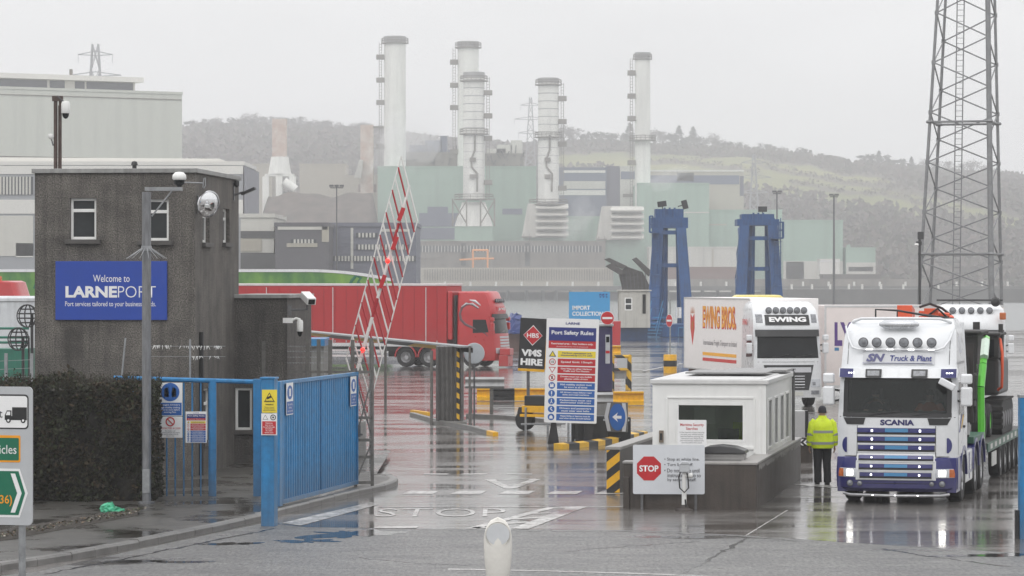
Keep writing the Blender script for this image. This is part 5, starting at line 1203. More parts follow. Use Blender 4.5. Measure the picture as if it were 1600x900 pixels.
span_blue = mat("linkspan_blue", S((16, 76, 132)), .45, var=.3, scale=1.2, streak=.35)
def tower(px, Y, label, head, base, ytop, ybeam, yplat, ybase, ladder):
    """blue linkspan tower: four splayed box legs under a head beam, landing, caged ladder, floodlights"""
    t = standing("linkspan_tower", label, "tower", px, Y, 0, group=None)
    zt, zb = t.Z(ytop), 0
    hw0, hw1 = base / 2 / t.s, head / 2 / t.s; d0, d1 = hw0 * 1.1, hw1 * .9
    zl = t.Z(ybeam)
    for sx_ in (-1, 1):
        for sy in (-1, 1):
            mb = MB(); w = .95 if sy < 0 else .74
            lo, hi = Vector((sx_ * (hw0 - w / 2), d0 * (1 + sy), 0)), Vector((sx_ * (hw1 - w / 2), d0 + d1 * sy, zl))
            if sy > 0: lo.x = lo.x * .5 + .40; hi.x = hi.x * .62 + .30
            mb.rings([[lo + Vector((a * w / 2, b2 * w / 2, 0)) for a, b2 in ((-1, -1), (1, -1), (1, 1), (-1, 1))], [hi + Vector((a * w * .42, b2 * w * .42, 0)) for a, b2 in ((-1, -1), (1, -1), (1, 1), (-1, 1))]])
            mb.build("leg", span_blue, t)
    mb = MB(); mb.box(-hw1 - .1, hw1 + .1, d0 - d1 - .15, d0 + d1 + .1, zl, zl + (zt - zl) * .55); mb.box(-hw1 * .82, hw1 * .82, d0 - d1 * .9, d0 + d1 * .9, zl + (zt - zl) * .55, zt); 
    for q in (-.4, 0, .4): mb.box(q - .08, q + .08, d0 - d1 - .2, d0 - d1 - .1, zl + .1, zt + .1)
    mb.build("head_beam", span_blue, t)
    zc = t.Z(yplat)
    mb = MB()
    for z in (zc, t.Z((yplat + ybase) / 2 - 30)):
        f = 1 - z / zl; hwx = hw1 + (hw0 - hw1) * f
        mb.box(-hwx + .1, hwx - .1, d0 - d1 - (d0 - d1) * f - .05, d0 - d1 - (d0 - d1) * f + .15, z - .16, z + .16)
    mb.build("cross_beam", span_blue, t)
    mb = MB()
    for sx_ in (-1, 1):
        for j in range(4):
            za, zb_ = zl * (.06 + j * .23), zl * (.06 + (j + 1) * .23); fa, fb = 1 - za / zl, 1 - zb_ / zl
            xa, xb = sx_ * (hw1 + (hw0 - hw1) * fa - .3), sx_ * (hw1 + (hw0 - hw1) * fb - .3)
            mb.bar((xa, d0 - d1, za), (xb, d0 + d0, zb_), .09, 5).bar((xa, d0 + d0, za), (xb, d0 - d1, zb_), .09, 5)
    mb.bar((-hw0 * .22, d0 * .6, 0), (-hw1 * .22, d0 * .8, zl), .20, 6); mb.build("side_bracing", span_blue, t)
    lx0 = ladder
    mb = MB(); xl = t.X(lx0)
    for q in (-.25, .25): mb.bar((xl + q, .0, 0), (xl + q, .0, zl + .6), .04, 5)
    for k in range(int((zl + .5) / .3)): mb.bar((xl - .25, 0, .3 * k), (xl + .25, 0, .3 * k), .02, 4)
    for k in range(int((zl - 2) / .9)):
        z = 2.2 + k * .9; mb.tube([(xl - .28, 0, z), (xl - .3, -.5, z), (xl, -.75, z), (xl + .3, -.5, z), (xl + .28, 0, z)], .022, 4)
    mb.build("caged_ladder", span_blue, t)
    mb = MB(); sgn = 1 if xl > 0 else -1; xe = xl + sgn * .45
    mb.box(min(xe, sgn * hw1 * .6), max(xe, sgn * hw1 * .6), -.5, .5, zc - .06, zc + .06)
    for q in (-.5, .5):
        mb.bar((xe, q, zc), (xe, q, zc + 1.3), .06, 5)
        mb.bar((sgn * hw1, q, zc), (sgn * hw1, q, zc + 1.3), .04, 5)
        for z in (.65, 1.3): mb.bar((xe, q, zc + z), (sgn * hw1, q, zc + z), .05, 5)
    for z in (.65, 1.3): mb.bar((xe, -.5, zc + z), (xe, .5, zc + z), .03, 5)
    mb.build("landing", span_blue, t)
    return t, d0, zt
t1, d0, zt = tower(1047, 256, "blue steel linkspan tower beside the pale site cabin, two floodlights on its head", 54, 76, 326, 356, 363, 526, 1024)
def flood(t, x, y, z, a):
    mb = MB(Matrix.Translation((x, y, z)) @ Matrix.Rotation(R(a), 4, 'Y')); mb.box(-.36, .36, -.2, .2, .05, .5); mb.bar((0, 0, -.3), (0, 0, .1), .05, 6); mb.build("floodlight", black_plastic, t)
flood(t1, t1.X(1037), d0, zt + .15, -8); flood(t1, t1.X(1067), d0, zt + .3, 75)
t2, d0, zt = tower(1186, 262, "blue steel linkspan tower with its caged ladder on the outer side, behind the yellow roof", 62, 82, 334, 352, 372, 528, 1215)
flood(t2, t2.X(1195), d0, zt + .15, 0)
LB = standing("linkspan_deck", "blue steel linkspan deck with stair rails at the foot of the tower", "linkspan", 1030, 250.0, 0)
mb = MB(); mb.box(LB.X(985), LB.X(1078), 0, 6, 0.02, LB.Z(507)); mb.build("deck", span_blue, LB)
mb = MB()
for (xa_, ya, xb2, yb2) in ((1006, 529, 1018, 482), (1024, 529, 1036, 482)):
    mb.bar(LB.P(xa_, ya, -.3), LB.P(xb2, yb2, -.1), .05, 5); mb.bar(LB.P(xa_, ya - 14, -.3), LB.P(xb2, yb2 - 12, -.1), .04, 5)
for x in (1060, 1068, 1078): mb.bar(LB.P(x, 529, -.2), LB.P(x, 512, -.2), .05, 5)
mb.bar(LB.P(1060, 512, -.2), LB.P(1078, 512, -.2), .05, 5); mb.build("stair_rail", blue_steel, LB)
mb = MB()
for k in range(7): mb.box(LB.X(1009 + k * 1.8), LB.X(1030 + k * 1.8), -.35 + k * .05, -.1, LB.Z(527 - k * 5), LB.Z(525 - k * 5))
mb.build("steps", blue_steel, LB)
mb = MB(); mb.bar((LB.X(1060), -.1, LB.Z(497)), (LB.X(1060), -.1, LB.Z(480)), .25, 10); mb.build("winch_drum", chrome, LB, smooth=40)
RP = standing("lifted_ramp", "dark grey raised ship ramp with forked flaps left of the cabin".replace(" left of", " behind"), "ramp", 985, 268.0, 0)
rm = mat("ramp_steel", (.10, .095, .09), .6, var=.35, streak=.35)
mb = MB()
mb.prism([(RP.X(975), RP.Z(520)), (RP.X(1014), RP.Z(520)), (RP.X(1018), RP.Z(452)), (RP.X(1004), RP.Z(425)), (RP.X(978), RP.Z(416)), (RP.X(968), RP.Z(428)), (RP.X(976), RP.Z(462))], 'y', 0, 2.5); mb.build("ramp_deck", rm, RP)
mb = MB()
for pl in (((944, 405), (972, 420), (980, 416), (952, 403)), ((946, 416), (970, 430), (978, 426), (956, 411)), ((988, 405), (1014, 432), (1018, 424), (994, 402))):
    mb.prism([(RP.X(x), RP.Z(y)) for x, y in pl], 'y', -.3, 1.2)
mb.build("flap", rm, RP)
mb = MB()
for k in range(7): mb.bar(RP.P(972 + k * 6, 424 + k * .5, -.06), RP.P(980 + k * 5.4, 500, -.06), .05, 4)
mb.build("stiffener", dark_steel, RP)
TPs = standing("tarpaulin_heap", "crumpled blue tarpaulin over stacked goods beside the red lorry", "tarpaulin", 815, 200.0, 0)
mb = MB(); rings = []
for j in range(6):
    z = TPs.Z(520) + (TPs.Z(491) - TPs.Z(520)) * j / 5; sc_ = 1 - .35 * (j / 5) ** 2
    rings.append([(TPs.X(792) * sc_ * (1 if cos(2 * pi * k / 20) < 0 else -TPs.X(840) / TPs.X(792)) * abs(cos(2 * pi * k / 20)) ** .6 * (1 + .08 * random.random()), (1.4 * sin(2 * pi * k / 20)) * (1 + .15 * random.random()), max(0.02, z + .12 * random.gauss(0, 1))) for k in range(20)])
mb.rings(rings); mb.build("tarp_skin", mat("blue_tarp", S((60, 78, 140)), .4, var=.3), TPs)
mb = MB(); mb.box(TPs.X(794), TPs.X(838), -1, 1, 0, TPs.Z(518)); mb.build("pallet_stack", mat("rust_goods", (.12, .07, .06), .7, var=.4), TPs)
SKp = standing("red_skip", "small red steel box beside the import board foot", "skip", 960, 215.0, 0)
mb = MB(); mb.prism([(SKp.X(953), 0.1), (SKp.X(969), .1), (SKp.X(970), SKp.Z(502)), (SKp.X(952), SKp.Z(502))], 'y', 0, 1.5); mb.build("skip_body", sign_red, SKp)

# ------------------------------------------------------------------ left edge: tank, hooped ladders, railings
TK = standing("storage_tank", "large white storage tank end beyond the hedge", "tank", 20, 112.0, 0)
mb = MB(); mb.lathe([(0, TK.Z(463)), (1.9, TK.Z(463)), (2.0, TK.Z(466)), (2.0, TK.Z(470)), (1.95, TK.Z(472)), (1.95, 0)], (-.6, 1, 0), 'z', 40); mb.build("tank_shell", mat("tank_white", (.62, .64, .66), .4, var=.1, streak=.15), TK, smooth=30)
GS = standing("green_skip", "dark green steel container beside the caged ladders", "container", 15, 104.0, 0)
MB().box(GS.X(-25), GS.X(44), 0, 1.5, 0, GS.Z(545)).build("container_body", mat("green_steel", S((30, 110, 90)), .45, var=.2, streak=.25), GS, bevel=.02)
mb = MB()
for y in (513, 527, 535): mb.bar(GS.P(-25, y, -.1), GS.P(46, y, -.1), .04, 6)
mb.build("hand_rail", MATS["green_steel"], GS)
for (px, Y, y0_, y1_, r_, lab) in ((44, 100.0, 476, 600, 16, "dark hooped safety ladder cage, the taller one against the white tank"), (30, 99.0, 512, 600, 16, "dark hooped safety ladder cage, the shorter one before the green container")):
    t = standing("ladder_cage", lab, "ladder", px, Y, 0); rr_ = r_ / t.s
    zt = t.Z(y0_); mb = MB()
    mb.bar((.12, 0, 0), (.12, 0, zt - .3), .05, 6); mb.bar((.3, 0, 0), (.3, 0, zt - .3), .03, 6); mb.build("stile", black_plastic, t)
    mb = MB(); zc = zt - rr_ * 1.1
    for k in range(5):
        a = pi * (k + .5) / 5; mb.tube([(rr_ * cos(b_ / 10 * pi + pi / 2) * sin(a) , rr_ * sin(a) * -.6, zc + rr_ * 1.1 * sin(b_ / 10 * pi + pi / 2)) for b_ in range(0, 21)], .02, 4)
    for k in (-.6, -.2, .2, .6): mb.tube([(rr_ * math.sqrt(1 - k * k) * cos(2 * pi * q / 16), -.6 * rr_ * math.sqrt(1 - k * k) * sin(2 * pi * q / 16), zc + k * rr_ * 1.1) for q in range(17)], .02, 4)
    mb.build("hoop", black_plastic, t)
FP = standing("fence_posts_wire", "pair of slim grey posts with wire before the green container", "fence", 30, 70.0, 0)
for x in (9.5, 49.5): MB().box(FP.X(x) - .035, FP.X(x) + .035, -.03, .03, 0, FP.Z(552)).build("post", steel, FP)
mb = MB()
for y in (562, 575, 588): mb.bar(FP.P(-20, y + 3), FP.P(50, y), .008, 4)
mb.build("wire", steel, FP)
# ------------------------------------------------------------------ lorries
class Cab:
    """a cab as a stack of levels (z, half width, front y); the front bows towards the middle"""
    def __init__(self, lev, bow=.16, e=4.0): self.lev, self.bow, self.e = lev, bow, e
    def ev(self, z):
        L_ = self.lev
        if z <= L_[0][0]: return L_[0][1:]
        for a, b_ in zip(L_, L_[1:]):
            if z <= b_[0]:
                t_ = (z - a[0]) / (b_[0] - a[0]); return a[1] + (b_[1] - a[1]) * t_, a[2] + (b_[2] - a[2]) * t_
        return L_[-1][1:]
    def yf(self, x, z):
        hw, y0 = self.ev(z); u = min(1, abs(x) / hw); return y0 + self.bow * u ** self.e + .03 * u * u
    def shell(self, mb, z0, z1, yb, n=22, extra=(), hole=None):
        zs = sorted({z0, z1, *[l[0] for l in self.lev if z0 < l[0] < z1], *[z for z in extra if z0 < z < z1]})
        rings = []
        for z in zs:
            hw, y0 = self.ev(z)
            fr = [(hw * sin(pi / 2 * (2 * i / n - 1)), 0) for i in range(n + 1)]
            ring = [(x, self.yf(x, z), z) for x, _ in fr]
            rings.append(ring + [(hw, yb - .08, z), (hw - .06, yb, z), (-hw + .06, yb, z), (-hw, yb - .08, z)])
        if hole is None: mb.rings(rings); return mb
        m_ = len(rings[0]); vs = [p for r_ in rings for p in r_]; fs = []
        for i in range(len(rings) - 1):
            for k in range(m_):
                q = (i * m_ + k, i * m_ + (k + 1) % m_, (i + 1) * m_ + (k + 1) % m_, (i + 1) * m_ + k)
                if k < n:
                    xm = sum(vs[j][0] for j in q) / 4; zm = sum(vs[j][2] for j in q) / 4
                    if abs(xm) < hole[0] and hole[1] < zm < hole[2]: continue
                fs.append(q)
        fs += [tuple(reversed(range(m_))), tuple((len(rings) - 1) * m_ + k for k in range(m_))]
        mb.add(vs, fs); return mb
    def patch(self, mb, x0, x1, z0, z1, off0=0.0, off1=.012, nx=10, nz=3, xf=None):
        """slab that follows the front between offsets off0 and off1; xf(z) may give (x0, x1)"""
        def row(z, off):
            a, b_ = xf(z) if xf else (x0, x1)
            return [(a + (b_ - a) * i / nx, self.yf(a + (b_ - a) * i / nx, z) - off, z) for i in range(nx + 1)]
        rings = []
        for j in range(nz + 1):
            z = z0 + (z1 - z0) * j / nz; rings.append(row(z, off1) + row(z, off0)[::-1])
        mb.rings(rings); return mb

def wheel(t, x, y, r_=.5, w=.30, side=1, fr=False, y0=None, rimm=None):
    """tyre with a rim set into its outer side; side is the way the rim faces"""
    mb = MB(); mb.lathe([(r_ * .56, -w / 2), (r_ * .92, -w / 2), (r_, -w / 2 + .04), (r_, w / 2 - .04), (r_ * .92, w / 2), (r_ * .56, w / 2)], (x - side * w / 2, y, r_), 'x', 28)
    wh = mb.build("wheel", rubber, t, smooth=40)
    mb = MB(); o_ = side * .012
    prof = [(0, .02 if fr else -.06), (.10, .02 if fr else -.06), (.13, -.02), (r_ * .36, -.10 if not fr else -.05), (r_ * .5, -.05), (r_ * .56, 0), (r_ * .59, .0)]
    mb.lathe([(a, side * b_) for a, b_ in prof], (x - side * .015, y, r_), 'x', 24)
    for k in range(10):
        a = 2 * pi * k / 10; mb.bar((x - side * .06, y + .17 * cos(a), r_ + .17 * sin(a)), (x - side * .02, y + .17 * cos(a), r_ + .17 * sin(a)), .016, 6)
    mb.build("rim", rimm or rim_metal, wh, smooth=40)
    return wh
def round_lamp(t, p, r_, glass=lamp_glass, name="spot_lamp", parent=None):
    mb = MB(); mb.lathe([(0, .09), (r_ * .7, .07), (r_, 0), (r_, -.02), (r_ * .88, -.02)], p, 'y', 22); lo = mb.build(name, black_plastic, parent or t, smooth=40)
    mb = MB(); mb.lathe([(0, -.035), (r_ * .5, -.03), (r_ * .88, -.018)], p, 'y', 22); mb.lathe([(0, -.05), (r_ * .25, -.045), (r_ * .28, -.03)], p, 'y', 12); mb.build("lens", glass, lo, smooth=60)
def mirror(t, x, y, z0, z1, m, w=.2, arm_to=None):
    mb = MB(); mb.box(x - w / 2, x + w / 2, y - .10, y + .10, z0, z1); mo = mb.build("wing_mirror", m, t, bevel=.035)
    MB().box(x - w * .4, x + w * .4, y + .101, y + .106, z0 + .04, z1 - .04).build("mirror_glass", dark_glass, mo)
    if arm_to is not None: 
        mb = MB(); mb.bar((x, y + .02, z0 + .06), (arm_to, y + .2, z0 + .1), .022, 6).bar((x, y + .02, z1 - .06), (arm_to, y + .2, z1 - .1), .022, 6); mb.build("mirror_arm", black_plastic, mo)

livery_purple = mat("livery_purple", S((26, 28, 100)), .3, var=.1, coat=.4, grime=(.2, .8, .55))
livery_sky = mat("livery_sky_stripe", S((66, 128, 172)), .35, var=.1)
chassis_m = mat("chassis_black", (.025, .024, .023), .6, var=.4, scale=8)
lorry_white = mat("lorry_white", (.73, .745, .76), .28, var=.06, coat=.5, grime=(.3, 2.4, .55))

# ---- the lorry at the checkpoint
sp_ = gnd(1400, 789)
LT = Thing("plant_lorry", "white and purple heavy lorry with six roof spotlights pulling a low loader past the kiosk", "lorry", sp_, R(-14))
cab = Cab([(.95, 1.2, 0.0), (1.74, 1.2, .04), (2.54, 1.17, .18), (2.75, 1.16, .22), (3.10, 1.145, .34), (3.40, 1.12, .50), (3.58, 1.07, .68), (3.70, 1.0, .95)], .20, 5)
mb = MB(); cab.shell(mb, .95, 3.70, 2.15, 40, (1.2, 1.4, 1.6, 1.80, 1.9, 2.1, 2.3, 2.49, 2.9, 3.25, 3.5), (1.03, 1.80, 2.49)); mb.build("cab_body", lorry_white, LT, smooth=35)
bump = Cab([(.27, 1.17, -.02), (.34, 1.21, -.09), (.62, 1.22, -.10), (.93, 1.21, -.05), (.96, 1.2, -.01)], .24, 5)
mb = MB(); bump.shell(mb, .27, .955, .75, 26, (.4, .5)); mb.build("bumper", livery_purple, LT, smooth=35)
ws_x = lambda z: (-(1.08 - .05 * (z - 1.74)), 1.08 - .05 * (z - 1.74))
mb = MB(); cab.patch(mb, 0, 0, 1.76, 2.53, .004, .010, 18, 5, ws_x); wsn = mb.build("windscreen", screen_glass, LT, smooth=40)
mb = MB()
for a_, b2, c_, d_ in ((-1.09, 1.09, 1.75, 1.835), (-1.07, 1.07, 2.47, 2.54), (-1.085, -.99, 1.835, 2.47), (.99, 1.085, 1.835, 2.47)): cab.patch(mb, a_, b2, c_, d_, .011, .015, 14, 3)
mb.build("windscreen_border", black_plastic, wsn, smooth=40)
mb = MB(); dk = [(-1.1, .26), (1.1, .26), (1.1, 1.6), (-1.1, 1.6)]
mb.quad((-1.1, 1.55, 1.3), (1.1, 1.55, 1.3), (1.1, 1.55, 2.6), (-1.1, 1.55, 2.6)).quad((-1.1, .3, 2.52), (1.1, .3, 2.52), (1.1, 1.6, 2.52), (-1.1, 1.6, 2.52))
for q in (-1.1, 1.1): mb.quad((q, .34, 1.3), (q, 1.6, 1.3), (q, 1.6, 2.6), (q, .34, 2.6))
mb.quad((-1.1, .3, 1.32), (1.1, .3, 1.32), (1.1, 1.6, 1.32), (-1.1, 1.6, 1.32)); mb.build("cab_lining", mat("cab_lining_dark", (.035, .034, .033), .8, var=.3), LT)
mb = MB(); mb.prism([(.28, 1.6), (.62, 1.6), (.66, 1.78), (.50, 1.86), (.30, 1.82)], 'x', -1.08, 1.08); mb.build("dashboard", mat("dash_grey", (.06, .06, .06), .6, var=.2), LT, bevel=.02)
for q in (-.55, .55):
    mb = MB(); mb.box(q - .25, q + .25, 1.25, 1.42, 1.4, 2.05).box(q - .14, q + .14, 1.27, 1.40, 2.06, 2.28).box(q - .26, q + .26, .85, 1.3, 1.38, 1.50); mb.build("seat", mat("seat_cloth", (.05, .05, .055), .8, var=.3), LT, bevel=.04)
mb = MB(); mb.tube([(-.55 + .22 * cos(2 * pi * k / 20), .68 + .08 * sin(2 * pi * k / 20), 1.92 + .2 * sin(2 * pi * k / 20)) for k in range(21)], .018, 6); mb.build("steering_wheel", black_plastic, LT, smooth=50)
mb = MB()
for q in (-.55, .35): mb.bar((q, cab.yf(q, 1.80) - .03, 1.79), (q + .62, cab.yf(q + .6, 1.86) - .03, 1.87), .014, 5)
mb.build("wiper", black_plastic, wsn)
vis = Cab([(2.53, 1.19, .04), (2.72, 1.19, .12)], .22, 5)
mb = MB(); vis.shell(mb, 2.535, 2.72, .6, 26); vo = mb.build("sun_visor", lorry_white, LT, smooth=35)
for q in (-1, 1):
    mb = MB(); vis.patch(mb, q * .88, q * 1.17, 2.54, 2.715, 0, .006, 6, 2); mb.build("visor_end", livery_purple, vo)
    mb = MB(); vis.patch(mb, q * .46 - .16, q * .46 + .16, 2.55, 2.71, 0, .05, 4, 2); lb_ = mb.build("visor_lamp", black_plastic, vo, bevel=.008)
    mb = MB(); vis.patch(mb, q * .46 - .12, q * .46 + .12, 2.58, 2.68, .05, .056, 3, 1); mb.build("visor_lamp_lens", lamp_glass, vo)
    mb = MB()
    for k in range(3): vis.patch(mb, q * .98 + k * .05, q * .98 + k * .05 + .025, 2.62, 2.645, .006, .012, 1, 1)
    mb.build("marker_lights", led_white, vo)
# roof board and lamp bar
mb = MB(); cab.patch(mb, -.70, .74, 2.80, 3.06, 0, .03, 12, 2); rb = mb.build("roof_board", mat("roof_board_silver", (.55, .56, .58), .3, var=.1), LT, smooth=30)
tilt = Vector((0, (cab.yf(0, 3.05) - cab.yf(0, 2.81)) / .24, 1)).normalized()
def on_front(x, z, off): return Vector((x, cab.yf(x, z) - off, z))
lettering("SN", rb, on_front(-.44, 2.935, .036), .38, .17, livery_purple, v=tilt, bold=.05, shear=.3)
lettering("Truck & Plant", rb, on_front(.27, 2.925, .036), .84, .12, sign_navy, v=tilt, bold=.025, shear=.15)
mb = MB(); mb.box(-.70, .70, -.005 + cab.yf(0, 2.83) - .04, cab.yf(0, 2.83) - .03, 2.825, 2.832); mb.build("underline", sign_navy, rb)
lbz = 3.24; yl = cab.yf(0, lbz) - .16
mb = MB(); mb.tube([(-1.10, yl + .42, lbz + .32), (-1.02, yl + .25, lbz + .06), (-.92, yl + .06, lbz - .10), (-.8, yl + .03, lbz - .14), (0, yl, lbz - .14), (.8, yl + .03, lbz - .14), (.92, yl + .06, lbz - .10), (1.02, yl + .25, lbz + .06), (1.10, yl + .42, lbz + .32)], .023, 10); lbar = mb.build("lamp_bar", lorry_white, LT, smooth=50)
for x in (-.69, -.42, -.14, .13, .40, .68): round_lamp(LT, (x, yl - .02 + .05 * abs(x), lbz), .10)
mb = MB()
for x in (-.62, -.2, .22, .62):
    for k in range(4): mb.cbox((x + k * .035, yl - .03 + .03 * abs(x), lbz - .14), (.02, .02, .02))
mb.build("marker_lights", led_white, LT)
mb = MB(); mb.tube([(-.40, 0, 0), (-.3, 0, 0), (.3, 0, 0), (.40, 0, 0)], [.03, .085, .085, .03], 14); o = mb.build("air_horn", mat("horn_grey", (.6, .61, .63), .25, metal=.5, var=.1), LT, smooth=60); o.location = (0, .52, 3.60); 
mb = MB(); mb.tube([(-1.0, .95, 3.64), (-.8, .72, 3.71), (0, .66, 3.72), (.8, .72, 3.71), (1.0, .95, 3.64)], .03, 8); mb.build("roof_lip", lorry_white, LT, smooth=50)
# grille: six slots, purple slats with a pale blue middle
slots = [(1.535, 1.405, .79), (1.365, 1.235, .78), (1.195, 1.065, .77), (1.00, .885, .75), (.825, .705, .74), (.655, .535, .72)]
for z1, z0, hw in slots:
    src = cab if z0 > .95 else bump
    if z0 < .95 < z1: src = bump
    base_o = .012 if src is cab else .03
    mb = MB(); src.patch(mb, -hw - .03, hw + .03, z0 - .02, z1 + .02, 0, base_o, 12, 1); g0 = mb.build("grille_surround", lorry_white, LT)
    mb = MB(); src.patch(mb, -hw, hw, z0, z1, base_o, base_o + .004, 12, 1); mb.build("grille_slot", black_plastic, g0)
    mb = MB(); src.patch(mb, -hw + .01, hw - .01, z0 + .04, z1 - .004, base_o + .004, base_o + .03, 12, 1); mb.build("grille_slat", livery_purple, g0, bevel=.004)
    mb = MB(); src.patch(mb, -.22, .24, z0 + .048, z1 - .007, base_o + .03, base_o + .034, 6, 1); mb.build("pale_stripe", livery_sky, g0)
    mb = MB(); [src.patch(mb, q * .48 - .018, q * .48 + .018, z0 + .055, z1 - .03, base_o + .034, base_o + .042, 1, 1) for q in (-1, 1)]; mb.build("marker_lights", led_white, g0)
mb = MB(); bump.patch(mb, -.80, .80, .50, .955, 0, .016, 14, 3); mb.build("lower_grille_panel", lorry_white, LT, smooth=35)
lettering("SCANIA", LT, on_front(0.02, 1.645, .004), .68, .115, mat("badge_navy", S((38, 36, 92)), .3, var=0), bold=.045)
for q in (-1, 1):
    mb = MB(); cab.patch(mb, 0, 0, 1.60, 1.735, 0, .012, 6, 3, (lambda z, q=q: (q * (.62 + (1.735 - z) * .3), q * (1.08 - (1.735 - z) * .55)))); mb.build("air_intake", black_plastic, LT, smooth=35)
    mb = MB(); cab.patch(mb, 0, 0, 1.04, 1.34, 0, .010, 4, 6, (lambda z, q=q: (q * 1.0, q * (1.0 + .10 * math.sqrt(max(.01, 1 - ((z - 1.19) / .16) ** 2)))))); mb.build("corner_vent", livery_purple, LT, smooth=35)
    mb = MB(); cab.patch(mb, q * .80, q * .97, .98, 1.52, 0, .006, 3, 2); mb.build("corner_panel", lorry_white, LT, smooth=35)
    mb = MB(); bump.patch(mb, q * .78, q * 1.16, .55, .73, 0, .016, 8, 2); hl = mb.build("headlight", mat("headlamp_glass", (.5, .52, .55), .08, var=.2, scale=9, spec=.8), LT, bevel=.01)
    mb = MB(); bump.patch(mb, q * .86, q * .99, .585, .70, .016, .022, 3, 2); mb.build("lit_bulb", lit_lamp, hl)
    mb = MB(); bump.patch(mb, q * 1.06, q * 1.19, .56, .72, .016, .022, 3, 2); mb.build("indicator", amber, hl)
    round_lamp(LT, (q * .92, bump.yf(.92, .43) - .005, .43), .065, name="fog_lamp"); round_lamp(LT, (q * .72, bump.yf(.72, .43) - .005, .43), .05, name="fog_lamp")
mb = MB(); mb.tube([(-1.05, .05, .22), (-.9, -.1, .2), (0, -.14, .19), (.9, -.1, .2), (1.05, .05, .22)], .03, 8); lbb = mb.build("bottom_light_bar", rim_metal, LT, smooth=50)
mb = MB(); [mb.cbox((x, -.165 + .04 * abs(x), .20), (.03, .02, .02)) for x in (-.45, 0, .45)]; mb.build("marker_lights", led_white, lbb)
# sides
for q in (-1, 1):
    def side_poly(pts, th, m, nm, par=None, bevel=0):
        mb = MB(); n_ = len(pts)
        lo = [(q * (cab.ev(z)[0] + .001), y, z) for y, z in pts]; hi = [(q * (cab.ev(z)[0] + th), y, z) for y, z in pts]
        mb.rings([lo, hi]); return mb.build(nm, m, par or LT, bevel=bevel)
    dr = side_poly([(.36, 1.0), (1.42, 1.0), (1.46, 1.75), (1.46, 2.50), (.52, 2.50), (.38, 1.75)], .012, lorry_white, "door", bevel=.004)
    side_poly([(.46, 1.80), (1.38, 1.76), (1.38, 2.44), (.60, 2.44)], .018, dark_glass, "window", dr)
    side_poly([(1.26, 1.50), (1.42, 1.50), (1.42, 1.55), (1.26, 1.55)], .035, black_plastic, "handle", dr)
    side_poly([(.42, 1.44), (.7, 1.66), (1.05, 1.82), (.8, 1.60), (.6, 1.45)], .020, livery_purple, "purple_swoosh", dr); side_poly([(.75, 1.5), (1.1, 1.68), (1.3, 1.78), (1.05, 1.58)], .021, mat("gold_stripe", S((196, 160, 84)), .4), "gold_swoosh", dr)
    if q > 0:
        side_poly([(1.0, 3.02), (1.55, 3.02), (1.48, 3.3), (1.25, 3.42), (1.05, 3.3)], .003, mat("pale_crest", (.6, .62, .68), .35, var=.3, scale=12), "crest"); side_poly([(1.1, 3.08), (1.45, 3.08), (1.4, 3.26), (1.25, 3.34), (1.12, 3.25)], .005, lorry_white, "crest_field")
        lettering("truck & plant services", LT, (cab.ev(2.85)[0] + .003, 1.2, 2.82), 1.5, .09, text_grey, u=(0, 1, 0), thick=.004)
    mb = MB(); n_ = 16; ca_ = (1.38, .52)
    arch = [(ca_[0] + .66 * cos(pi - pi * k / n_), ca_[1] + .62 * sin(pi - pi * k / n_)) for k in range(n_ + 1)]; inn = [(ca_[0] + .56 * cos(pi * k / n_), ca_[1] + .53 * sin(pi * k / n_)) for k in range(n_ + 1)]
    mb.prism(arch + inn, 'x', q * .86, q * 1.22); mb.build("wheel_arch", livery_purple, LT)
    mb = MB(); mb.prism([(.1, .25), (.84, .25), (.84, .95), (.1, .95)], 'x', q * 1.0, q * 1.19); mb.build("step_panel", livery_purple, LT, bevel=.01); mb = MB(); [mb.box(q * 1.191, q * 1.20, .3, .75, z, z + .07) for z in (.38, .65)]; mb.build("step", black_plastic, LT)
    wheel(LT, q * 1.18, 1.38, .50, .30, q, True)
    mb = MB(); mb.box(q * .85, q * 1.17, 2.15, 3.45, .32, .98); sk = mb.build("side_skirt", lorry_white, LT, bevel=.04); mb = MB(); mb.box(q * 1.171, q * 1.18, 2.25, 3.35, .50, .56).box(q * 1.171, q * 1.18, 2.75, 2.78, .38, .92); mb.build("skirt_trim", livery_purple, sk)
    for yy in (4.05, 5.35):
        mb = MB(); arch = [(yy + .64 * cos(pi - pi * k / n_), .55 + .62 * sin(pi - pi * k / n_)) for k in range(n_ + 1)]; inn = [(yy + .57 * cos(pi * k / n_), .55 + .55 * sin(pi * k / n_)) for k in range(n_ + 1)]
        mb.prism(arch + inn, 'x', q * .62, q * 1.20); mb.build("rear_mudguard", livery_purple, LT); wheel(LT, q * 1.17, yy, .49, .32, q)
    mirror(LT, q * 1.38, .22, 1.98, 2.36, lorry_white, .22, q * 1.16); mirror(LT, q * 1.38, .22, 2.42, 2.62, lorry_white, .22)
MB(Matrix.Translation((1.02, -.02, 2.42)) @ Matrix.Rotation(R(28), 4, 'Y')).box(-.17, .17, -.05, .05, -.07, .07).build("ramp_mirror", lorry_white, LT, bevel=.025)
mb = MB(); mb.box(-.45, .45, .4, 6.1, .55, .85).box(-1.15, 1.15, .5, 2.2, .4, .94); mb.build("chassis", chassis_m, LT)
mb = MB(); mb.box(-1.1, 1.1, 2.2, 2.3, .9, 3.2); mb.build("cab_rear_fairing", chassis_m, LT); mb = MB(); [mb.bar((q * 1.14, 2.32, 2.0), (q * 1.05, 2.32, 3.62), .06, 6) for q in (-1, 1)]; mb.build("cab_side_fairing", lorry_white, LT)
mb = MB()
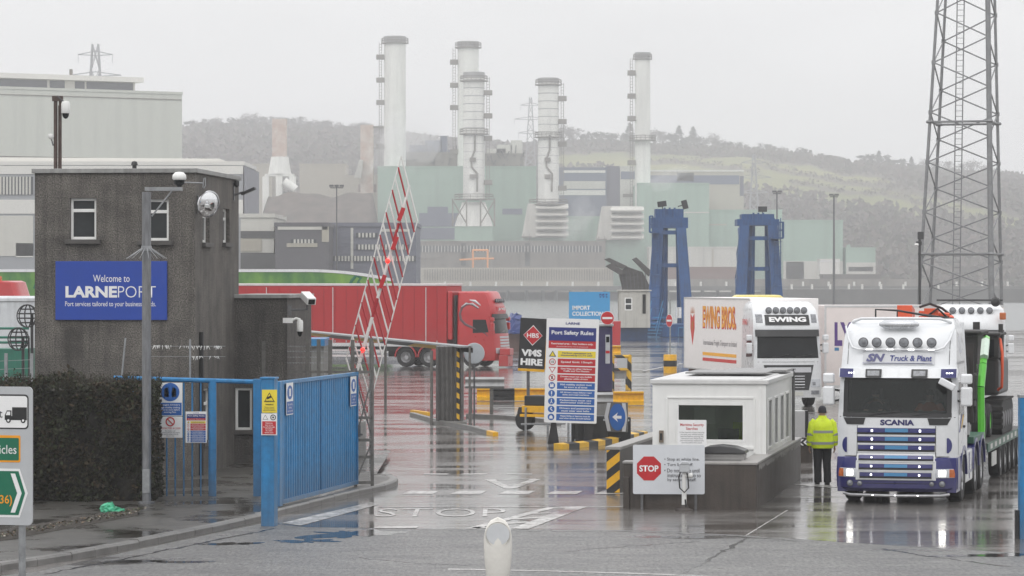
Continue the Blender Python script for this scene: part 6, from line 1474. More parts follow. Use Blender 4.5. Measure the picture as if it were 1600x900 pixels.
for q in (-1, 1): cab.patch(mb, q * .785 - .006, q * .785 + .006, .98, 1.58, .006, .013, 1, 3); cab.patch(mb, q * 1.02 - .006, q * 1.02 + .006, 2.8, 3.45, 0, .004, 1, 4)
cab.patch(mb, -1.16, 1.16, 1.742, 1.756, 0, .004, 14, 1); bump.patch(mb, -1.2, 1.2, .962, .972, .0, .012, 14, 1); bump.patch(mb, -1.0, 1.0, .30, .44, .0, .004, 10, 1)
mb.build("panel_gaps", black_plastic, LT)
# low loader trailer
green_m = mat("trailer_green", S((24, 88, 66)), .45, var=.2, grime=(.4, 1.6, .6))
def off(y): return LT.loc + Matrix.Rotation(R(-14), 3, 'Z') @ Vector((0, y, 0))
LL = Thing("low_loader", "dark low loader trailer with green gooseneck and close set small wheels", "trailer", off(3.6), R(-14))
mb = MB(); mb.prism([(0, 1.05), (2.4, 1.05), (3.0, .78), (3.0, .62), (2.2, .90), (0, .92)], 'x', -.95, .95); mb.box(-1.18, 1.18, 0, 2.3, 1.06, 1.2); mb.build("gooseneck", green_m, LL, bevel=.01)
mb = MB(); mb.box(-1.2, 1.2, 2.9, 11.6, .78, .92); mb.build("deck", mat("deck_dark", (.06, .058, .055), .6, var=.35), LL)
mb = MB(); [mb.box(q * 1.2, q * 1.23, 2.6, 11.6, .74, .93) for q in (-1, 1)]; mb.build("side_rail", green_m, LL)
mb = MB()
for k in range(9):
    y = 3.1 + k * .98; mb.box(1.231, 1.236, y, y + .45, .79, .90); mb.box(-1.236, -1.231, y, y + .45, .79, .90)
mb.box(1.231, 1.25, 3.3, 4.3, .40, .70); mb.build("pale_marker_plates", mat("pale_plate", (.55, .55, .53), .5, var=.2), LL)
for q in (-1, 1):
    for k in range(5): wheel(LL, q * 1.17, 6.2 + k * 1.12, .40, .26, q)
mb = MB(); mb.box(-1.05, 1.05, 0, .08, 1.2, 1.32).box(-1.05, 1.05, 0, .08, 1.95, 2.02)
for k in range(9): x = -1.05 + k * .2625; mb.bar((x, .04, 1.2), (x, .04, 2.9), .035, 5)
mb.build("headboard", chassis_m, LL); MB().box(-1.12, 1.16, .1, .14, 1.5, 3.15).build("headboard_sheet", mat("board_sheet", (.03, .025, .022), .7, var=.4), LL)
mb = MB(); mb.box(.4, 1.1, -.05, -.005, 1.25, 1.5).bar((.35, -.03, 1.86), (1.12, -.03, 1.86), .025, 6); mb.build("tool_plate", mat("pale_plate2", (.5, .5, .5), .4, var=.2), LL)
# machines on the deck
green_arm = mat("lime_machine_paint", S((88, 190, 52)), .35, var=.12, coat=.3)
GL = Thing("green_loader", "bright green and black compact loader with a raised lift arm on the low loader", "loader", off(7.9) + UZ * .92, R(-14))
mb = MB(); mb.box(-.7, .75, 0, 2.0, .35, 1.15); mb.build("machine_body", chassis_m, GL, bevel=.05)
mb = MB()
for a_, b2 in (((.95, -.35, .05), (.95, -.45, 1.2)), ((.95, -.45, 1.2), (.98, -.25, 1.7)), ((.98, -.25, 1.7), (.98, .05, 2.12)), ((.98, .05, 2.12), (.95, .8, 2.25))): mb.bar(a_, b2, .085, 6)
mb.build("lift_arm", green_arm, GL, smooth=40); mb = MB()
for a_, b2 in (((-.8, -.45, .2), (-.8, -.45, 1.2)), ((-.8, -.45, 1.2), (-.8, .1, 2.2))): mb.bar(a_, b2, .085, 6)
mb.build("lift_arm", green_arm, GL, smooth=40)
mb = MB(); mb.bar((1.0, -.26, 1.86), (1.0, .10, 2.22), .10, 6); mb.build("pale_link", mat("mint_link", (.6, .72, .62), .4, var=.1), GL); mb = MB(); mb.bar((.86, -.3, .4), (.86, -.2, 1.7), .04, 8); mb.build("ram", chrome, GL, smooth=40)
mb = MB(); mb.box(-.6, .80, .3, 1.7, 1.15, 2.36).box(-.7, .9, .1, 1.9, 2.36, 2.44).box(.5, .85, -.6, .3, .9, 1.5); cbn = mb.build("cab_frame", chassis_m, GL, bevel=.05); MB().box(-.5, .5, .28, .299, 1.3, 2.0).build("windscreen", dark_glass, cbn)
for q in (-1, 1):
    for yy in (.2, 1.5): wheel(GL, q * .98, yy, .38, .28, q, rimm=green_arm)
orange_m = mat("machine_orange", S((222, 84, 40)), .4, var=.15, coat=.2)
EX = Thing("tracked_excavator", "tracked excavator with orange handrail and folded orange arm at the low loader rear", "excavator", off(10.4) + UZ * .92, R(-14))
for q in (-1, 1):
    mb = MB(); prof = [(r_ * 1, z) for r_, z in [(0, .12), (.12, 0), (2.6, 0), (2.78, .16), (2.85, .4), (2.78, .64), (2.55, .78), (.2, .78), (0, .66), (-.08, .4)]]
    mb.prism(prof, 'x', q * .66, q * 1.14); tr = mb.build("track", rubber, EX, bevel=.03)
    mb = MB()
    for k in range(17): mb.box(q * .64, q * 1.17, .05 + k * .158, .13 + k * .158, .775, .815)
    for k in range(4): mb.box(q * .64, q * 1.17, -.11, -.05, .15 + k * .14, .23 + k * .14)
    mb.build("tread", chassis_m, tr); mb = MB(); [mb.lathe([(0, q * 1.16), (.16, q * 1.16), (.2, q * 1.14)], (0, .3 + k * .55, .34), 'x', 14) for k in range(5)]; mb.build("roller", dark_steel, tr)
mb = MB(); mb.box(-1.05, 1.05, .2, 2.6, .9, 1.75); mb.build("house", mat("excavator_grey", (.03, .03, .031), .4, var=.2), EX, bevel=.08); mb = MB(); mb.box(-.1, 1.05, .1, 1.5, 1.75, 2.28).box(-.2, 1.1, .0, 1.6, 2.28, 2.36); ec = mb.build("cab_frame", chassis_m, EX, bevel=.06); MB().box(.0, .95, .07, .098, 1.8, 2.2).build("windscreen", dark_glass, ec)
mb = MB(); mb.tube([(.98, .3, 1.0), (1.12, .1, 1.1), (1.14, .05, 1.4), (1.14, .05, 1.9), (1.08, .2, 2.2), (.9, .3, 2.25)], .035, 8); mb.build("handrail", orange_m, EX, smooth=50)
mb = MB(); mb.box(.45, .6, .2, .35, 1.75, 2.6).box(1.0, 1.1, .6, .7, 1.6, 2.55); mb.build("frame_post", chassis_m, EX)
mb = MB()
for a_, b2, w in (((.35, .3, 1.5), (.1, -1.5, 2.55), .17), ((.1, -1.5, 2.55), (-.35, -3.6, 2.62), .15)): mb.bar(a_, b2, w, 6, w * .8)
mb.build("boom", orange_m, EX, smooth=40)
mb = MB(); mb.prism([(-4.05, 2.52), (-3.4, 2.52), (-3.5, 2.92), (-4.0, 3.02)], 'x', -.78, -.45); mb.bar((-.3, -3.9, 2.7), (.35, -3.3, 2.72), .08, 6).bar((-.3, -3.9, 2.85), (.3, -3.5, 2.8), .05, 6).box(-.2, .1, -3.9, -3.6, 2.62, 2.95); mb.build("folded_arm", orange_m, EX)
mb = MB(); mb.tube([(-.3, -3.85, 2.98), (-.1, -3.7, 3.05), (.15, -3.5, 2.95), (.3, -3.2, 2.8)], .03, 6); mb.tube([(-.1, -3.9, 2.8), (.1, -3.95, 2.95), (.3, -3.8, 2.75)], .025, 6); mb.build("hose", black_plastic, EX, smooth=50)
RK = Thing("roof_rack", "thin black tube rack above the plant lorry cab roof", "rack", off(2.6) + UZ * 3.3, R(-14))
mb = MB(); mb.tube([(-.75, 0, .0), (-.75, 0, .58), (-.3, 0, .56), (.5, 0, .42), (.55, 0, .0)], .022, 6); mb.bar((-.75, 0, .40), (.5, 0, .36), .018, 5); mb.bar((-.3, 0, .56), (-.3, 0, .36), .015, 5); mb.bar((-.05, 0, .52), (.9, .1, .38), .02, 5); mb.build("tube_frame", black_plastic, RK, smooth=50)

# ---- generic high roof lorry front
def lorry_front(t, paint, w=1.22, roof=3.75, lamps=6, slope=1.0, visor=True, yb=2.2):
    c = Cab([(.35, w * .97, -.04), (.75, w, -.06), (1.1, w, -.02), (1.72, w, .03), (2.62, w * .98, .20), (2.80, w * .985, .16), (3.15, w * .965, .16 + .14 * slope), (3.45, w * .94, .16 + .36 * slope), (roof - .08, w * .88, .16 + .64 * slope), (roof, w * .80, .16 + .84 * slope)], .2, 5)
    mb = MB(); c.shell(mb, .35, roof, yb, 26, (.5, .9, 1.3, 1.5, 1.9, 2.1, 2.3, 2.5, 3.0, 3.3)); t.cab = mb.build("cab_body", paint, t, smooth=35)
    mb = MB(); c.patch(mb, 0, 0, 1.74, 2.62, -.03, .012, 18, 5, lambda z: (-w * .91 + .05 * (z - 1.74), w * .91 - .05 * (z - 1.74))); wo_ = mb.build("windscreen", dark_glass, t, smooth=40)
    mb = MB(); [mb.bar((q, c.yf(q, 1.79) - .03, 1.78), (q + .6, c.yf(q + .6, 1.86) - .03, 1.87), .014, 5) for q in (-.6, .25)]; mb.build("wiper", black_plastic, wo_)
    if visor:
        vs_ = Cab([(2.50, w * .97, .0), (2.74, w * .98, .08)], .22, 5); mb = MB(); vs_.patch(mb, -w * .94, w * .94, 2.50, 2.74, -.1, 0, 16, 2); mb.build("sun_visor", black_plastic, t, smooth=35)
    for q in (-1, 1):
        mb = MB(); c.patch(mb, q * .78, q * 1.15, .72, 1.0, 0, .014, 6, 3); hl = mb.build("headlight", MATS["headlamp_glass"], t, bevel=.01); mb = MB(); c.patch(mb, q * .84, q * .96, .78, .9, .014, .02, 2, 2); mb.build("bulb", lit_lamp if t.lit else lamp_glass, hl)
        mb = MB(); lo = [(q * (c.ev(z)[0] + .001), y, z) for y, z in ((.5, 1.80), (1.35, 1.76), (1.35, 2.45), (.66, 2.45))]; hi = [(q * (c.ev(z)[0] + .016), y, z) for y, z in ((.5, 1.80), (1.35, 1.76), (1.35, 2.45), (.66, 2.45))]; mb.rings([lo, hi]); mb.build("side_window", dark_glass, t)
        mirror(t, q * (w + .16), .25, 1.90, 2.28, paint, .2, q * w * .97); mirror(t, q * (w + .16), .25, 2.36, 2.56, paint, .2)
        wheel(t, q * (w - .02), 1.4, .5, .3, q, True); wheel(t, q * (w - .04), 5.0, .5, .34, q)
    mb = MB(); mb.box(-.45, .45, .4, 6.2, .5, .85); mb.build("chassis", chassis_m, t)
    mb = MB(); c.patch(mb, -.5, .5, .42, .56, 0, .01, 6, 1); mb.build("number_plate", mat("plate_pale", (.6, .6, .55), .4), t) if lamps == 6 else None
    lz = 3.42; yl = c.yf(0, lz) - .08; n = lamps
    for k in range(n):
        x = (-.5 + k / (n - 1)) * 1.35 * .95 if n > 1 else 0; round_lamp(t, (x, yl - .03 + .04 * abs(x), lz), .115)
    return c

ey = gnd(1233, 637).y
EW = Thing("removal_lorry", "white lorry with EWING roof sign and a box body lettered in red and yellow", "lorry", ((1233 - CX) * ey / F, ey, 0), R(9))
EW.lit = False
c = lorry_front(EW, lorry_white, 1.22, 3.72)
mb = MB(); c.patch(mb, -.80, .80, 2.90, 3.26, 0, .03, 12, 2); eb = mb.build("roof_sign", sign_black, EW, smooth=30)
et = Vector((0, (c.yf(0, 3.25) - c.yf(0, 2.92)) / .33, 1)).normalized()
lettering("EWING", eb, Vector((0, c.yf(0, 3.09) - .04, 3.10)), 1.34, .20, sign_white, v=et, bold=.05)
for q in (-1, 1):
    mb = MB(); c.patch(mb, q * .88, q * 1.10, 2.98, 3.28, 0, .014, 5, 3); mb.build("roof_headlamp", lamp_glass, EW, bevel=.01)
    mb = MB(); c.patch(mb, q * .80, q * 1.12, .46, .60, 0, .012, 5, 1); mb.build("fog_lamp", lamp_glass, EW)
mb = MB(); c.patch(mb, 0, 0, .62, 1.50, 0, .018, 12, 4, lambda z: (-.90 + .2 * (1.5 - z) / .88, .90 - .2 * (1.5 - z) / .88)); gr = mb.build("grille", black_plastic, EW, smooth=35)
mb = MB(); c.patch(mb, -.80, .80, 1.24, 1.42, .018, .03, 10, 1); mb.build("badge_panel", mat("satin_silver", (.5, .5, .52), .3, metal=.5, var=.1), gr)
lettering("DAF", gr, Vector((0, c.yf(0, 1.33) - .031, 1.33)), .46, .08, sign_black, bold=.03)
for k in range(5):
    mb = MB(); z = .70 + k * .10; c.patch(mb, -.55, .55, z, z + .02, .018, .04, 8, 1); mb.build("slat", chrome, gr)
mb = MB(); c.patch(mb, -1.1, 1.1, 1.60, 1.612, 0, .006, 10, 1); mb.build("panel_gap", black_plastic, EW)
mb = MB(); mb.box(-1.235, -1.225, .9, 1.9, 1.15, 1.28); mb.build("yellow_band", sign_orange, EW); mb = MB(); mb.box(-1.236, -1.225, .9, 1.9, .98, 1.10); mb.build("red_band", sign_red, EW)
body_white = mat("box_body_white", (.88, .85, .835), .4, var=.04, grime=(.9, 2.4, .2))
by0, by1, bz0, bz1 = 2.15, 11.2, 1.10, 3.83
mb = MB(); mb.box(-1.31, 1.25, by0, by1, bz0, bz1); bx_ = mb.build("box_body", body_white, EW, bevel=.02)
mb = MB(); mb.box(-1.32, -1.312, by0, by1, bz1 - .06, bz1).box(-1.32, -1.312, by0, by1, bz0, bz0 + .05).box(-1.322, -1.312, by0, by0 + .06, bz0 + .05, bz1 - .06).box(-1.322, -1.312, by1 - .06, by1, bz0 + .05, bz1 - .06); mb.build("body_edge_trim", mat("trim_alloy", (.62, .62, .62), .3, metal=.4, var=.1), bx_)
U_ = (0, -1, 0)
def on_side(y, z): return (-1.313, y, z)
yel, red_l = mat("lettering_yellow", S((246, 176, 32)), .4, var=.05), mat("lettering_red", S((204, 40, 34)), .4, var=.05)
lettering("EWING BROS.", bx_, on_side(6.2, 3.09), 4.6, .86, red_l, u=U_, bold=.06, thick=.002); lettering("EWING BROS.", bx_, Vector(on_side(6.23, 3.12)), 4.45, .80, yel, u=U_, bold=.018, thick=.006)
lettering("International Freight Transport to Ireland", bx_, on_side(6.1, 2.12), 4.6, .26, mat("script_grey", (.22, .2, .22), .5), u=U_, shear=.3, thick=.003)
MB().box(-1.316, -1.312, 3.9, 8.5, 1.66, 1.78).build("yellow_stripe", yel, bx_); MB().box(-1.316, -1.312, 3.9, 8.5, 1.45, 1.57).build("red_stripe", red_l, bx_)
mb = MB(); cy_, cz_ = 9.95, 2.86
mb.prism([(cy_ - .28, cz_ + .35), (cy_, cz_ + .2), (cy_ + .28, cz_ + .35), (cy_ + .3, cz_ - .2), (cy_, cz_ - .85), (cy_ - .3, cz_ - .2)], 'x', -1.316, -1.312); mb.build("crest_shield", red_l, bx_)
mb = MB()
for q in (-.2, 0, .2): mb.prism([(cy_ + q - .07, cz_ + .36), (cy_ + q + .07, cz_ + .36), (cy_ + q, cz_ + .62)], 'x', -1.316, -1.312)
mb.prism([(cy_ - .14, cz_ + .1), (cy_ + .14, cz_ - .0), (cy_ + .1, cz_ - .3), (cy_ - .1, cz_ - .25)], 'x', -1.319, -1.316); mb.build("crest_detail", mat("crest_gold", S((190, 110, 50)), .5, var=.3, scale=12), bx_)
cs_, sn_ = cos(R(3)), sin(R(3)); bx_.rotation_euler.z = R(3); bx_.location = (-.90 - (-1.31 * cs_ - 2.15 * sn_), 2.17 - (-1.31 * sn_ + 2.15 * cs_), 0)
mb = MB(); mb.box(-1.2, 1.2, by0 + .2, by1, .85, bz0 - .01); mb.box(-1.22, -1.1, 6.0, 9.5, .5, .85); mb.build("underframe", mat("maroon_frame", (.09, .035, .035), .6, var=.3), EW)
for yy in (8.4, 9.7):
    for q in (-1, 1): wheel(EW, q * 1.1, yy, .48, .34, q)
lettering("EWING", EW, (-1.235, 1.55, 3.0), .7, .2, red_l, u=U_, bold=.03)
YL = standing("yellow_lorry_cab", "pale yellow lorry roof deflector showing above the box body of the EWING lorry", "lorry", 1185, 150.0, 0)
ym = mat("pale_yellow_paint", S((236, 220, 130)), .35, var=.08); zY = YL.Z(461)
mb = MB(); mb.prism([(YL.X(1145), 1), (YL.X(1145), YL.Z(468)), (YL.X(1152), zY), (YL.X(1220), zY), (YL.X(1226), YL.Z(467)), (YL.X(1226), 1)], 'y', 0, 2.2); mb.build("cab_body", ym, YL, bevel=.08)
mb = MB(); mb.box(YL.X(1150), YL.X(1222), -.03, -.003, YL.Z(471), YL.Z(469)); mb.build("roof_ridge", ym, YL); MB().box(YL.X(1150), YL.X(1222), -.02, -.003, 1.9, 2.7).build("windscreen", dark_glass, YL)
for q in (1150, 1221): wheel(YL, YL.X(q), .8, .5, .3, 1 if q > 1180 else -1, True)
LY = standing("refrigerated_lorry", "pale pinkish white box lorry lettered LYONS in purple beyond the checkpoint", "lorry", 1288, 122.0, 0, R(2))
lx1 = 6.9; lz1 = LY.Z(477)
mb = MB(); mb.box(0, lx1, 0, 2.5, LY.Z(606), lz1); lyb = mb.build("box_body", mat("pinkish_body", (.80, .73, .705), .4, var=.06, grime=(.5, 2.2, .25)), LY, bevel=.03)
mb = MB(); mb.box(.0, lx1, -.012, -.002, lz1 - .08, lz1).box(0, lx1, -.012, -.002, LY.Z(606), LY.Z(602)).box(0, .08, -.012, -.002, LY.Z(602), lz1 - .08); mb.build("edge_trim", MATS["trim_alloy"], lyb)
lettering("LYONS", lyb, ((LY.X(1304) + LY.X(1380)) / 2, -.002, LY.Z(522)), 76 / LY.s, 38 / LY.s, mat("lettering_purple", S((92, 62, 132)), .4), bold=.05)
mb = MB()
for k in range(6): mb.box(LY.X(1304 + k * 15), LY.X(1311 + k * 15), -.006, -.002, LY.Z(548), LY.Z(543))
mb.build("blue_serif_bars", livery_sky, lyb)
mb = MB(); mb.box(.2, lx1, .3, 2.2, .55, LY.Z(606) - .01); mb.build("underframe", chassis_m, LY)
for x in (1.4, 2.5, 5.6):
    mb = MB(); mb.lathe([(0, -.16), (.28, -.16), (.46, -.15), (.48, -.1), (.48, .1), (.46, .15), (0, .15)], (x, .35, .48), 'y', 24); wo_ = mb.build("wheel", rubber, LY, smooth=40); mb = MB(); mb.lathe([(0, -.10), (.2, -.12), (.27, -.165)], (x, .35, .48), 'y', 18); mb.build("rim", rim_metal, wo_, smooth=40)
FLW = Thing("following_lorry", "white high roof lorry with five spotlights and an amber beacon waiting behind the low loader", "lorry", ((1518 - CX) * 112 / F, 112, 0), R(-6)); FLW.lit = False
c = lorry_front(FLW, lorry_white, 1.22, 3.62, lamps=5)
mb = MB(); c.patch(mb, -.6, .6, .6, 1.4, 0, .015, 10, 3); mb.build("grille", black_plastic, FLW, smooth=35)
mb = MB(); mb.box(.98, 1.2, .1, .3, 3.1, 3.35); mb.build("beacon", amber, FLW, bevel=.03); mb = MB(); mb.lathe([(0, -.1), (.12, -.08), (.17, 0), (.15, .06)], (.85, .4, 3.72), 'y', 18); mb.build("round_horn", black_plastic, FLW, smooth=40)
mb = MB(); mb.bar((-1.2, .5, 3.78), (1.1, .5, 3.78), .03, 6); mb.build("roof_bar", black_plastic, FLW)

# ---- red articulated lorry crossing the yard
red_paint = mat("lorry_red", S((180, 14, 22)), .3, var=.08, coat=.4, grime=(.3, 1.8, .4)); red_curtain = mat("red_curtain_side", S((172, 18, 26)), .5, var=.08, scale=.6, bump=.12, bscale=1.1, grime=(.8, 2.2, .35))
RL = Thing("red_lorry", "red lorry cab with dark swoosh, pulling the long red trailer across the yard", "lorry", ((789 - CX) * 165 / F, 165, 0), R(73)); RL.lit = False
c = lorry_front(RL, red_paint, 1.22, 3.90, lamps=5, slope=.55)
rs_ = F / 165
mb = MB(); c.patch(mb, -.75, .75, 2.86, 3.1, 0, .03, 10, 2); rbb = mb.build("roof_sign", sign_red, RL); lettering("ROSS", rbb, Vector((0, c.yf(0, 2.98) - .034, 2.98)), 1.1, .16, sign_white, bold=.04)
mb = MB()
for k in range(6): c.patch(mb, -.75, .75, .75 + k * .15, .84 + k * .15, 0, .02, 8, 1)
mb.build("grille", MATS["satin_silver"], RL)
mb = MB(); mb.box(-1.28, -.4, -.55, -.05, .06, .62).box(-1.2, -.5, -.62, -.08, .63, .98); mb.build("front_box", red_paint, RL, bevel=.03)
sx_ = -1.222
def sw(pts, m, nm, th=.012): mb = MB(); mb.tube([(-(c.ev(z)[0] + .004), y, z) for y, z in pts], [.02 + .05 * sin(pi * k / (len(pts) - 1)) for k in range(len(pts))], 6, squash=(.25, 1, 1)); mb.build(nm, m, RL, smooth=50)
swm = mat("swoosh_dark", (.12, .06, .07), .35, var=.2)
sw([(1.05, 3.0), (1.4, 3.2), (1.7, 3.22), (1.95, 3.05), (2.05, 2.75), (2.0, 2.45), (1.75, 2.2), (1.4, 2.05), (1.0, 1.9), (.7, 1.75), (.55, 1.6)], swm, "swoosh")
sw([(.95, 3.18), (1.25, 3.4), (1.55, 3.46)], MATS["satin_silver"], "swoosh"); sw([(1.05, 3.06), (1.4, 3.26), (1.7, 3.28), (1.98, 3.1)], MATS["satin_silver"], "swoosh")
mb = MB(); mb.box(-1.2, 1.2, 2.3, 2.35, 1.0, 3.7); mb.build("cab_rear", chassis_m, RL)
n_ = 14
mb = MB(); arch = [(1.4 + .68 * cos(pi - pi * k / n_), .52 + .66 * sin(pi - pi * k / n_)) for k in range(n_ + 1)]; inn = [(1.4 + .56 * cos(pi * k / n_), .52 + .54 * sin(pi * k / n_)) for k in range(n_ + 1)]; mb.prism(arch + inn, 'x', -1.25, -.9); mb.build("wheel_arch", red_paint, RL)
mb = MB(); mb.box(-1.22, -.9, 2.1, 3.6, .35, 1.0); mb.build("side_skirt", red_paint, RL, bevel=.04)
for yy in (3.75, 5.0):
    mb = MB(); arch = [(yy + .6 * cos(pi - pi * k / n_), .5 + .66 * sin(pi - pi * k / n_)) for k in range(n_ + 1)]; inn = [(yy + .54 * cos(pi * k / n_), .5 + .58 * sin(pi * k / n_)) for k in range(n_ + 1)]; mb.prism(arch + inn, 'x', -1.24, -.7); mb.build("rear_mudguard", red_paint, RL)
wheel(RL, -1.18, 3.75, .5, .34, -1)
RT = Thing("red_trailer", "long red curtain side trailer with pale top rail behind the red cab", "trailer", RL.loc + Matrix.Rotation(R(73), 3, 'Z') @ Vector((0, 2.75, 0)), R(73))
mb = MB(); mb.box(-1.27, 1.27, 0, 13.4, 1.15, 4.18); mb.build("curtain_body", red_curtain, RT, bevel=.03)
mb = MB(); mb.box(-1.30, 1.30, -.04, 13.44, 4.18, 4.30); mb.build("top_rail", mat("rail_pale", (.66, .6, .6), .4, var=.1), RT, bevel=.02); mb = MB(); mb.box(-1.29, -1.272, 0, 13.4, 1.05, 1.22).box(-1.286, -1.272, 1.1, 1.14, 1.22, 4.1).box(-1.286, -1.272, 6.2, 6.24, 1.22, 4.1).box(-1.286, -1.272, 9.9, 9.94, 1.22, 4.1); mb.build("curtain_pole", MATS["trim_alloy"], RT)
mb = MB(); [mb.box(-1.281, -1.273, .5 + k * .62, .54 + k * .62, 1.23, 4.1) for k in range(21)]; mb.build("curtain_strap", mat("strap_dark_red", S((158, 18, 26)), .55, var=.2), RT)
mb = MB(); [mb.box(-1.29, -1.282, .49 + k * .62, .55 + k * .62, 1.24, 1.36) for k in range(21)]; mb.build("strap_buckle", rim_metal, RT)
mb = MB(); mb.box(-1.28, 1.28, -.3, -.045, 1.4, 3.9); mb.build("front_bulkhead", red_paint, RT, bevel=.05)
mb = MB(); mb.box(-1.1, 1.1, 1, 13.3, .8, 1.04); mb.build("underframe", chassis_m, RT); mb = MB(); [mb.box(-1.2, -1.16, 3.4, 9, z, z + .1) for z in (.5, .78)]; mb.build("side_guard", MATS["rail_pale"], RT)
for yy in (9.4, 10.7, 12.0): wheel(RT, -1.2, yy, .5, .34, -1)
def green_trailer(name, label, px0, px1, Y, slope):
    t = standing(name, label, "trailer", px0, Y, 0)
    gm = bpy.data.materials.get("green_leaf_print")
    if gm is None:
        gm = mat("green_leaf_print", S((120, 160, 62)), .4, var=.8, scale=.55, var2=S((38, 104, 58)), stretch=(1, 1, .6))
    L_ = (px1 - px0) / t.s; zt = t.Z(425)
    n = 16; top = []
    for k in range(n + 1):
        x = L_ * k / n; top.append((x, zt - (slope * max(0, (k / n - .45) / .55) ** 2)))
    mb = MB(); mb.prism([(0, 1.0)] + [(L_, 1.0)] + [(x, z) for x, z in reversed(top)], 'y', 0, 2.5); mb.build("printed_side", gm, t)
    mb = MB(); mb.rings([[(x, -.05, z), (x, 2.55, z), (x, 2.55, z + .16), (x, -.05, z + .16)] for x, z in top]); mb.build("white_roof", lorry_white, t, smooth=20)
    mb = MB(); mb.tube([(L_ * .72, -.01, zt - .95), (L_ * .74, -.01, zt - .5), (L_ * .77, -.01, zt - .2), (L_ * .8, -.01, zt - .35), (L_ * .78, -.01, zt - .6), (L_ * .82, -.01, zt - .9)], .09, 6, squash=(1, .2, 1)); mb.build("leaf_flourish", sign_green, t, smooth=50)
    for x in (1.2, 2.5, L_ - 2):
        mb = MB(); mb.lathe([(0, -.16), (.46, -.15), (.48, -.1), (.48, .1), (0, .15)], (x, .3, .48), 'y', 20); mb.build("wheel", rubber, t, smooth=40)
    mb = MB(); mb.box(.2, L_ - .2, .3, 2.2, .6, .99); mb.build("underframe", chassis_m, t)
green_trailer("leaf_print_trailer", "green leaf printed trailer with a curved white roof behind the red trailer", 372, 612, 186, .55)
green_trailer("leaf_print_trailer", "lime green printed trailer with white roof edge showing past the gatehouse", -90, 110, 182, .0)
RC = Thing("red_tractor_unit", "red lorry cab with a roof beacon showing over the white tank", "lorry", ((58 - CX) * 160 / F, 160, 0), R(80)); RC.lit = False
c = lorry_front(RC, red_paint, 1.22, 4.45, lamps=5)
mb = MB(); mb.lathe([(.08, 0), (.08, .16), (.05, .22), (0, .23)], (-.9, 1.6, 4.45), 'z', 12); mb.build("beacon", amber, RC, smooth=40)

# ------------------------------------------------------------------ man in the high visibility coat
pY = gnd(0, 757).y
PE = standing("person", "man in yellow high visibility coat, black trousers and beanie walking beside the kiosk", "person", 1285, pY, 0, R(6))
skin = mat("skin", (.45, .27, .20), .5, var=.1); hv = mat("fluorescent_yellow", (.74, .92, .02), .55, var=.14, scale=6, bump=1.0, bscale=6); band = mat("reflective_band", (.34, .36, .37), .35, var=.1); trs = mat("black_trousers", (.014, .014, .016), .8, var=.3, bump=.4, bscale=9); beanie = mat("dark_beanie", (.035, .035, .045), .9, var=.3, bump=.5, bscale=80); bootm = mat("black_boot", (.012, .012, .012), .4, var=.2)
ht = 1.70
def ell(z, rx, ry, cx=0, cy=0, n=22, e=2.4):
    return [(cx + rx * math.copysign(abs(cos(2 * pi * k / n)) ** (2 / e), cos(2 * pi * k / n)), cy + ry * math.copysign(abs(sin(2 * pi * k / n)) ** (2 / e), sin(2 * pi * k / n)), z) for k in range(n)]
# body: one continuous skinned figure
def skinned(name, verts, edges, radii, m, parent, root=0, sub=1):
    me = bpy.data.meshes.new(name); me.from_pydata(verts, edges, []); me.materials.append(m)
    o = bpy.data.objects.new(name, me); COL.objects.link(o); o.parent = parent.o if isinstance(parent, Thing) else parent
    sk = o.modifiers.new("skin", 'SKIN'); sk.use_smooth_shade = True
    for sv, r_ in zip(me.skin_vertices[0].data, radii): sv.radius = (r_, r_)
    me.skin_vertices[0].data[root].use_root = True
    sd = o.modifiers.new("smooth", 'SUBSURF'); sd.levels = sub; sd.render_levels = sub
    return o
V = [(0, 0, .92), (0, 0, 1.15), (0, 0, 1.36), (0, -.0, 1.45), (0, -.02, 1.53), (0, -.02, 1.62),
     (.17, 0, 1.38), (.245, .02, 1.12), (.275, -.03, .90), (.28, -.04, .83), (-.17, 0, 1.38), (-.245, .02, 1.12), (-.275, -.03, .90), (-.28, -.04, .83),
     (.09, 0, .88), (.10, .0, .50), (.10, .03, .09), (.11, -.10, .04), (-.09, 0, .88), (-.11, -.04, .49), (-.10, .04, .09), (-.12, -.09, .04)]
E = [(0, 1), (1, 2), (2, 3), (3, 4), (4, 5), (2, 6), (6, 7), (7, 8), (8, 9), (2, 10), (10, 11), (11, 12), (12, 13), (0, 14), (14, 15), (15, 16), (16, 17), (0, 18), (18, 19), (19, 20), (20, 21)]
Rr = [.14, .13, .14, .055, .075, .085, .06, .045, .035, .035, .06, .045, .035, .035, .085, .06, .045, .035, .085, .06, .045, .035]
bodyo = skinned("body", V, E, Rr, skin, PE, 0, 2)
mb = MB(); mb.rings([ell(.80, .235, .155), ell(.86, .25, .165), ell(1.0, .248, .165), ell(1.15, .24, .16), ell(1.28, .245, .155), ell(1.37, .225, .135), ell(1.43, .15, .11), ell(1.47, .095, .10), ell(1.515, .09, .095)])
for q in (-1, 1):
    mb.tube([(q * .165, 0, 1.40), (q * .225, .01, 1.33), (q * .265, .015, 1.12), (q * .285, -.0, .98), (q * .285, -.03, .865)], [.075, .088, .076, .068, .060], 14)
ja = mb.build("coat", hv, PE, smooth=60)
for z, rx, ry in ((.885, .255, .170), (1.135, .2445, .1645)):
    mb = MB(); a = ell(z, rx, ry); b2 = ell(z + .055, rx - .002, ry - .001); mb.rings([a, b2], caps=False); mb.build("reflective_band", band, ja, smooth=60)
mb = MB()
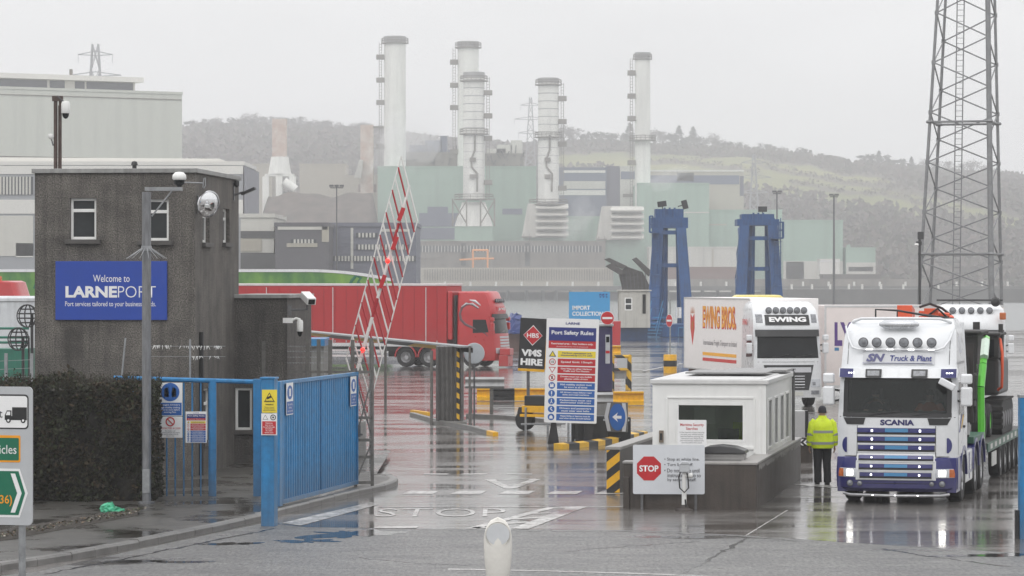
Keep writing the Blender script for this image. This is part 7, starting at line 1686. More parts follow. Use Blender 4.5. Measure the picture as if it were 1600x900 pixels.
for q in (-1, 1):
    pts = [(q * .105, yy, zz) for yy, zz in ((-.162, 1.19), (-.160, 1.28), (-.140, 1.37), (-.06, 1.462))]
    vs = []
    for p in pts: vs += [(p[0] - .026, p[1] - .004, p[2]), (p[0] + .026, p[1] - .004, p[2])]
    mb.add(vs, [(2 * i, 2 * i + 1, 2 * i + 3, 2 * i + 2) for i in range(3)])
mb.build("brace_band", band, ja)
mb = MB()
for q in (-1, 1):
    mb.tube([(q * .267, .013, 1.13), (q * .272, .01, 1.08)], [.0785, .0765], 14); mb.tube([(q * .284, -.006, .97), (q * .2845, -.014, .93)], [.0695, .067], 14)
mb.build("sleeve_band", band, ja, smooth=50)
mb = MB(); mb.rings([ell(.78, .20, .14), ell(.92, .21, .145)])
for q, ky, fy in ((1, .0, .03), (-1, -.04, .04)):
    mb.tube([(q * .095, 0, .88), (q * .10, ky * .5, .68), (q * .105, ky, .48), (q * .105, fy * .6, .25), (q * .105, fy, .05)], [.115, .108, .09, .082, .085], 14)
mb.build("trousers", trs, PE, smooth=60)
for q, fy in ((1, .03), (-1, .04)):
    mb = MB(); mb.rings([[(q * .11 + .052 * cos(2 * pi * k / 16), fy - .06 + .14 * sin(2 * pi * k / 16), 0) for k in range(16)], [(q * .11 + .055 * cos(2 * pi * k / 16), fy - .06 + .145 * sin(2 * pi * k / 16), .035) for k in range(16)], [(q * .11 + .045 * cos(2 * pi * k / 16), fy - .02 + .09 * sin(2 * pi * k / 16), .085) for k in range(16)], [(q * .108 + .04 * cos(2 * pi * k / 16), fy + .05 * sin(2 * pi * k / 16), .11) for k in range(16)]]); mb.build("boot", bootm, PE, smooth=60)
mb = MB(); mb.rings([ell(1.575, .092, .103, 0, -.02, 20, 2), ell(1.62, .094, .105, 0, -.02, 20, 2), ell(1.68, .083, .092, 0, -.015, 20, 2), ell(1.72, .055, .06, 0, -.01, 20, 2), ell(1.735, .015, .016, 0, -.01, 20, 2)]); mb.build("beanie", beanie, PE, smooth=60)
for q in (-1, 1):     # hands: palm, four fingers, thumb; they hang loosely curled
    pa = Vector((q * .285, -.04, .83)); mb = MB(); mb.tube([pa + UZ * .02, pa - UZ * .03, pa - UZ * .075], [.024, .036, .034], 10, squash=(.55, 1, 1))
    for k, L_ in enumerate((.062, .072, .068, .052)):
        y = -.03 + k * .02; s0 = pa + Vector((0, y + .0, -.07)); mb.tube([s0, s0 + Vector((-q * .004, -.002, -L_ * .45)), s0 + Vector((-q * .018, -.004, -L_ * .8)), s0 + Vector((-q * .032, -.004, -L_))], [.0095, .009, .008, .006], 7)
    s0 = pa + Vector((0, -.033, -.01)); mb.tube([s0, s0 + Vector((-q * .008, -.022, -.03)), s0 + Vector((-q * .014, -.026, -.058))], [.011, .010, .007], 7); mb.build("hand", skin, bodyo, smooth=60)
    mb = MB(); mb.tube([(q * .083, -.02, 1.56), (q * .095, -.012, 1.585), (q * .088, -.01, 1.61)], [.008, .013, .008], 7); mb.build("ear", skin, bodyo, smooth=60)
mb = MB(); mb.tube([(0, -.115, 1.60), (0, -.135, 1.575), (0, -.115, 1.562)], [.008, .014, .010], 8); mb.build("nose", skin, bodyo, smooth=60)
def seated(name_label, lx, vest, lean):
    """someone in the lorry cab, seen through the windscreen: seated body, head, arms"""
    M_ = Matrix.Translation(LT.loc) @ Matrix.Rotation(R(-14), 4, 'Z'); p = M_ @ Vector((lx, 1.12, 1.50))
    t = Thing("person", name_label, "person", p, R(-14))
    V2 = [(0, 0, 0), (0, .05, .25), (0, .06, .45), (0, .04, .54), (0, .0, .62), (0, -.01, .70), (.18, .05, .44), (.24, -.12, .22), (.16, -.36, .34), (-.18, .05, .44), (-.24, -.12, .22), (-.16, -.36, .34), (.10, -.30, .02), (.12, -.42, -.05), (-.10, -.30, .02), (-.12, -.42, -.05)]
    E2 = [(0, 1), (1, 2), (2, 3), (3, 4), (4, 5), (2, 6), (6, 7), (7, 8), (2, 9), (9, 10), (10, 11), (0, 12), (12, 13), (0, 14), (14, 15)]
    skinned("body", V2, E2, [.13, .13, .14, .055, .075, .085, .065, .05, .04, .065, .05, .04, .08, .06, .08, .06], skin, t, 0, 2)
    mb = MB(); mb.rings([ell(-.02, .18, .13, 0, .02), ell(.2, .185, .135, 0, .05), ell(.38, .21, .135, 0, .06), ell(.47, .15, .11, 0, .06), ell(.52, .075, .08, 0, .05)])
    for q in (-1, 1): mb.tube([(q * .17, .05, .45), (q * .235, -.02, .33), (q * .25, -.12, .22), (q * .19, -.28, .30)], [.08, .08, .068, .055], 12)
    mb.build("coat", vest, t, smooth=60)
    mb = MB(); mb.rings([ell(.665, .088, .098, 0, .005, 18, 2), ell(.72, .086, .096, 0, .01, 18, 2), ell(.77, .06, .066, 0, .015, 18, 2), ell(.785, .015, .016, 0, .015, 18, 2)]); mb.build("hair", mat("dark_hair", (.03, .022, .018), .8, var=.3), t, smooth=60)
    mb = MB(); mb.tube([(0, -.09, .665), (0, -.112, .635), (0, -.09, .622)], [.008, .014, .010], 8); mb.build("nose", skin, t, smooth=60)
    for q in (-1, 1):
        mb = MB(); mb.lathe([(0, -.012), (.012, 0), (0, .01)], (q * .032, -.078, .665), 'y', 8); mb.build("eye", sign_black, t)
        pa = Vector((q * .155, -.37, .345)); mb = MB(); mb.tube([pa + Vector((q * .01, .04, -.02)), pa, pa + Vector((0, -.04, .02))], [.026, .034, .03], 8, squash=(1, 1, .6))
        for k in range(4): s0 = pa + Vector(((k - 1.5) * .017, -.04, .02)); mb.tube([s0, s0 + Vector((0, -.03, .005)), s0 + Vector((0, -.04, -.02)), s0 + Vector((0, -.02, -.035))], [.0095, .009, .008, .006], 6)
        s0 = pa + Vector((-q * .03, -.01, .01)); mb.tube([s0, s0 + Vector((-q * .02, -.025, .01)), s0 + Vector((-q * .02, -.045, -.005))], [.011, .010, .007], 6); mb.build("hand", skin, t, smooth=60)
seated("driver in dark clothes at the steering wheel behind the plant lorry windscreen", -.55, mat("dark_jumper", (.05, .055, .07), .8, var=.2), 0)
seated("passenger in an orange vest behind the plant lorry windscreen", .55, mat("orange_vest", (.62, .12, .03), .6, var=.2), 0)
PE.o.rotation_euler.z = R(186)      # walking away: the back of the coat faces the road
# ------------------------------------------------------------------ lattice mast in the port
ms = mat("mast_steel", (.24, .245, .25), .5, metal=.4, var=.3, scale=2)
LM = standing("lattice_mast", "tall square steel lattice mast with an inner ladder rising behind the lorries", "mast", 1499, 200.0, 0, R(0))
zt = 42.0; r0, r1 = 86 / LM.s, 0
def mast_c(k, z):
    r_ = (84 - 29 * ((z - 0) / 22.0)) / LM.s
    a = R([208.5, -61.5, 28.5, 118.5][k]); c = z * .02
    return Vector((r_ * cos(a) + c, r_ * sin(a), z))
for k in range(4):
    mb = MB(); w = .19 if k == 1 else .11
    mb.bar(mast_c(k, 0), mast_c(k, zt), w, 8, w * .7); mb.build("leg", ms, LM, smooth=50)
mb = MB(); ph = 3.1
for k in range(4):
    k2 = (k + 1) % 4
    for j in range(14):
        za = j * ph + (0 if k % 2 == 0 else 0); zb = za + ph / 2
        lo = [k, k2] if k in (0, 2) else [k2, k]
        p, q, p2 = mast_c(lo[0], za - .6), mast_c(lo[1], zb - .6), mast_c(lo[0], za + ph - .6)
        if za > .5: mb.bar(p, q, .045, 5)
        mb.bar(q, p2, .045, 5)
mb.build("bracing_lattice", ms, LM)
mb = MB()
for z in (H - (192 - CY) / LM.s, H - (397 - CY) / LM.s):
    for k in range(4): mb.bar(mast_c(k, z), mast_c((k + 1) % 4, z), .075, 5)
    for k in range(4): mb.lathe([(.2, -.09), (.26, 0), (.2, .09)], mast_c(k, z), 'z', 10)
for j in range(13):
    for k in range(4): z = j * ph + (ph / 2 if k in (1, 3) else 0) - .6; mb.cbox(mast_c(k, max(.2, z)), (.24, .24, .24))
mb.build("ring_lattice", ms, LM)
mb = MB(); 
def lad(px, py): return LM.P(px, py, 0)
for q in (-.22, .22): mb.bar(Vector((-.25 + q, 0, 0)), Vector((.1 + q + .3, 0, zt)), .04, 5)
for j in range(120): z = j * .35; mb.bar(Vector((-.25 - .22 + .65 * z / zt, 0, z)), Vector((-.25 + .22 + .65 * z / zt, 0, z)), .022, 4)
mb.build("ladder", ms, LM)
SP = standing("slim_camera_pole", "slim dark pole with a clustered camera head beside the lattice mast", "pole", 1437, 190.0, 0)
mb = MB(); mb.bar((0, 0, 0), (0, 0, SP.Z(366)), .085, 8); mb.build("shaft", black_plastic, SP, smooth=40); mb = MB(); mb.box(-.12, .22, -.15, .15, SP.Z(374), SP.Z(362)); mb.box(-.22, .12, -.12, .12, SP.Z(383), SP.Z(377)); mb.build("camera_head", black_plastic, SP, bevel=.03); mb = MB(); mb.lathe([(.1, 0), (.14, -.12), (0, -.2)], (-.2, -.1, SP.Z(380)), 'z', 12); mb.build("dome", pvc_white, SP, smooth=50)
def high_mast(label, px, ytop, ybase, Y, wpx, n=3, z=0):
    t = standing("high_mast_light", label, "lamp post", px, Y, z); zt = t.Z(ytop)
    mb = MB(); mb.bar((0, 0, 0), (0, 0, zt), wpx / 2 / t.s, 10, wpx / 3.2 / t.s); mb.build("pole", dark_steel, t, smooth=40)
    w = 8 / t.s
    mb = MB()
    for k in range(n):
        x = (k - (n - 1) / 2) * w; mb.box(x - w * .42, x + w * .42, -w * .4, w * .4, zt - w * .1, zt + w * .28)
    mb.bar((-w * (n - 1) / 2 - w * .3, 0, zt - w * .3), (w * (n - 1) / 2 + w * .3, 0, zt - w * .3), w * .1, 6); mb.build("lamp_head", dark_steel, t)
    return t
high_mast("dark floodlight mast beyond the red trailer", 526, 291, 440, 330, 3.0, 3)
high_mast("slim lighting mast with a basket head beside the green warehouse by the water", 1303, 305, 455, 470, 4.5, 2)
high_mast("slim lighting mast rising behind the blue caged ladder tower", 1214, 300, 455, 480, 4.0, 2)

# ------------------------------------------------------------------ power station across the water
PY = 985.0
BASE_Z = .85
green_c = mat("power_station_green", S((146, 172, 156)), .6, var=.08, scale=.05, streak=.16, sscale=.06)
pale_c = mat("pale_cladding", S((196, 194, 186)), .6, var=.08, scale=.08, streak=.2, sscale=.07)
beige_c = mat("beige_cladding", S((170, 164, 150)), .6, var=.1, scale=.08, streak=.12)
greyblue_c = mat("blue_grey_cladding", S((92, 100, 122)), .6, var=.12, scale=.1)
dark_c = mat("dark_plant", (.06, .06, .06), .7, var=.35, scale=.3)
stack_c = mat("stack_concrete", S((228, 228, 222)), .6, var=.07, scale=.15, streak=.22, sscale=.08)
stack_cap = mat("stack_cap_grey", (.30, .30, .30), .6, var=.15)
rust_c = mat("rusty_stack", S((196, 190, 182)), .8, var=.7, scale=.22, var2=S((172, 136, 116)))
brick_c = mat("red_brown_brick", S((112, 82, 74)), .8, var=.2, scale=.4)
roof_c = mat("pale_roof", S((214, 212, 206)), .5, var=.06, scale=.1)
conc_c = mat("far_concrete", S((126, 120, 112)), .8, var=.3, scale=.15, streak=.35, sscale=.08)
def block(name, label, cat, px0, px1, py0, py1, Y=PY, m=green_c, depth=40, roofm=None, win=(), zb=None, strip=None, rotz=0, group=None, details=None):
    """a far building: walls, roof, window bands (px0, px1, py0, py1, material)"""
    t = standing(name, label, cat, (px0 + px1) / 2, Y, BASE_Z if zb is None else zb, rotz, group)
    x0, x1, z0, z1 = t.X(px0), t.X(px1), 0 if py1 is None else t.Z(py1), t.Z(py0)
    if py1 is None: z0 = 0
    MB().box(x0, x1, 0, depth, z0, z1).build("wall", m, t)
    MB().box(x0 - .15, x1 + .15, -.15, depth + .15, z1, z1 + .5).build("roof", roofm or m, t)
    for i, (a, b_, c, d, wm_) in enumerate(win):
        mb = MB(); X0, X1, Z0, Z1 = t.X(a), t.X(b_), max(z0 + .02, t.Z(d)), t.Z(c)
        mb.box(X0, X1, -.12, -.01, Z0, Z1); nm = "window_band" if wm_ is band_glass else "cladding_panel"
        w_ = mb.build(nm, wm_, t)
        if wm_ is band_glass:
            n = max(2, int((b_ - a) / 5)); mb = MB()
            for k in range(1, n): x = X0 + (X1 - X0) * k / n; mb.box(x - .12, x + .12, -.2, -.121, Z0, Z1)
            mb.build("mullion", pale_c, w_)
    if details: details(t)
    return t
band_glass = mat("far_glazing", (.05, .055, .065), .2, var=.3, scale=.3)
lv_dark = mat("louvre_dark", (.10, .105, .11), .6, var=.2)

block("turbine_hall", "broad pale green power station hall behind the segmented white stacks", "building", 590, 838, 262, None, 1000, green_c, 40, win=[(655, 735, 333, 354, greyblue_c), (668, 700, 323, 333, MATS["blue_grey_cladding"]), (640, 741, 356, 374, greyblue_c), (785, 816, 326, 335, greyblue_c)])
block("turbine_hall", "low pale green hall between the two louvred intake houses", "building", 836, 940, 340, None, 1002, green_c, 36)
block("turbine_hall", "stepped pale green hall beside the solitary tall white stack, behind the blue tower", "building", 997, 1108, 288, None, 1000, green_c, 40, win=[(1030, 1108, 331, 333, pale_c)])
block("turbine_hall", "lower pale green hall joined to the stepped hall, between the two blue towers", "building", 1108, 1222, 330, None, 1004, green_c, 40, win=[(1090, 1135, 350, 352, beige_c)])
block("warehouse", "pale green flat warehouse with grey doors beside the caged ladder tower", "building", 1224, 1317, 346, None, 975, green_c, 30, win=[(1224, 1317, 408, 448, pale_c), (1228, 1256, 409, 440, beige_c)])
block("pump_house", "small pale green and white pump house beside the slim lighting mast", "building", 1322, 1368, 389, None, 972, green_c, 18, win=[(1322, 1368, 410, 440, pale_c), (1326, 1364, 417, 424, conc_c)], details=lambda t: MB().box(t.X(1325), t.X(1330), 2, 5, t.Z(389), t.Z(382)).build("chimney", green_c, t))
block("office_block", "blue grey office block with white bands in front of the grassy hill", "building", 870, 948, 264, None, 1040, greyblue_c, 25, win=[(880, 946, 266, 270, roof_c), (880, 946, 283, 295, pale_c), (874, 946, 297, 305, roof_c), (880, 946, 271, 282, greyblue_c)])
block("office_block", "dark grey tower block beside the white banded office", "building", 948, 969, 262, None, 1042, mat("slate_cladding", S((80, 80, 98)), .6, var=.1), 20)
block("office_block", "pale panelled block with a blue grey top beside the solitary tall stack", "building", 969, 996, 262, None, 1041, pale_c, 20, win=[(970, 992, 268, 280, greyblue_c), (973, 990, 303, 308, conc_c)])
block("long_shed", "long pale shed with a blue grey band under the hill pasture", "building", 1012, 1162, 268, None, 1046, beige_c, 22, roofm=roof_c, win=[(1012, 1155, 274, 288, greyblue_c), (1058, 1084, 270, 283, dark_c), (1156, 1162, 275, 306, mat("slate_cladding", (.1, .1, .13)))])

def stack(label, px0, px1, ytop, ybase, Y, segmented=False, platforms=(), ladder_side=-1, cap=10):
    t = standing("chimney_stack", label, "chimney", (px0 + px1) / 2, Y, BASE_Z); r_ = (px1 - px0) / 2 / t.s; zt = t.Z(ytop); zb = t.Z(ybase) if ybase else 0
    mb = MB(); mb.lathe([(r_ * 1.04, zb), (r_, zt - cap / t.s)], (0, 0, 0), 'z', 32); mb.build("shaft", stack_c, t, smooth=60)
    mb = MB(); mb.lathe([(r_ * 1.0, zt - cap / t.s), (r_ * 1.03, zt - cap / t.s + .1), (r_ * 1.03, zt), (r_ * .8, zt), (r_ * .8, zt - 3)], (0, 0, 0), 'z', 32); mb.build("cap", stack_cap, t, smooth=40)
    if segmented:
        mb = MB(); n = int((ybase - ytop) / 12)
        for k in range(1, n): z = zb + (zt - zb) * k / n; mb.lathe([(r_ * 1.005 + .02, z - .12), (r_ * 1.005 + .10, z), (r_ * 1.005 + .02, z + .12)], (0, 0, 0), 'z', 32)
        mb.build("seam", stack_cap, t)
        mb = MB(); mb.tube([(r_ * .1, -r_ - .3, t.Z(212)), (r_ * .1, -r_ - .3, t.Z(235)), (-r_ * .25, -r_ - .3, t.Z(250)), (-r_ * .2, -r_ - .3, t.Z(262)), (r_ * .35, -r_ - .3, t.Z(272)), (r_ * .3, -r_ - .3, t.Z(300))], .3, 6); mb.build("pipe", conc_c, t, smooth=50)
        mb = MB()
        for y in (250, 276): mb.box(-r_ * .4, r_ * .2, -r_ - .8, -r_, t.Z(y + 3), t.Z(y - 3))
        mb.build("junction_box", conc_c, t)
    for (py, wpx) in platforms:
        z = t.Z(py); w = wpx / 2 / t.s
        mb = MB(); mb.lathe([(r_ * .98, z - .4), (w, z - .25), (w, z), (r_ * .98, z)], (0, 0, 0), 'z', 28)
        for k in range(18): a = 2 * pi * k / 18; mb.bar((w * .97 * cos(a), w * .97 * sin(a), z), (w * .97 * cos(a), w * .97 * sin(a), z + 1.3), .09, 4)
        for q in (.65, 1.3): mb.lathe([(w * .95, z + q), (w * .99, z + q + .12), (w * .95, z + q + .2)], (0, 0, 0), 'z', 28)
        mb.build("platform", conc_c, t)
    xl = ladder_side * (r_ + 1.1); mb = MB()
    zl = zt - cap / t.s; 
    for q in (-.4, .4): mb.bar((xl + q, -.6, max(zb, 22)), (xl + q, -.6, zl), .12, 4)
    z = max(zb, 22)
    while z < zl: mb.bar((xl - .4, -.6, z), (xl + .4, -.6, z), .08, 4); z += .9
    for k, py in enumerate((92, 128, 163, 232)):
        z = t.Z(py + (ytop - 57))
        if zb < z < zl: mb.box(min(0, ladder_side * (r_ + 2.4)), max(0, ladder_side * (r_ + 2.4)), -1.4, .6, z - .2, z); mb.box(xl - 1.3, xl + 1.3, -1.5, -1.4, z, z + 1.3)
    mb.build("ladder", conc_c, t)
    return t
stack("tall plain white stack with steam drifting past its foot", 600, 634, 57, None, 1022, platforms=[(67, 43)])
stack("tall plain white stack half hidden behind a segmented one", 715, 748, 65, None, 1024, platforms=[(74, 42)])
stack("solitary tall white stack against the hill trees, slimmest of all", 992, 1016, 82, None, 1010, platforms=[(92, 30), (219, 42)])
CHX = dict(segmented=True, ladder_side=1, cap=8)
s3_ = stack("segmented white stack with a flared steel base between the two tall ones", 724, 757, 113, 312, 978, platforms=[(126, 44), (209, 46), (311, 62)], **CHX)
s4_ = stack("segmented white stack over the louvred intake house", 841, 873, 122, 316, 978, platforms=[(132, 42), (214, 44), (319, 62)], **CHX)
mb = MB(); r_ = 18 / s3_.s
def zz(t, y): return t.Z(y)
mb.rings([[(a * w, b_ * w, z) for a, b_ in ((-1, -1), (1, -1), (1, 1), (-1, 1))] for w, z in ((r_ * 1.65, zz(s3_, 354)), (r_ * 1.0, zz(s3_, 316)))]); mb.build("flared_base", stack_c, s3_)
mb = MB(); mb.box(-r_ * 1.65, r_ * 1.65, -r_ * 1.6, r_ * 1.6, 0, zz(s3_, 354.2)); mb.build("base_block", green_c, s3_)
mb = MB()
for q in (-1.8, -.6, .6, 1.8): mb.bar((q * r_, -r_ * 1.9, zz(s3_, 354)), (q * r_, -r_ * 1.9, zz(s3_, 311)), .25, 5)
for a, b_ in ((-1.8, -.6), (.6, 1.8)): mb.bar((a * r_, -r_ * 1.9, zz(s3_, 350)), (b_ * r_, -r_ * 1.9, zz(s3_, 314)), .2, 5).bar((b_ * r_, -r_ * 1.9, zz(s3_, 350)), (a * r_, -r_ * 1.9, zz(s3_, 314)), .2, 5)
mb.build("support_frame", conc_c, s3_)
def intake(label, px0, px1, py0, py1, Y=974):
    t = standing("intake_house", label, "building", (px0 + px1) / 2, Y, BASE_Z)
    xa, xm, xb = t.X(px0), t.X(px0 + 22), t.X(px1); z0, z1 = t.Z(py1), t.Z(py0)
    mb = MB(); mb.prism([(xa, z0), (xm + .5, z0), (xm + .5, z1), (xm - 2.4, z1)], 'y', 0, 14); mb.box(xm + .5, xb - .6, 1.2, 14, z0, z1); mb.build("housing", pale_c, t)
    n = 5
    for k in range(n):
        zc = z0 + (z1 - z0) * (k + .5) / n; h_ = (z1 - z0) / n
        mb = MB(); mb.rings([[(xm, 1.2, zc + h_ * .46), (xm, -2.2, zc - h_ * .1), (xm, -2.2, zc - h_ * .3), (xm, 1.2, zc + h_ * .05)], [(xb, 1.2, zc + h_ * .46), (xb, -2.2, zc - h_ * .1), (xb, -2.2, zc - h_ * .3), (xb, 1.2, zc + h_ * .05)]]); mb.build("louvre", pale_c, t)
    mb = MB(); mb.box(xa + 1, xb - 1, 1, 13, 0, z0 - .02); mb.build("support_block", green_c, t)
    mb = MB(); [mb.box(t.X(px0 + 3), t.X(px0 + 4), -1, -.8, 0, t.Z(py1 - 6)), mb.box(t.X(px0 + 12), t.X(px0 + 13), -1, -.8, 0, t.Z(py1 - 6)), mb.box(t.X(px0), t.X(px0 + 16), -1.2, -.6, t.Z(py1), t.Z(py1 - 2))]; mb.build("access_stair", conc_c, t)
intake("white louvred intake house below the segmented stack, beside the low green hall", 815, 888, 318, 371)
intake("white louvred intake house with its own row of fins nearer the blue tower", 932, 1006, 322, 375)
TB = block("boiler_plant", "tangle of grey boiler plant and tanks on the green hall roof", "plant", 632, 716, 240, None, 1030, conc_c, 20, details=None)
mb = MB()
for (a, b_, c, d) in ((640, 668, 226, 248), (664, 690, 219, 240), (688, 698, 212, 240), (700, 714, 234, 256)): mb.box(TB.X(a), TB.X(b_), 1, 12, TB.Z(d), TB.Z(c))
mb.build("tank", greyblue_c, TB); mb = MB()
for k in range(26): x = random.uniform(634, 714); y = random.uniform(222, 258); mb.bar(TB.P(x, y, -.3), TB.P(x + random.uniform(-8, 8), y + random.choice([0, 0, 10, -12]), -.3), .25, 4)
mb.build("pipework", dark_c, TB)
TB = block("boiler_plant", "grey boiler plant with a square duct tower between the two segmented stacks", "plant", 755, 818, 242, None, 1030, conc_c, 20)
mb = MB()
for (a, b_, c, d) in ((760, 790, 232, 250), (776, 800, 226, 244), (798, 816, 219, 262)): mb.box(TB.X(a), TB.X(b_), 1, 12, TB.Z(d), TB.Z(c))
mb.build("tank", pale_c, TB); mb = MB()
for k in range(22): x = random.uniform(757, 816); y = random.uniform(236, 260); mb.bar(TB.P(x, y, -.3), TB.P(x + random.uniform(-8, 8), y + random.choice([0, 0, 10, -12]), -.3), .25, 4)
mb.build("pipework", dark_c, TB)
def old_stack(label, px, w0, ytop, ymid, wcone, ycone, ylegs, Y):
    t = standing("old_stack", label, "chimney", px, Y, BASE_Z); k = 1 / t.s
    mb = MB(); mb.box(-w0 / 2 * k, w0 / 2 * k, -w0 / 2 * k, w0 / 2 * k, t.Z(ymid), t.Z(ytop)); mb.build("rusty_shaft", rust_c, t)
    mb = MB(); mb.lathe([(wcone / 2 * k, t.Z(ycone)), (w0 * .62 * k, t.Z(ymid))], (0, 0, 0), 'z', 24); mb.build("cone", stack_c, t, smooth=40)
    mb = MB(); mb.box(-wcone * .62 * k, wcone * .62 * k, -3, 3, t.Z(ycone + 4), t.Z(ycone)); [mb.box(q * wcone * k - 1, q * wcone * k + 1, -3, -1, 0, t.Z(ycone + 4)) for q in (-.58, 0, .58)]; mb.build("table_frame", stack_c, t)
    mb = MB(); mb.bar((8 * k, -4, t.Z(284)), (26 * k, -4, t.Z(297)), 7 * k, 12); mb.build("flue_duct", stack_c, t, smooth=40)
old_stack("rust streaked square stack on a white cone and concrete table, near the grey halls", 437, 22, 186, 245, 36, 272, 305, 990)
OS = standing("rusty_tower", "rust streaked grey tower beside the first tall white stack", "chimney", 573, 1030, BASE_Z)
MB().box(OS.X(563), OS.X(583), 0, 4, 0, OS.Z(195)).build("shaft", rust_c, OS); mb = MB(); mb.box(OS.X(580), OS.X(600), .5, 2, OS.Z(200), OS.Z(197)); mb.build("gantry", conc_c, OS); mb = MB(); mb.prism([(OS.X(554), OS.Z(278)), (OS.X(565), OS.Z(278)), (OS.X(568), OS.Z(250)), (OS.X(562), OS.Z(250))], 'y', -3, -.5); mb.build("white_chute", pale_c, OS)
for (lab, a, b_, c, d, m, Y) in (
    ("long beige shed with a shallow roof behind the old cone stack", 468, 540, 258, None, beige_c, 1050), ("low beige shed end beside the rusty tower", 395, 425, 258, None, beige_c, 1052), ("low beige block with a rust brown opening beside the green hall", 536, 592, 276, None, beige_c, 1044)):
    block("shed", lab, "building", a, b_, c, d, Y, m, 20, win=[(560, 588, 288, 300, brick_c)] if a == 536 else ())
block("plant_building", "pale cream low building with dark bays beyond the gatehouse", "building", 376, 428, 340, None, 398, pale_c, 20, win=[(376, 430, 361, 372, dark_c), (376, 409, 373, 393, beige_c), (376, 430, 395, 420, dark_c)], zb=0)
block("plant_building", "dark grey flat roofed hall with a long pale fascia behind the floodlight mast", "building", 430, 512, 354, None, 392, mat("dark_grey_hall", S((86, 84, 88)), .7, var=.15), 20, win=[(434, 512, 353, 359, pale_c), (448, 496, 380, 386, beige_c), (503, 514, 350, 378, beige_c), (455, 494, 374, 380, band_glass)], zb=0)
block("plant_building", "long blue grey building with strips of small windows beyond the lattice barrier", "building", 512, 650, 354, None, 404, mat("mid_blue_grey", S((104, 106, 118)), .7, var=.15), 20, win=[(556, 590, 364, 371, band_glass), (556, 640, 382, 390, band_glass), (548, 552, 356, 420, pale_c), (520, 650, 400, 408, band_glass), (596, 640, 358, 362, pale_c)], zb=0)
block("sea_wall_block", "long grey concrete pumping block with bays along the far shore", "building", 648, 946, 379, None, 962, conc_c, 12, win=[(655, 940, 384, 394, band_glass), (655, 940, 396, 404, conc_c), (720, 728, 380, 415, dark_c), (820, 828, 380, 415, dark_c)], zb=.85)
block("low_shed", "white two tone shed with a brick red base behind the first blue tower", "building", 1014, 1152, 388, None, 958, pale_c, 16, win=[(1016, 1150, 417, 436, brick_c), (1112, 1115, 389, 417, beige_c)])
block("brick_block", "long dark brown block on the far quay below the lighting mast", "building", 1286, 1376, 431, None, 945, mat("dark_brown_block", S((84, 74, 70)), .8, var=.3, scale=.6), 10, zb=-1.4)
block("white_hut", "small white pitched hut beside the slim lighting mast foot", "building", 1281, 1312, 407, None, 955, roof_c, 8, win=[(1281, 1312, 406, 409, mat("hut_roof", (.8, .8, .8), .4))])

OC = standing("gantry_crane", "orange gantry frame standing on the far jetty", "crane", 752, 948, -.6)
ocm = mat("faded_orange", S((226, 150, 80)), .6, var=.1)
mb = MB()
for x in (739, 762): mb.bar((OC.X(x), 0, 0), (OC.X(x), 0, OC.Z(390)), .35, 6)
for y in (391, 404): mb.bar(OC.P(738, y), OC.P(763, y), .3, 6)
mb.bar(OC.P(718, 406), OC.P(772, 404), .28, 6); mb.build("gantry_frame", ocm, OC)
mb = MB(); mb.box(OC.X(694), OC.X(716), 0, 3, OC.Z(410), OC.Z(396)); mb.build("cab", conc_c, OC)

# scrub covered bank below the old stacks
bm = mat("bank_scrub", (.13, .105, .09), .95, var=.5, scale=.25, spec=.05, var2=(.06, .05, .042))
mb = MB(); nb, vs = 40, []
for i in range(nb + 1):
    px = 392 + 205 * i / nb; f = min(1, i / 5, (nb - i) / 3) ** .5
    for (Yb, fz) in ((955, 0), (962, .45), (972, .8), (984, 1.0), (998, .9), (1010, 0)):
        zt_ = (at(px, 303 + 3 * sin(i * .33), 980).z) * fz * f; vs.append(((px - CX) * 980 / F, Yb, max(.86, zt_ + (.35 * sin(i * .7 + Yb * .3) if 0 < fz else 0))))
mb.add(vs, [(i * 6 + j, (i + 1) * 6 + j, (i + 1) * 6 + j + 1, i * 6 + j + 1) for i in range(nb) for j in range(5)]); mb.build("bank", bm, smooth=180)["kind"] = "structure"
# jetty along the far shore
JT = standing("jetty", "long dark concrete jetty on piles in front of the power station", "jetty", 1000, 915, -1.5)
mb = MB(); mb.box(JT.X(300), JT.X(1800), 0, 14, JT.Z(454), JT.Z(447)); mb.build("deck", mat("jetty_deck", (.10, .095, .09), .8, var=.4, scale=.3), JT)
for k in range(60):
    x = 320 + k * 25 + random.uniform(-3, 3); mb = MB(); mb.bar((JT.X(x), 1.5, -2.5), (JT.X(x), 1.5, JT.Z(454)), .55, 8); mb.build("pile", dark_c, JT)
for k in range(24):
    x = 655 + k * 40; mb = MB(); mb.bar((JT.X(x), .5, JT.Z(447)), (JT.X(x), .5, JT.Z(440)), .35, 6); mb.build("bollard", roof_c, JT)
mb = MB(); mb.box(JT.X(650), JT.X(960), 10, 13, JT.Z(447), JT.Z(418)); mb.build("screen_wall", beige_c, JT)
mb = MB()
for k in range(75):
    x = 662 + k * 4; mb.box(JT.X(x), JT.X(x + .9), 9.7, 9.99, JT.Z(438), JT.Z(420))
mb.build("screen_ribs", conc_c, JT)
mb = MB(); mb.box(JT.X(1070), JT.X(1460), 2, 2.4, JT.Z(447), JT.Z(436)); mb.build("parapet_wall", conc_c, JT)
QW = standing("quay_wall", "dark stepped quay wall running along the far water edge beyond the lattice mast", "wall", 1400, 790, -1.5)
mb = MB(); mb.box(QW.X(1228), QW.X(1468), 0, 30, -1, QW.Z(452)).box(QW.X(1228), QW.X(1800), 60, 80, -1, QW.Z(452)); mb.build("wall_body", mat("quay_stone", (.085, .08, .075), .8, var=.4, scale=.3), QW)
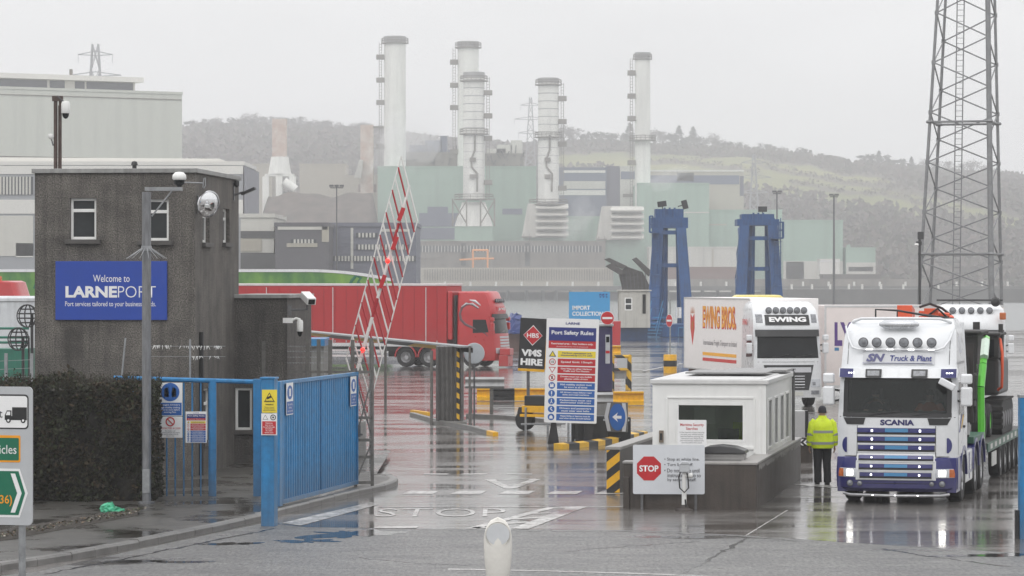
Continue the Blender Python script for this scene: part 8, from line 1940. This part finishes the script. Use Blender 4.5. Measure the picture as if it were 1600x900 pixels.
for k in range(9):
    x = 1240 + k * 28 + random.uniform(-6, 6); mb = MB(); mb.bar((QW.X(x), .6, QW.Z(452)), (QW.X(x), .6, QW.Z(444)), .3, 5); mb.build("lamp_bollard", roof_c, QW)

# white sheds on the near side of the lough, beyond the gatehouse
WH = block("ferry_shed", "huge plain pale grey green shed with a glazed rooftop storey behind the gatehouse", "building", -356, 312, 138, None, 640, mat("shed_grey_green", S((196, 198, 188)), .6, var=.05, scale=.05, streak=.12, sscale=.08), 60, zb=0, rotz=R(30),
      win=[(-356, 312, 243, 250, conc_c), (-356, 311, 146, 147.5, conc_c)])
mb = MB(); mb.box(WH.X(-356), WH.X(250), 6, 40, WH.Z(138) + .51, WH.Z(118)); mb.build("rooftop_storey", pale_c, WH); mb = MB()
mb.box(WH.X(-356), WH.X(262), 5.0, 41, WH.Z(118), WH.Z(110)); mb.build("rooftop_roof", roof_c, WH)
for a, b_ in ((-200, 4), (9, 98), (103, 128), (146, 162), (166, 246)):
    MB().box(WH.X(a), WH.X(b_), 5.8, 5.99, WH.Z(131), WH.Z(119.5)).build("window_band", band_glass, WH)
mb = MB(); [mb.bar((WH.X(x), 10, WH.Z(110)), (WH.X(x), 10, WH.Z(98)), .35, 6) for x in (-2, 152)]; mb.build("vent_pipe", conc_c, WH)
L2 = block("long_white_shed", "long low white roofed shed with glazed bays running behind the gatehouse", "building", -300, 380, 258, None, 420, mat("shed_band", S((150, 152, 156)), .6, var=.08), 20, roofm=roof_c, zb=0,
      win=[(-300, 380, 259, 272, roof_c), (-60, 52, 276, 304, band_glass), (-300, 380, 312, 334, roof_c), (-60, 52, 337, 400, pale_c), (25, 52, 380, 402, roof_c)])
mb = MB(); mb.prism([(L2.X(-300), L2.Z(258) + .5), (L2.X(383), L2.Z(262)), (L2.X(340), L2.Z(247)), (L2.X(-300), L2.Z(243))], 'y', 2, 20); mb.build("roof_slope", roof_c, L2)
MB().box(L2.X(380) + .16, L2.X(380) + .5, -.3, 20, 0, L2.Z(261)).build("end_wall", mat("end_grey", S((126, 126, 134)), .6, var=.06), L2)

# pylons
def pylon(label, px, ytop, ybase, Y, arms):
    z0 = hill_z((px - CX) * Y / F, Y) if Y > Y0 else BASE_Z
    t = standing("pylon", label, "pylon", px, Y, z0); zt = t.Z(ytop); w = zt * .07
    mb = MB()
    def c(k, z): f = 1 - .82 * z / zt; return Vector(((-1, 1, 1, -1)[k] * w * f, (-1, -1, 1, 1)[k] * w * f, z))
    for k in range(4): mb.bar(c(k, 0), c(k, zt), .26, 4)
    n = 9
    for k in range(4):
        for j in range(n): a, b_ = zt * j / n, zt * (j + 1) / n; mb.bar(c(k, a), c((k + 1) % 4, b_), .15, 4).bar(c((k + 1) % 4, a), c(k, b_), .15, 4)
    for fz, L_ in arms:
        z = zt * fz
        for q in (-1, 1): mb.bar((0, 0, z + 1.2), (q * L_, 0, z), .22, 4).bar((0, 0, z - .4), (q * L_, 0, z), .22, 4).bar((q * L_, 0, z), (q * L_, 0, z - 3), .10, 4)
    mb.build("lattice_frame", mat("pylon_steel", (.28, .29, .30), .5, metal=.3, var=.1), t)
pylon("hazy power pylon rising behind the big shed's roof", 149, 69, 135, 1120, ((.955, 6), (.865, 9), (.78, 7)))
pylon("hazy power pylon behind the segmented stacks on the hill", 829, 152, 222, 1600, ((.9, 5), (.72, 8), (.54, 6)))
pylon("hazy power pylon standing in the hill pasture beside the long shed", 1178, 240, 305, 1300, ((.88, 5), (.68, 7), (.48, 6)))

# ------------------------------------------------------------------ trees along the hill and the scrub below
random.seed(31)
bark = mat("bare_bark", (.07, .058, .048), .9, spec=.05, var=.3); twig = mat("winter_twigs", (.10, .085, .072), .9, spec=.05, var=.4, scale=1.5); needle = mat("conifer_needles", (.030, .036, .024), .9, spec=.05, var=.4, scale=1.2)
def crown_bare(mb, h, spread, nbr):
    mb.cur = 1
    for k in range(nbr):
        a = random.uniform(0, 2 * pi); zz_ = h * random.uniform(.28, .62); L_ = spread * random.uniform(.6, 1.05)
        p = Vector((0, 0, zz_)); q = Vector((cos(a) * L_ * .55, sin(a) * L_ * .55, zz_ + h * random.uniform(.18, .38)))
        mb.bar(p, q, h * .014, 4, h * .006)
        for j in range(7):
            e_ = q + Vector((random.gauss(0, spread * .3), random.gauss(0, spread * .3), random.uniform(-.02, .2) * h)); mb.bar(p.lerp(q, random.uniform(.5, 1)), e_, h * .005, 3, h * .002)
            for i in range(5):
                c = e_ + Vector((random.gauss(0, 1), random.gauss(0, 1), random.gauss(.3, 1))) * h * .045; d = Vector((random.gauss(0, 1), random.gauss(0, 1), random.gauss(.4, .8))).normalized() * h * random.uniform(.03, .07); n_ = d.cross(Vector((random.gauss(0, 1), random.gauss(0, 1), random.gauss(0, 1)))).normalized() * h * .012
                mb.add([c - d, c + d + n_, c + d - n_], [(0, 1, 2)])
def crown_conifer(mb, h, spread):
    for k in range(330):
        t_ = random.random() ** .8; z = h * (.12 + .88 * t_); r_ = spread * (1 - t_) ** .8 * random.uniform(.3, 1.1); a = random.uniform(0, 2 * pi)
        c = Vector((cos(a) * r_, sin(a) * r_, z)); d = Vector((cos(a), sin(a), random.uniform(-.5, .1))).normalized() * h * .085; n_ = Vector((-sin(a), cos(a), random.gauss(0, .4))).normalized() * h * .05
        mb.add([c - d * .4 + n_, c + d, c - d * .4 - n_], [(0, 1, 2)])
def crown_round(mb, h, spread):
    cl_ = [(Vector((random.gauss(0, spread * .4), random.gauss(0, spread * .4), h * random.uniform(.26, .88))), spread * random.uniform(.25, .5)) for _ in range(9)]
    for c0, rr in cl_:
        for k in range(55):
            c = c0 + Vector((random.gauss(0, 1), random.gauss(0, 1), random.gauss(0, .8))) * rr * .6; d = Vector((random.gauss(0, 1), random.gauss(0, 1), random.gauss(0, 1))).normalized() * h * .07; n_ = d.cross(Vector((random.random(), random.random(), 1))).normalized() * h * .05
            mb.add([c - d, c + n_, c + d], [(0, 1, 2)])
protos = []
def tree_proto(kind):
    o = bpy.data.objects.new("hill_tree", None); COL.objects.link(o)
    mb = MB(); mb.bar((0, 0, -1.0), (0, 0, .62 if kind != 'conifer' else .95), .022, 6, .008); mb.build("trunk", bark, o)
    mb = MB()
    if kind == 'bare': crown_bare(mb, 1.0, .42, 13); cm_ = [twig, twig]
    elif kind == 'conifer': crown_conifer(mb, 1.0, .30); cm_ = [needle]
    else: crown_round(mb, 1.0, .36); cm_ = [needle]
    mb.build("crown", cm_, o); return o
pro = {k: [tree_proto(k) for _ in range(3)] for k in ('bare', 'conifer', 'round')}
used = set()
LAB = {'bare': ("bare winter tree with open brown twigs on the hill skyline", "bare trees along the hill skyline"), 'conifer': ("pointed dark conifer among the skyline trees on the hill", "conifers along the hill skyline"), 'round': ("rounded dark evergreen tree on the hill skyline", "evergreens along the hill skyline")}
def plant(kind, px, hpx, Y, spread=1.0, label=None):
    src = random.choice(pro[kind]); x = (px - CX) * Y / F; z = hill_z(x, Y); s = hpx * Y / F
    if src.name in used: o = copy_tree(src)
    else: o = src; used.add(src.name)
    o.location = (x, Y, z - s * .03); o.scale = (s * spread, s * spread, s); o.rotation_euler.z = random.uniform(0, 6.28)
    tag(o, LAB[kind][0], "tree", LAB[kind][1])
def yline(px): return Y1 - 15 + 30 * random.random()
x = 292
while x < 600:
    plant('bare' if random.random() < .8 else 'round', x, random.uniform(13, 24) + (8 if 370 < x < 520 else 0), yline(x), random.uniform(.9, 1.25)); x += random.uniform(5, 10)
for x, h in ((648, 16), (664, 12), (690, 14), (762, 12), (776, 20), (822, 16), (836, 18)): plant('round', x, h, yline(x), 1.2)
for x, h, k in ((880, 38, 'bare'), (896, 36, 'bare'), (868, 26, 'round'), (912, 26, 'round'), (926, 34, 'round'), (938, 30, 'round'), (952, 28, 'round'), (964, 30, 'round'), (984, 46, 'conifer'), (976, 34, 'round'), (1002, 28, 'round'), (1024, 34, 'bare'), (1036, 32, 'bare'), (1048, 36, 'round'), (1061, 46, 'conifer'), (1072, 36, 'round'), (1083, 48, 'conifer'), (1094, 34, 'round'), (1106, 32, 'round'), (1116, 30, 'bare'), (1126, 28, 'round'), (1138, 26, 'round'), (1154, 28, 'round'), (1164, 22, 'round'), (1178, 20, 'round'), (1190, 26, 'round'), (1199, 24, 'round'), (1210, 20, 'bare'), (1222, 22, 'bare'), (1234, 18, 'round'), (1252, 24, 'round'), (1262, 24, 'round'), (1280, 20, 'bare'), (1294, 18, 'round'), (1310, 16, 'bare'), (1322, 16, 'round'),
                (1352, 26, 'round'), (1364, 28, 'round'), (1373, 36, 'conifer'), (1384, 28, 'round'), (1394, 24, 'round'), (1408, 26, 'round'), (1424, 30, 'conifer'), (1432, 24, 'round'), (1446, 24, 'bare'), (1462, 26, 'bare'), (1478, 26, 'bare'), (1492, 22, 'round'), (1508, 28, 'bare'), (1522, 30, 'bare'), (1538, 24, 'bare'), (1554, 22, 'bare'), (1580, 14, 'round'), (1594, 12, 'round')):
    plant(k, x, h, yline(x), random.uniform(.95, 1.3) if k != 'conifer' else 1.0)
for k in pro:
    for o in pro[k]:
        if o.name not in used:
            for c_ in list(o.children): bpy.data.objects.remove(c_)
            bpy.data.objects.remove(o)
# scrub and woodland that reads as one mass on the slopes
sb = MB(); cnt = 0
for k in range(5200):      # undergrowth between the skyline trees
    px = random.uniform(230, 1640); Y = Y1 + random.uniform(-22, 12); x = (px - CX) * Y / F; z = hill_z(x, Y); h_ = random.uniform(3.0, 6.2) * (1 if px < 1325 or px > 1340 else .3)
    sb.cur = random.choices([0, 1, 2], [3, 2, 5])[0]
    for j in range(3):
        c = Vector((x + random.gauss(0, 1.5), Y + random.gauss(0, 1.5), z + h_ * random.uniform(.1, 1) ** 1.3)); d = Vector((random.gauss(0, 1), random.gauss(0, .6), random.gauss(.2, .8))).normalized() * random.uniform(.8, 1.6); n_ = d.cross(Vector((random.gauss(0, .4), 1, random.gauss(0, .4)))).normalized() * random.uniform(.5, 1.1)
        sb.add([c - d, c + n_, c + d, c - n_], [(0, 1, 2, 3)])
while cnt < 15000:
    Y = random.uniform(Y0 - 20, Y1 + 10); px = random.uniform(200, 1700); x = (px - CX) * Y / F; z = hill_z(x, Y) if Y > Y0 else BASE_Z; py = CY - (z - H) * F / Y
    s_ = scrub_at(x, Y, z)
    if s_ < .5: continue
    cnt += 1; h_ = random.uniform(2.0, 6.5) if s_ > .95 else random.uniform(1.0, 2.6)
    sb.cur = random.choices([0, 1, 2], [5, 3, 2])[0]
    for j in range(3):
        c = Vector((x + random.gauss(0, h_ * .35), Y + random.gauss(0, h_ * .35), z + h_ * random.uniform(.25, .9))); d = Vector((random.gauss(0, 1), random.gauss(0, .6), random.gauss(.4, .8))).normalized() * h_ * .34; n_ = d.cross(Vector((random.gauss(0, 1), 1, random.gauss(0, 1)))).normalized() * h_ * .20
        sb.add([c - d, c + n_, c + d, c - n_], [(0, 1, 2, 3)])
o = sb.build("woodland", [mat("scrub_brown", (.105, .084, .068), .95, spec=.05, var=.4, scale=.2), mat("scrub_purple", (.12, .092, .082), .95, spec=.05, var=.4, scale=.2), mat("scrub_green", (.085, .085, .055), .95, spec=.05, var=.4, scale=.2)])
tag(o, "brown winter scrub and woodland covering the far slope", "woodland", kind="stuff")

# steam by the first tall stack
stm = bpy.data.materials.new("steam"); stm.use_nodes = True; N, L = stm.node_tree.nodes, stm.node_tree.links; N.clear()
o_ = N.new("ShaderNodeOutputMaterial"); v_ = N.new("ShaderNodeVolumePrincipled"); v_.inputs["Color"].default_value = (.99, .99, .99, 1); v_.inputs["Density"].default_value = .055; v_.inputs["Density Attribute"].default_value = ""; L.new(v_.outputs[0], o_.inputs["Volume"])
import mathutils.noise as mn
for lab, px, py, rx_, ry_, rz_ in (("white steam puff drifting past the foot of the first tall stack", 640, 222, 9, 6, 9), ("small white steam wisp beside the low green hall", 902, 348, 4.5, 3, 6), ("small white steam wisp on the long shed roof", 1042, 278, 5, 3, 3.5)):
    c = at(px, py, 968); mb = MB(); n, m_ = 28, 16; rings = []
    for j in range(m_ + 1):
        th_ = pi * (j + .02) / (m_ + .04); row = []
        for k in range(n):
            ph_ = 2 * pi * k / n; d = Vector((sin(th_) * cos(ph_), sin(th_) * sin(ph_), cos(th_))); f = 1 + .75 * mn.noise(d * 1.6 + Vector((px, 0, 0))) + .35 * mn.noise(d * 4)
            row.append((d.x * rx_ * f + d.z * 2.5, d.y * ry_ * f, d.z * rz_ * f))
        rings.append(row[::-1])
    mb.rings(rings); o = mb.build("steam_cloud", stm, loc=c); tag(o, lab, "steam", kind="stuff")
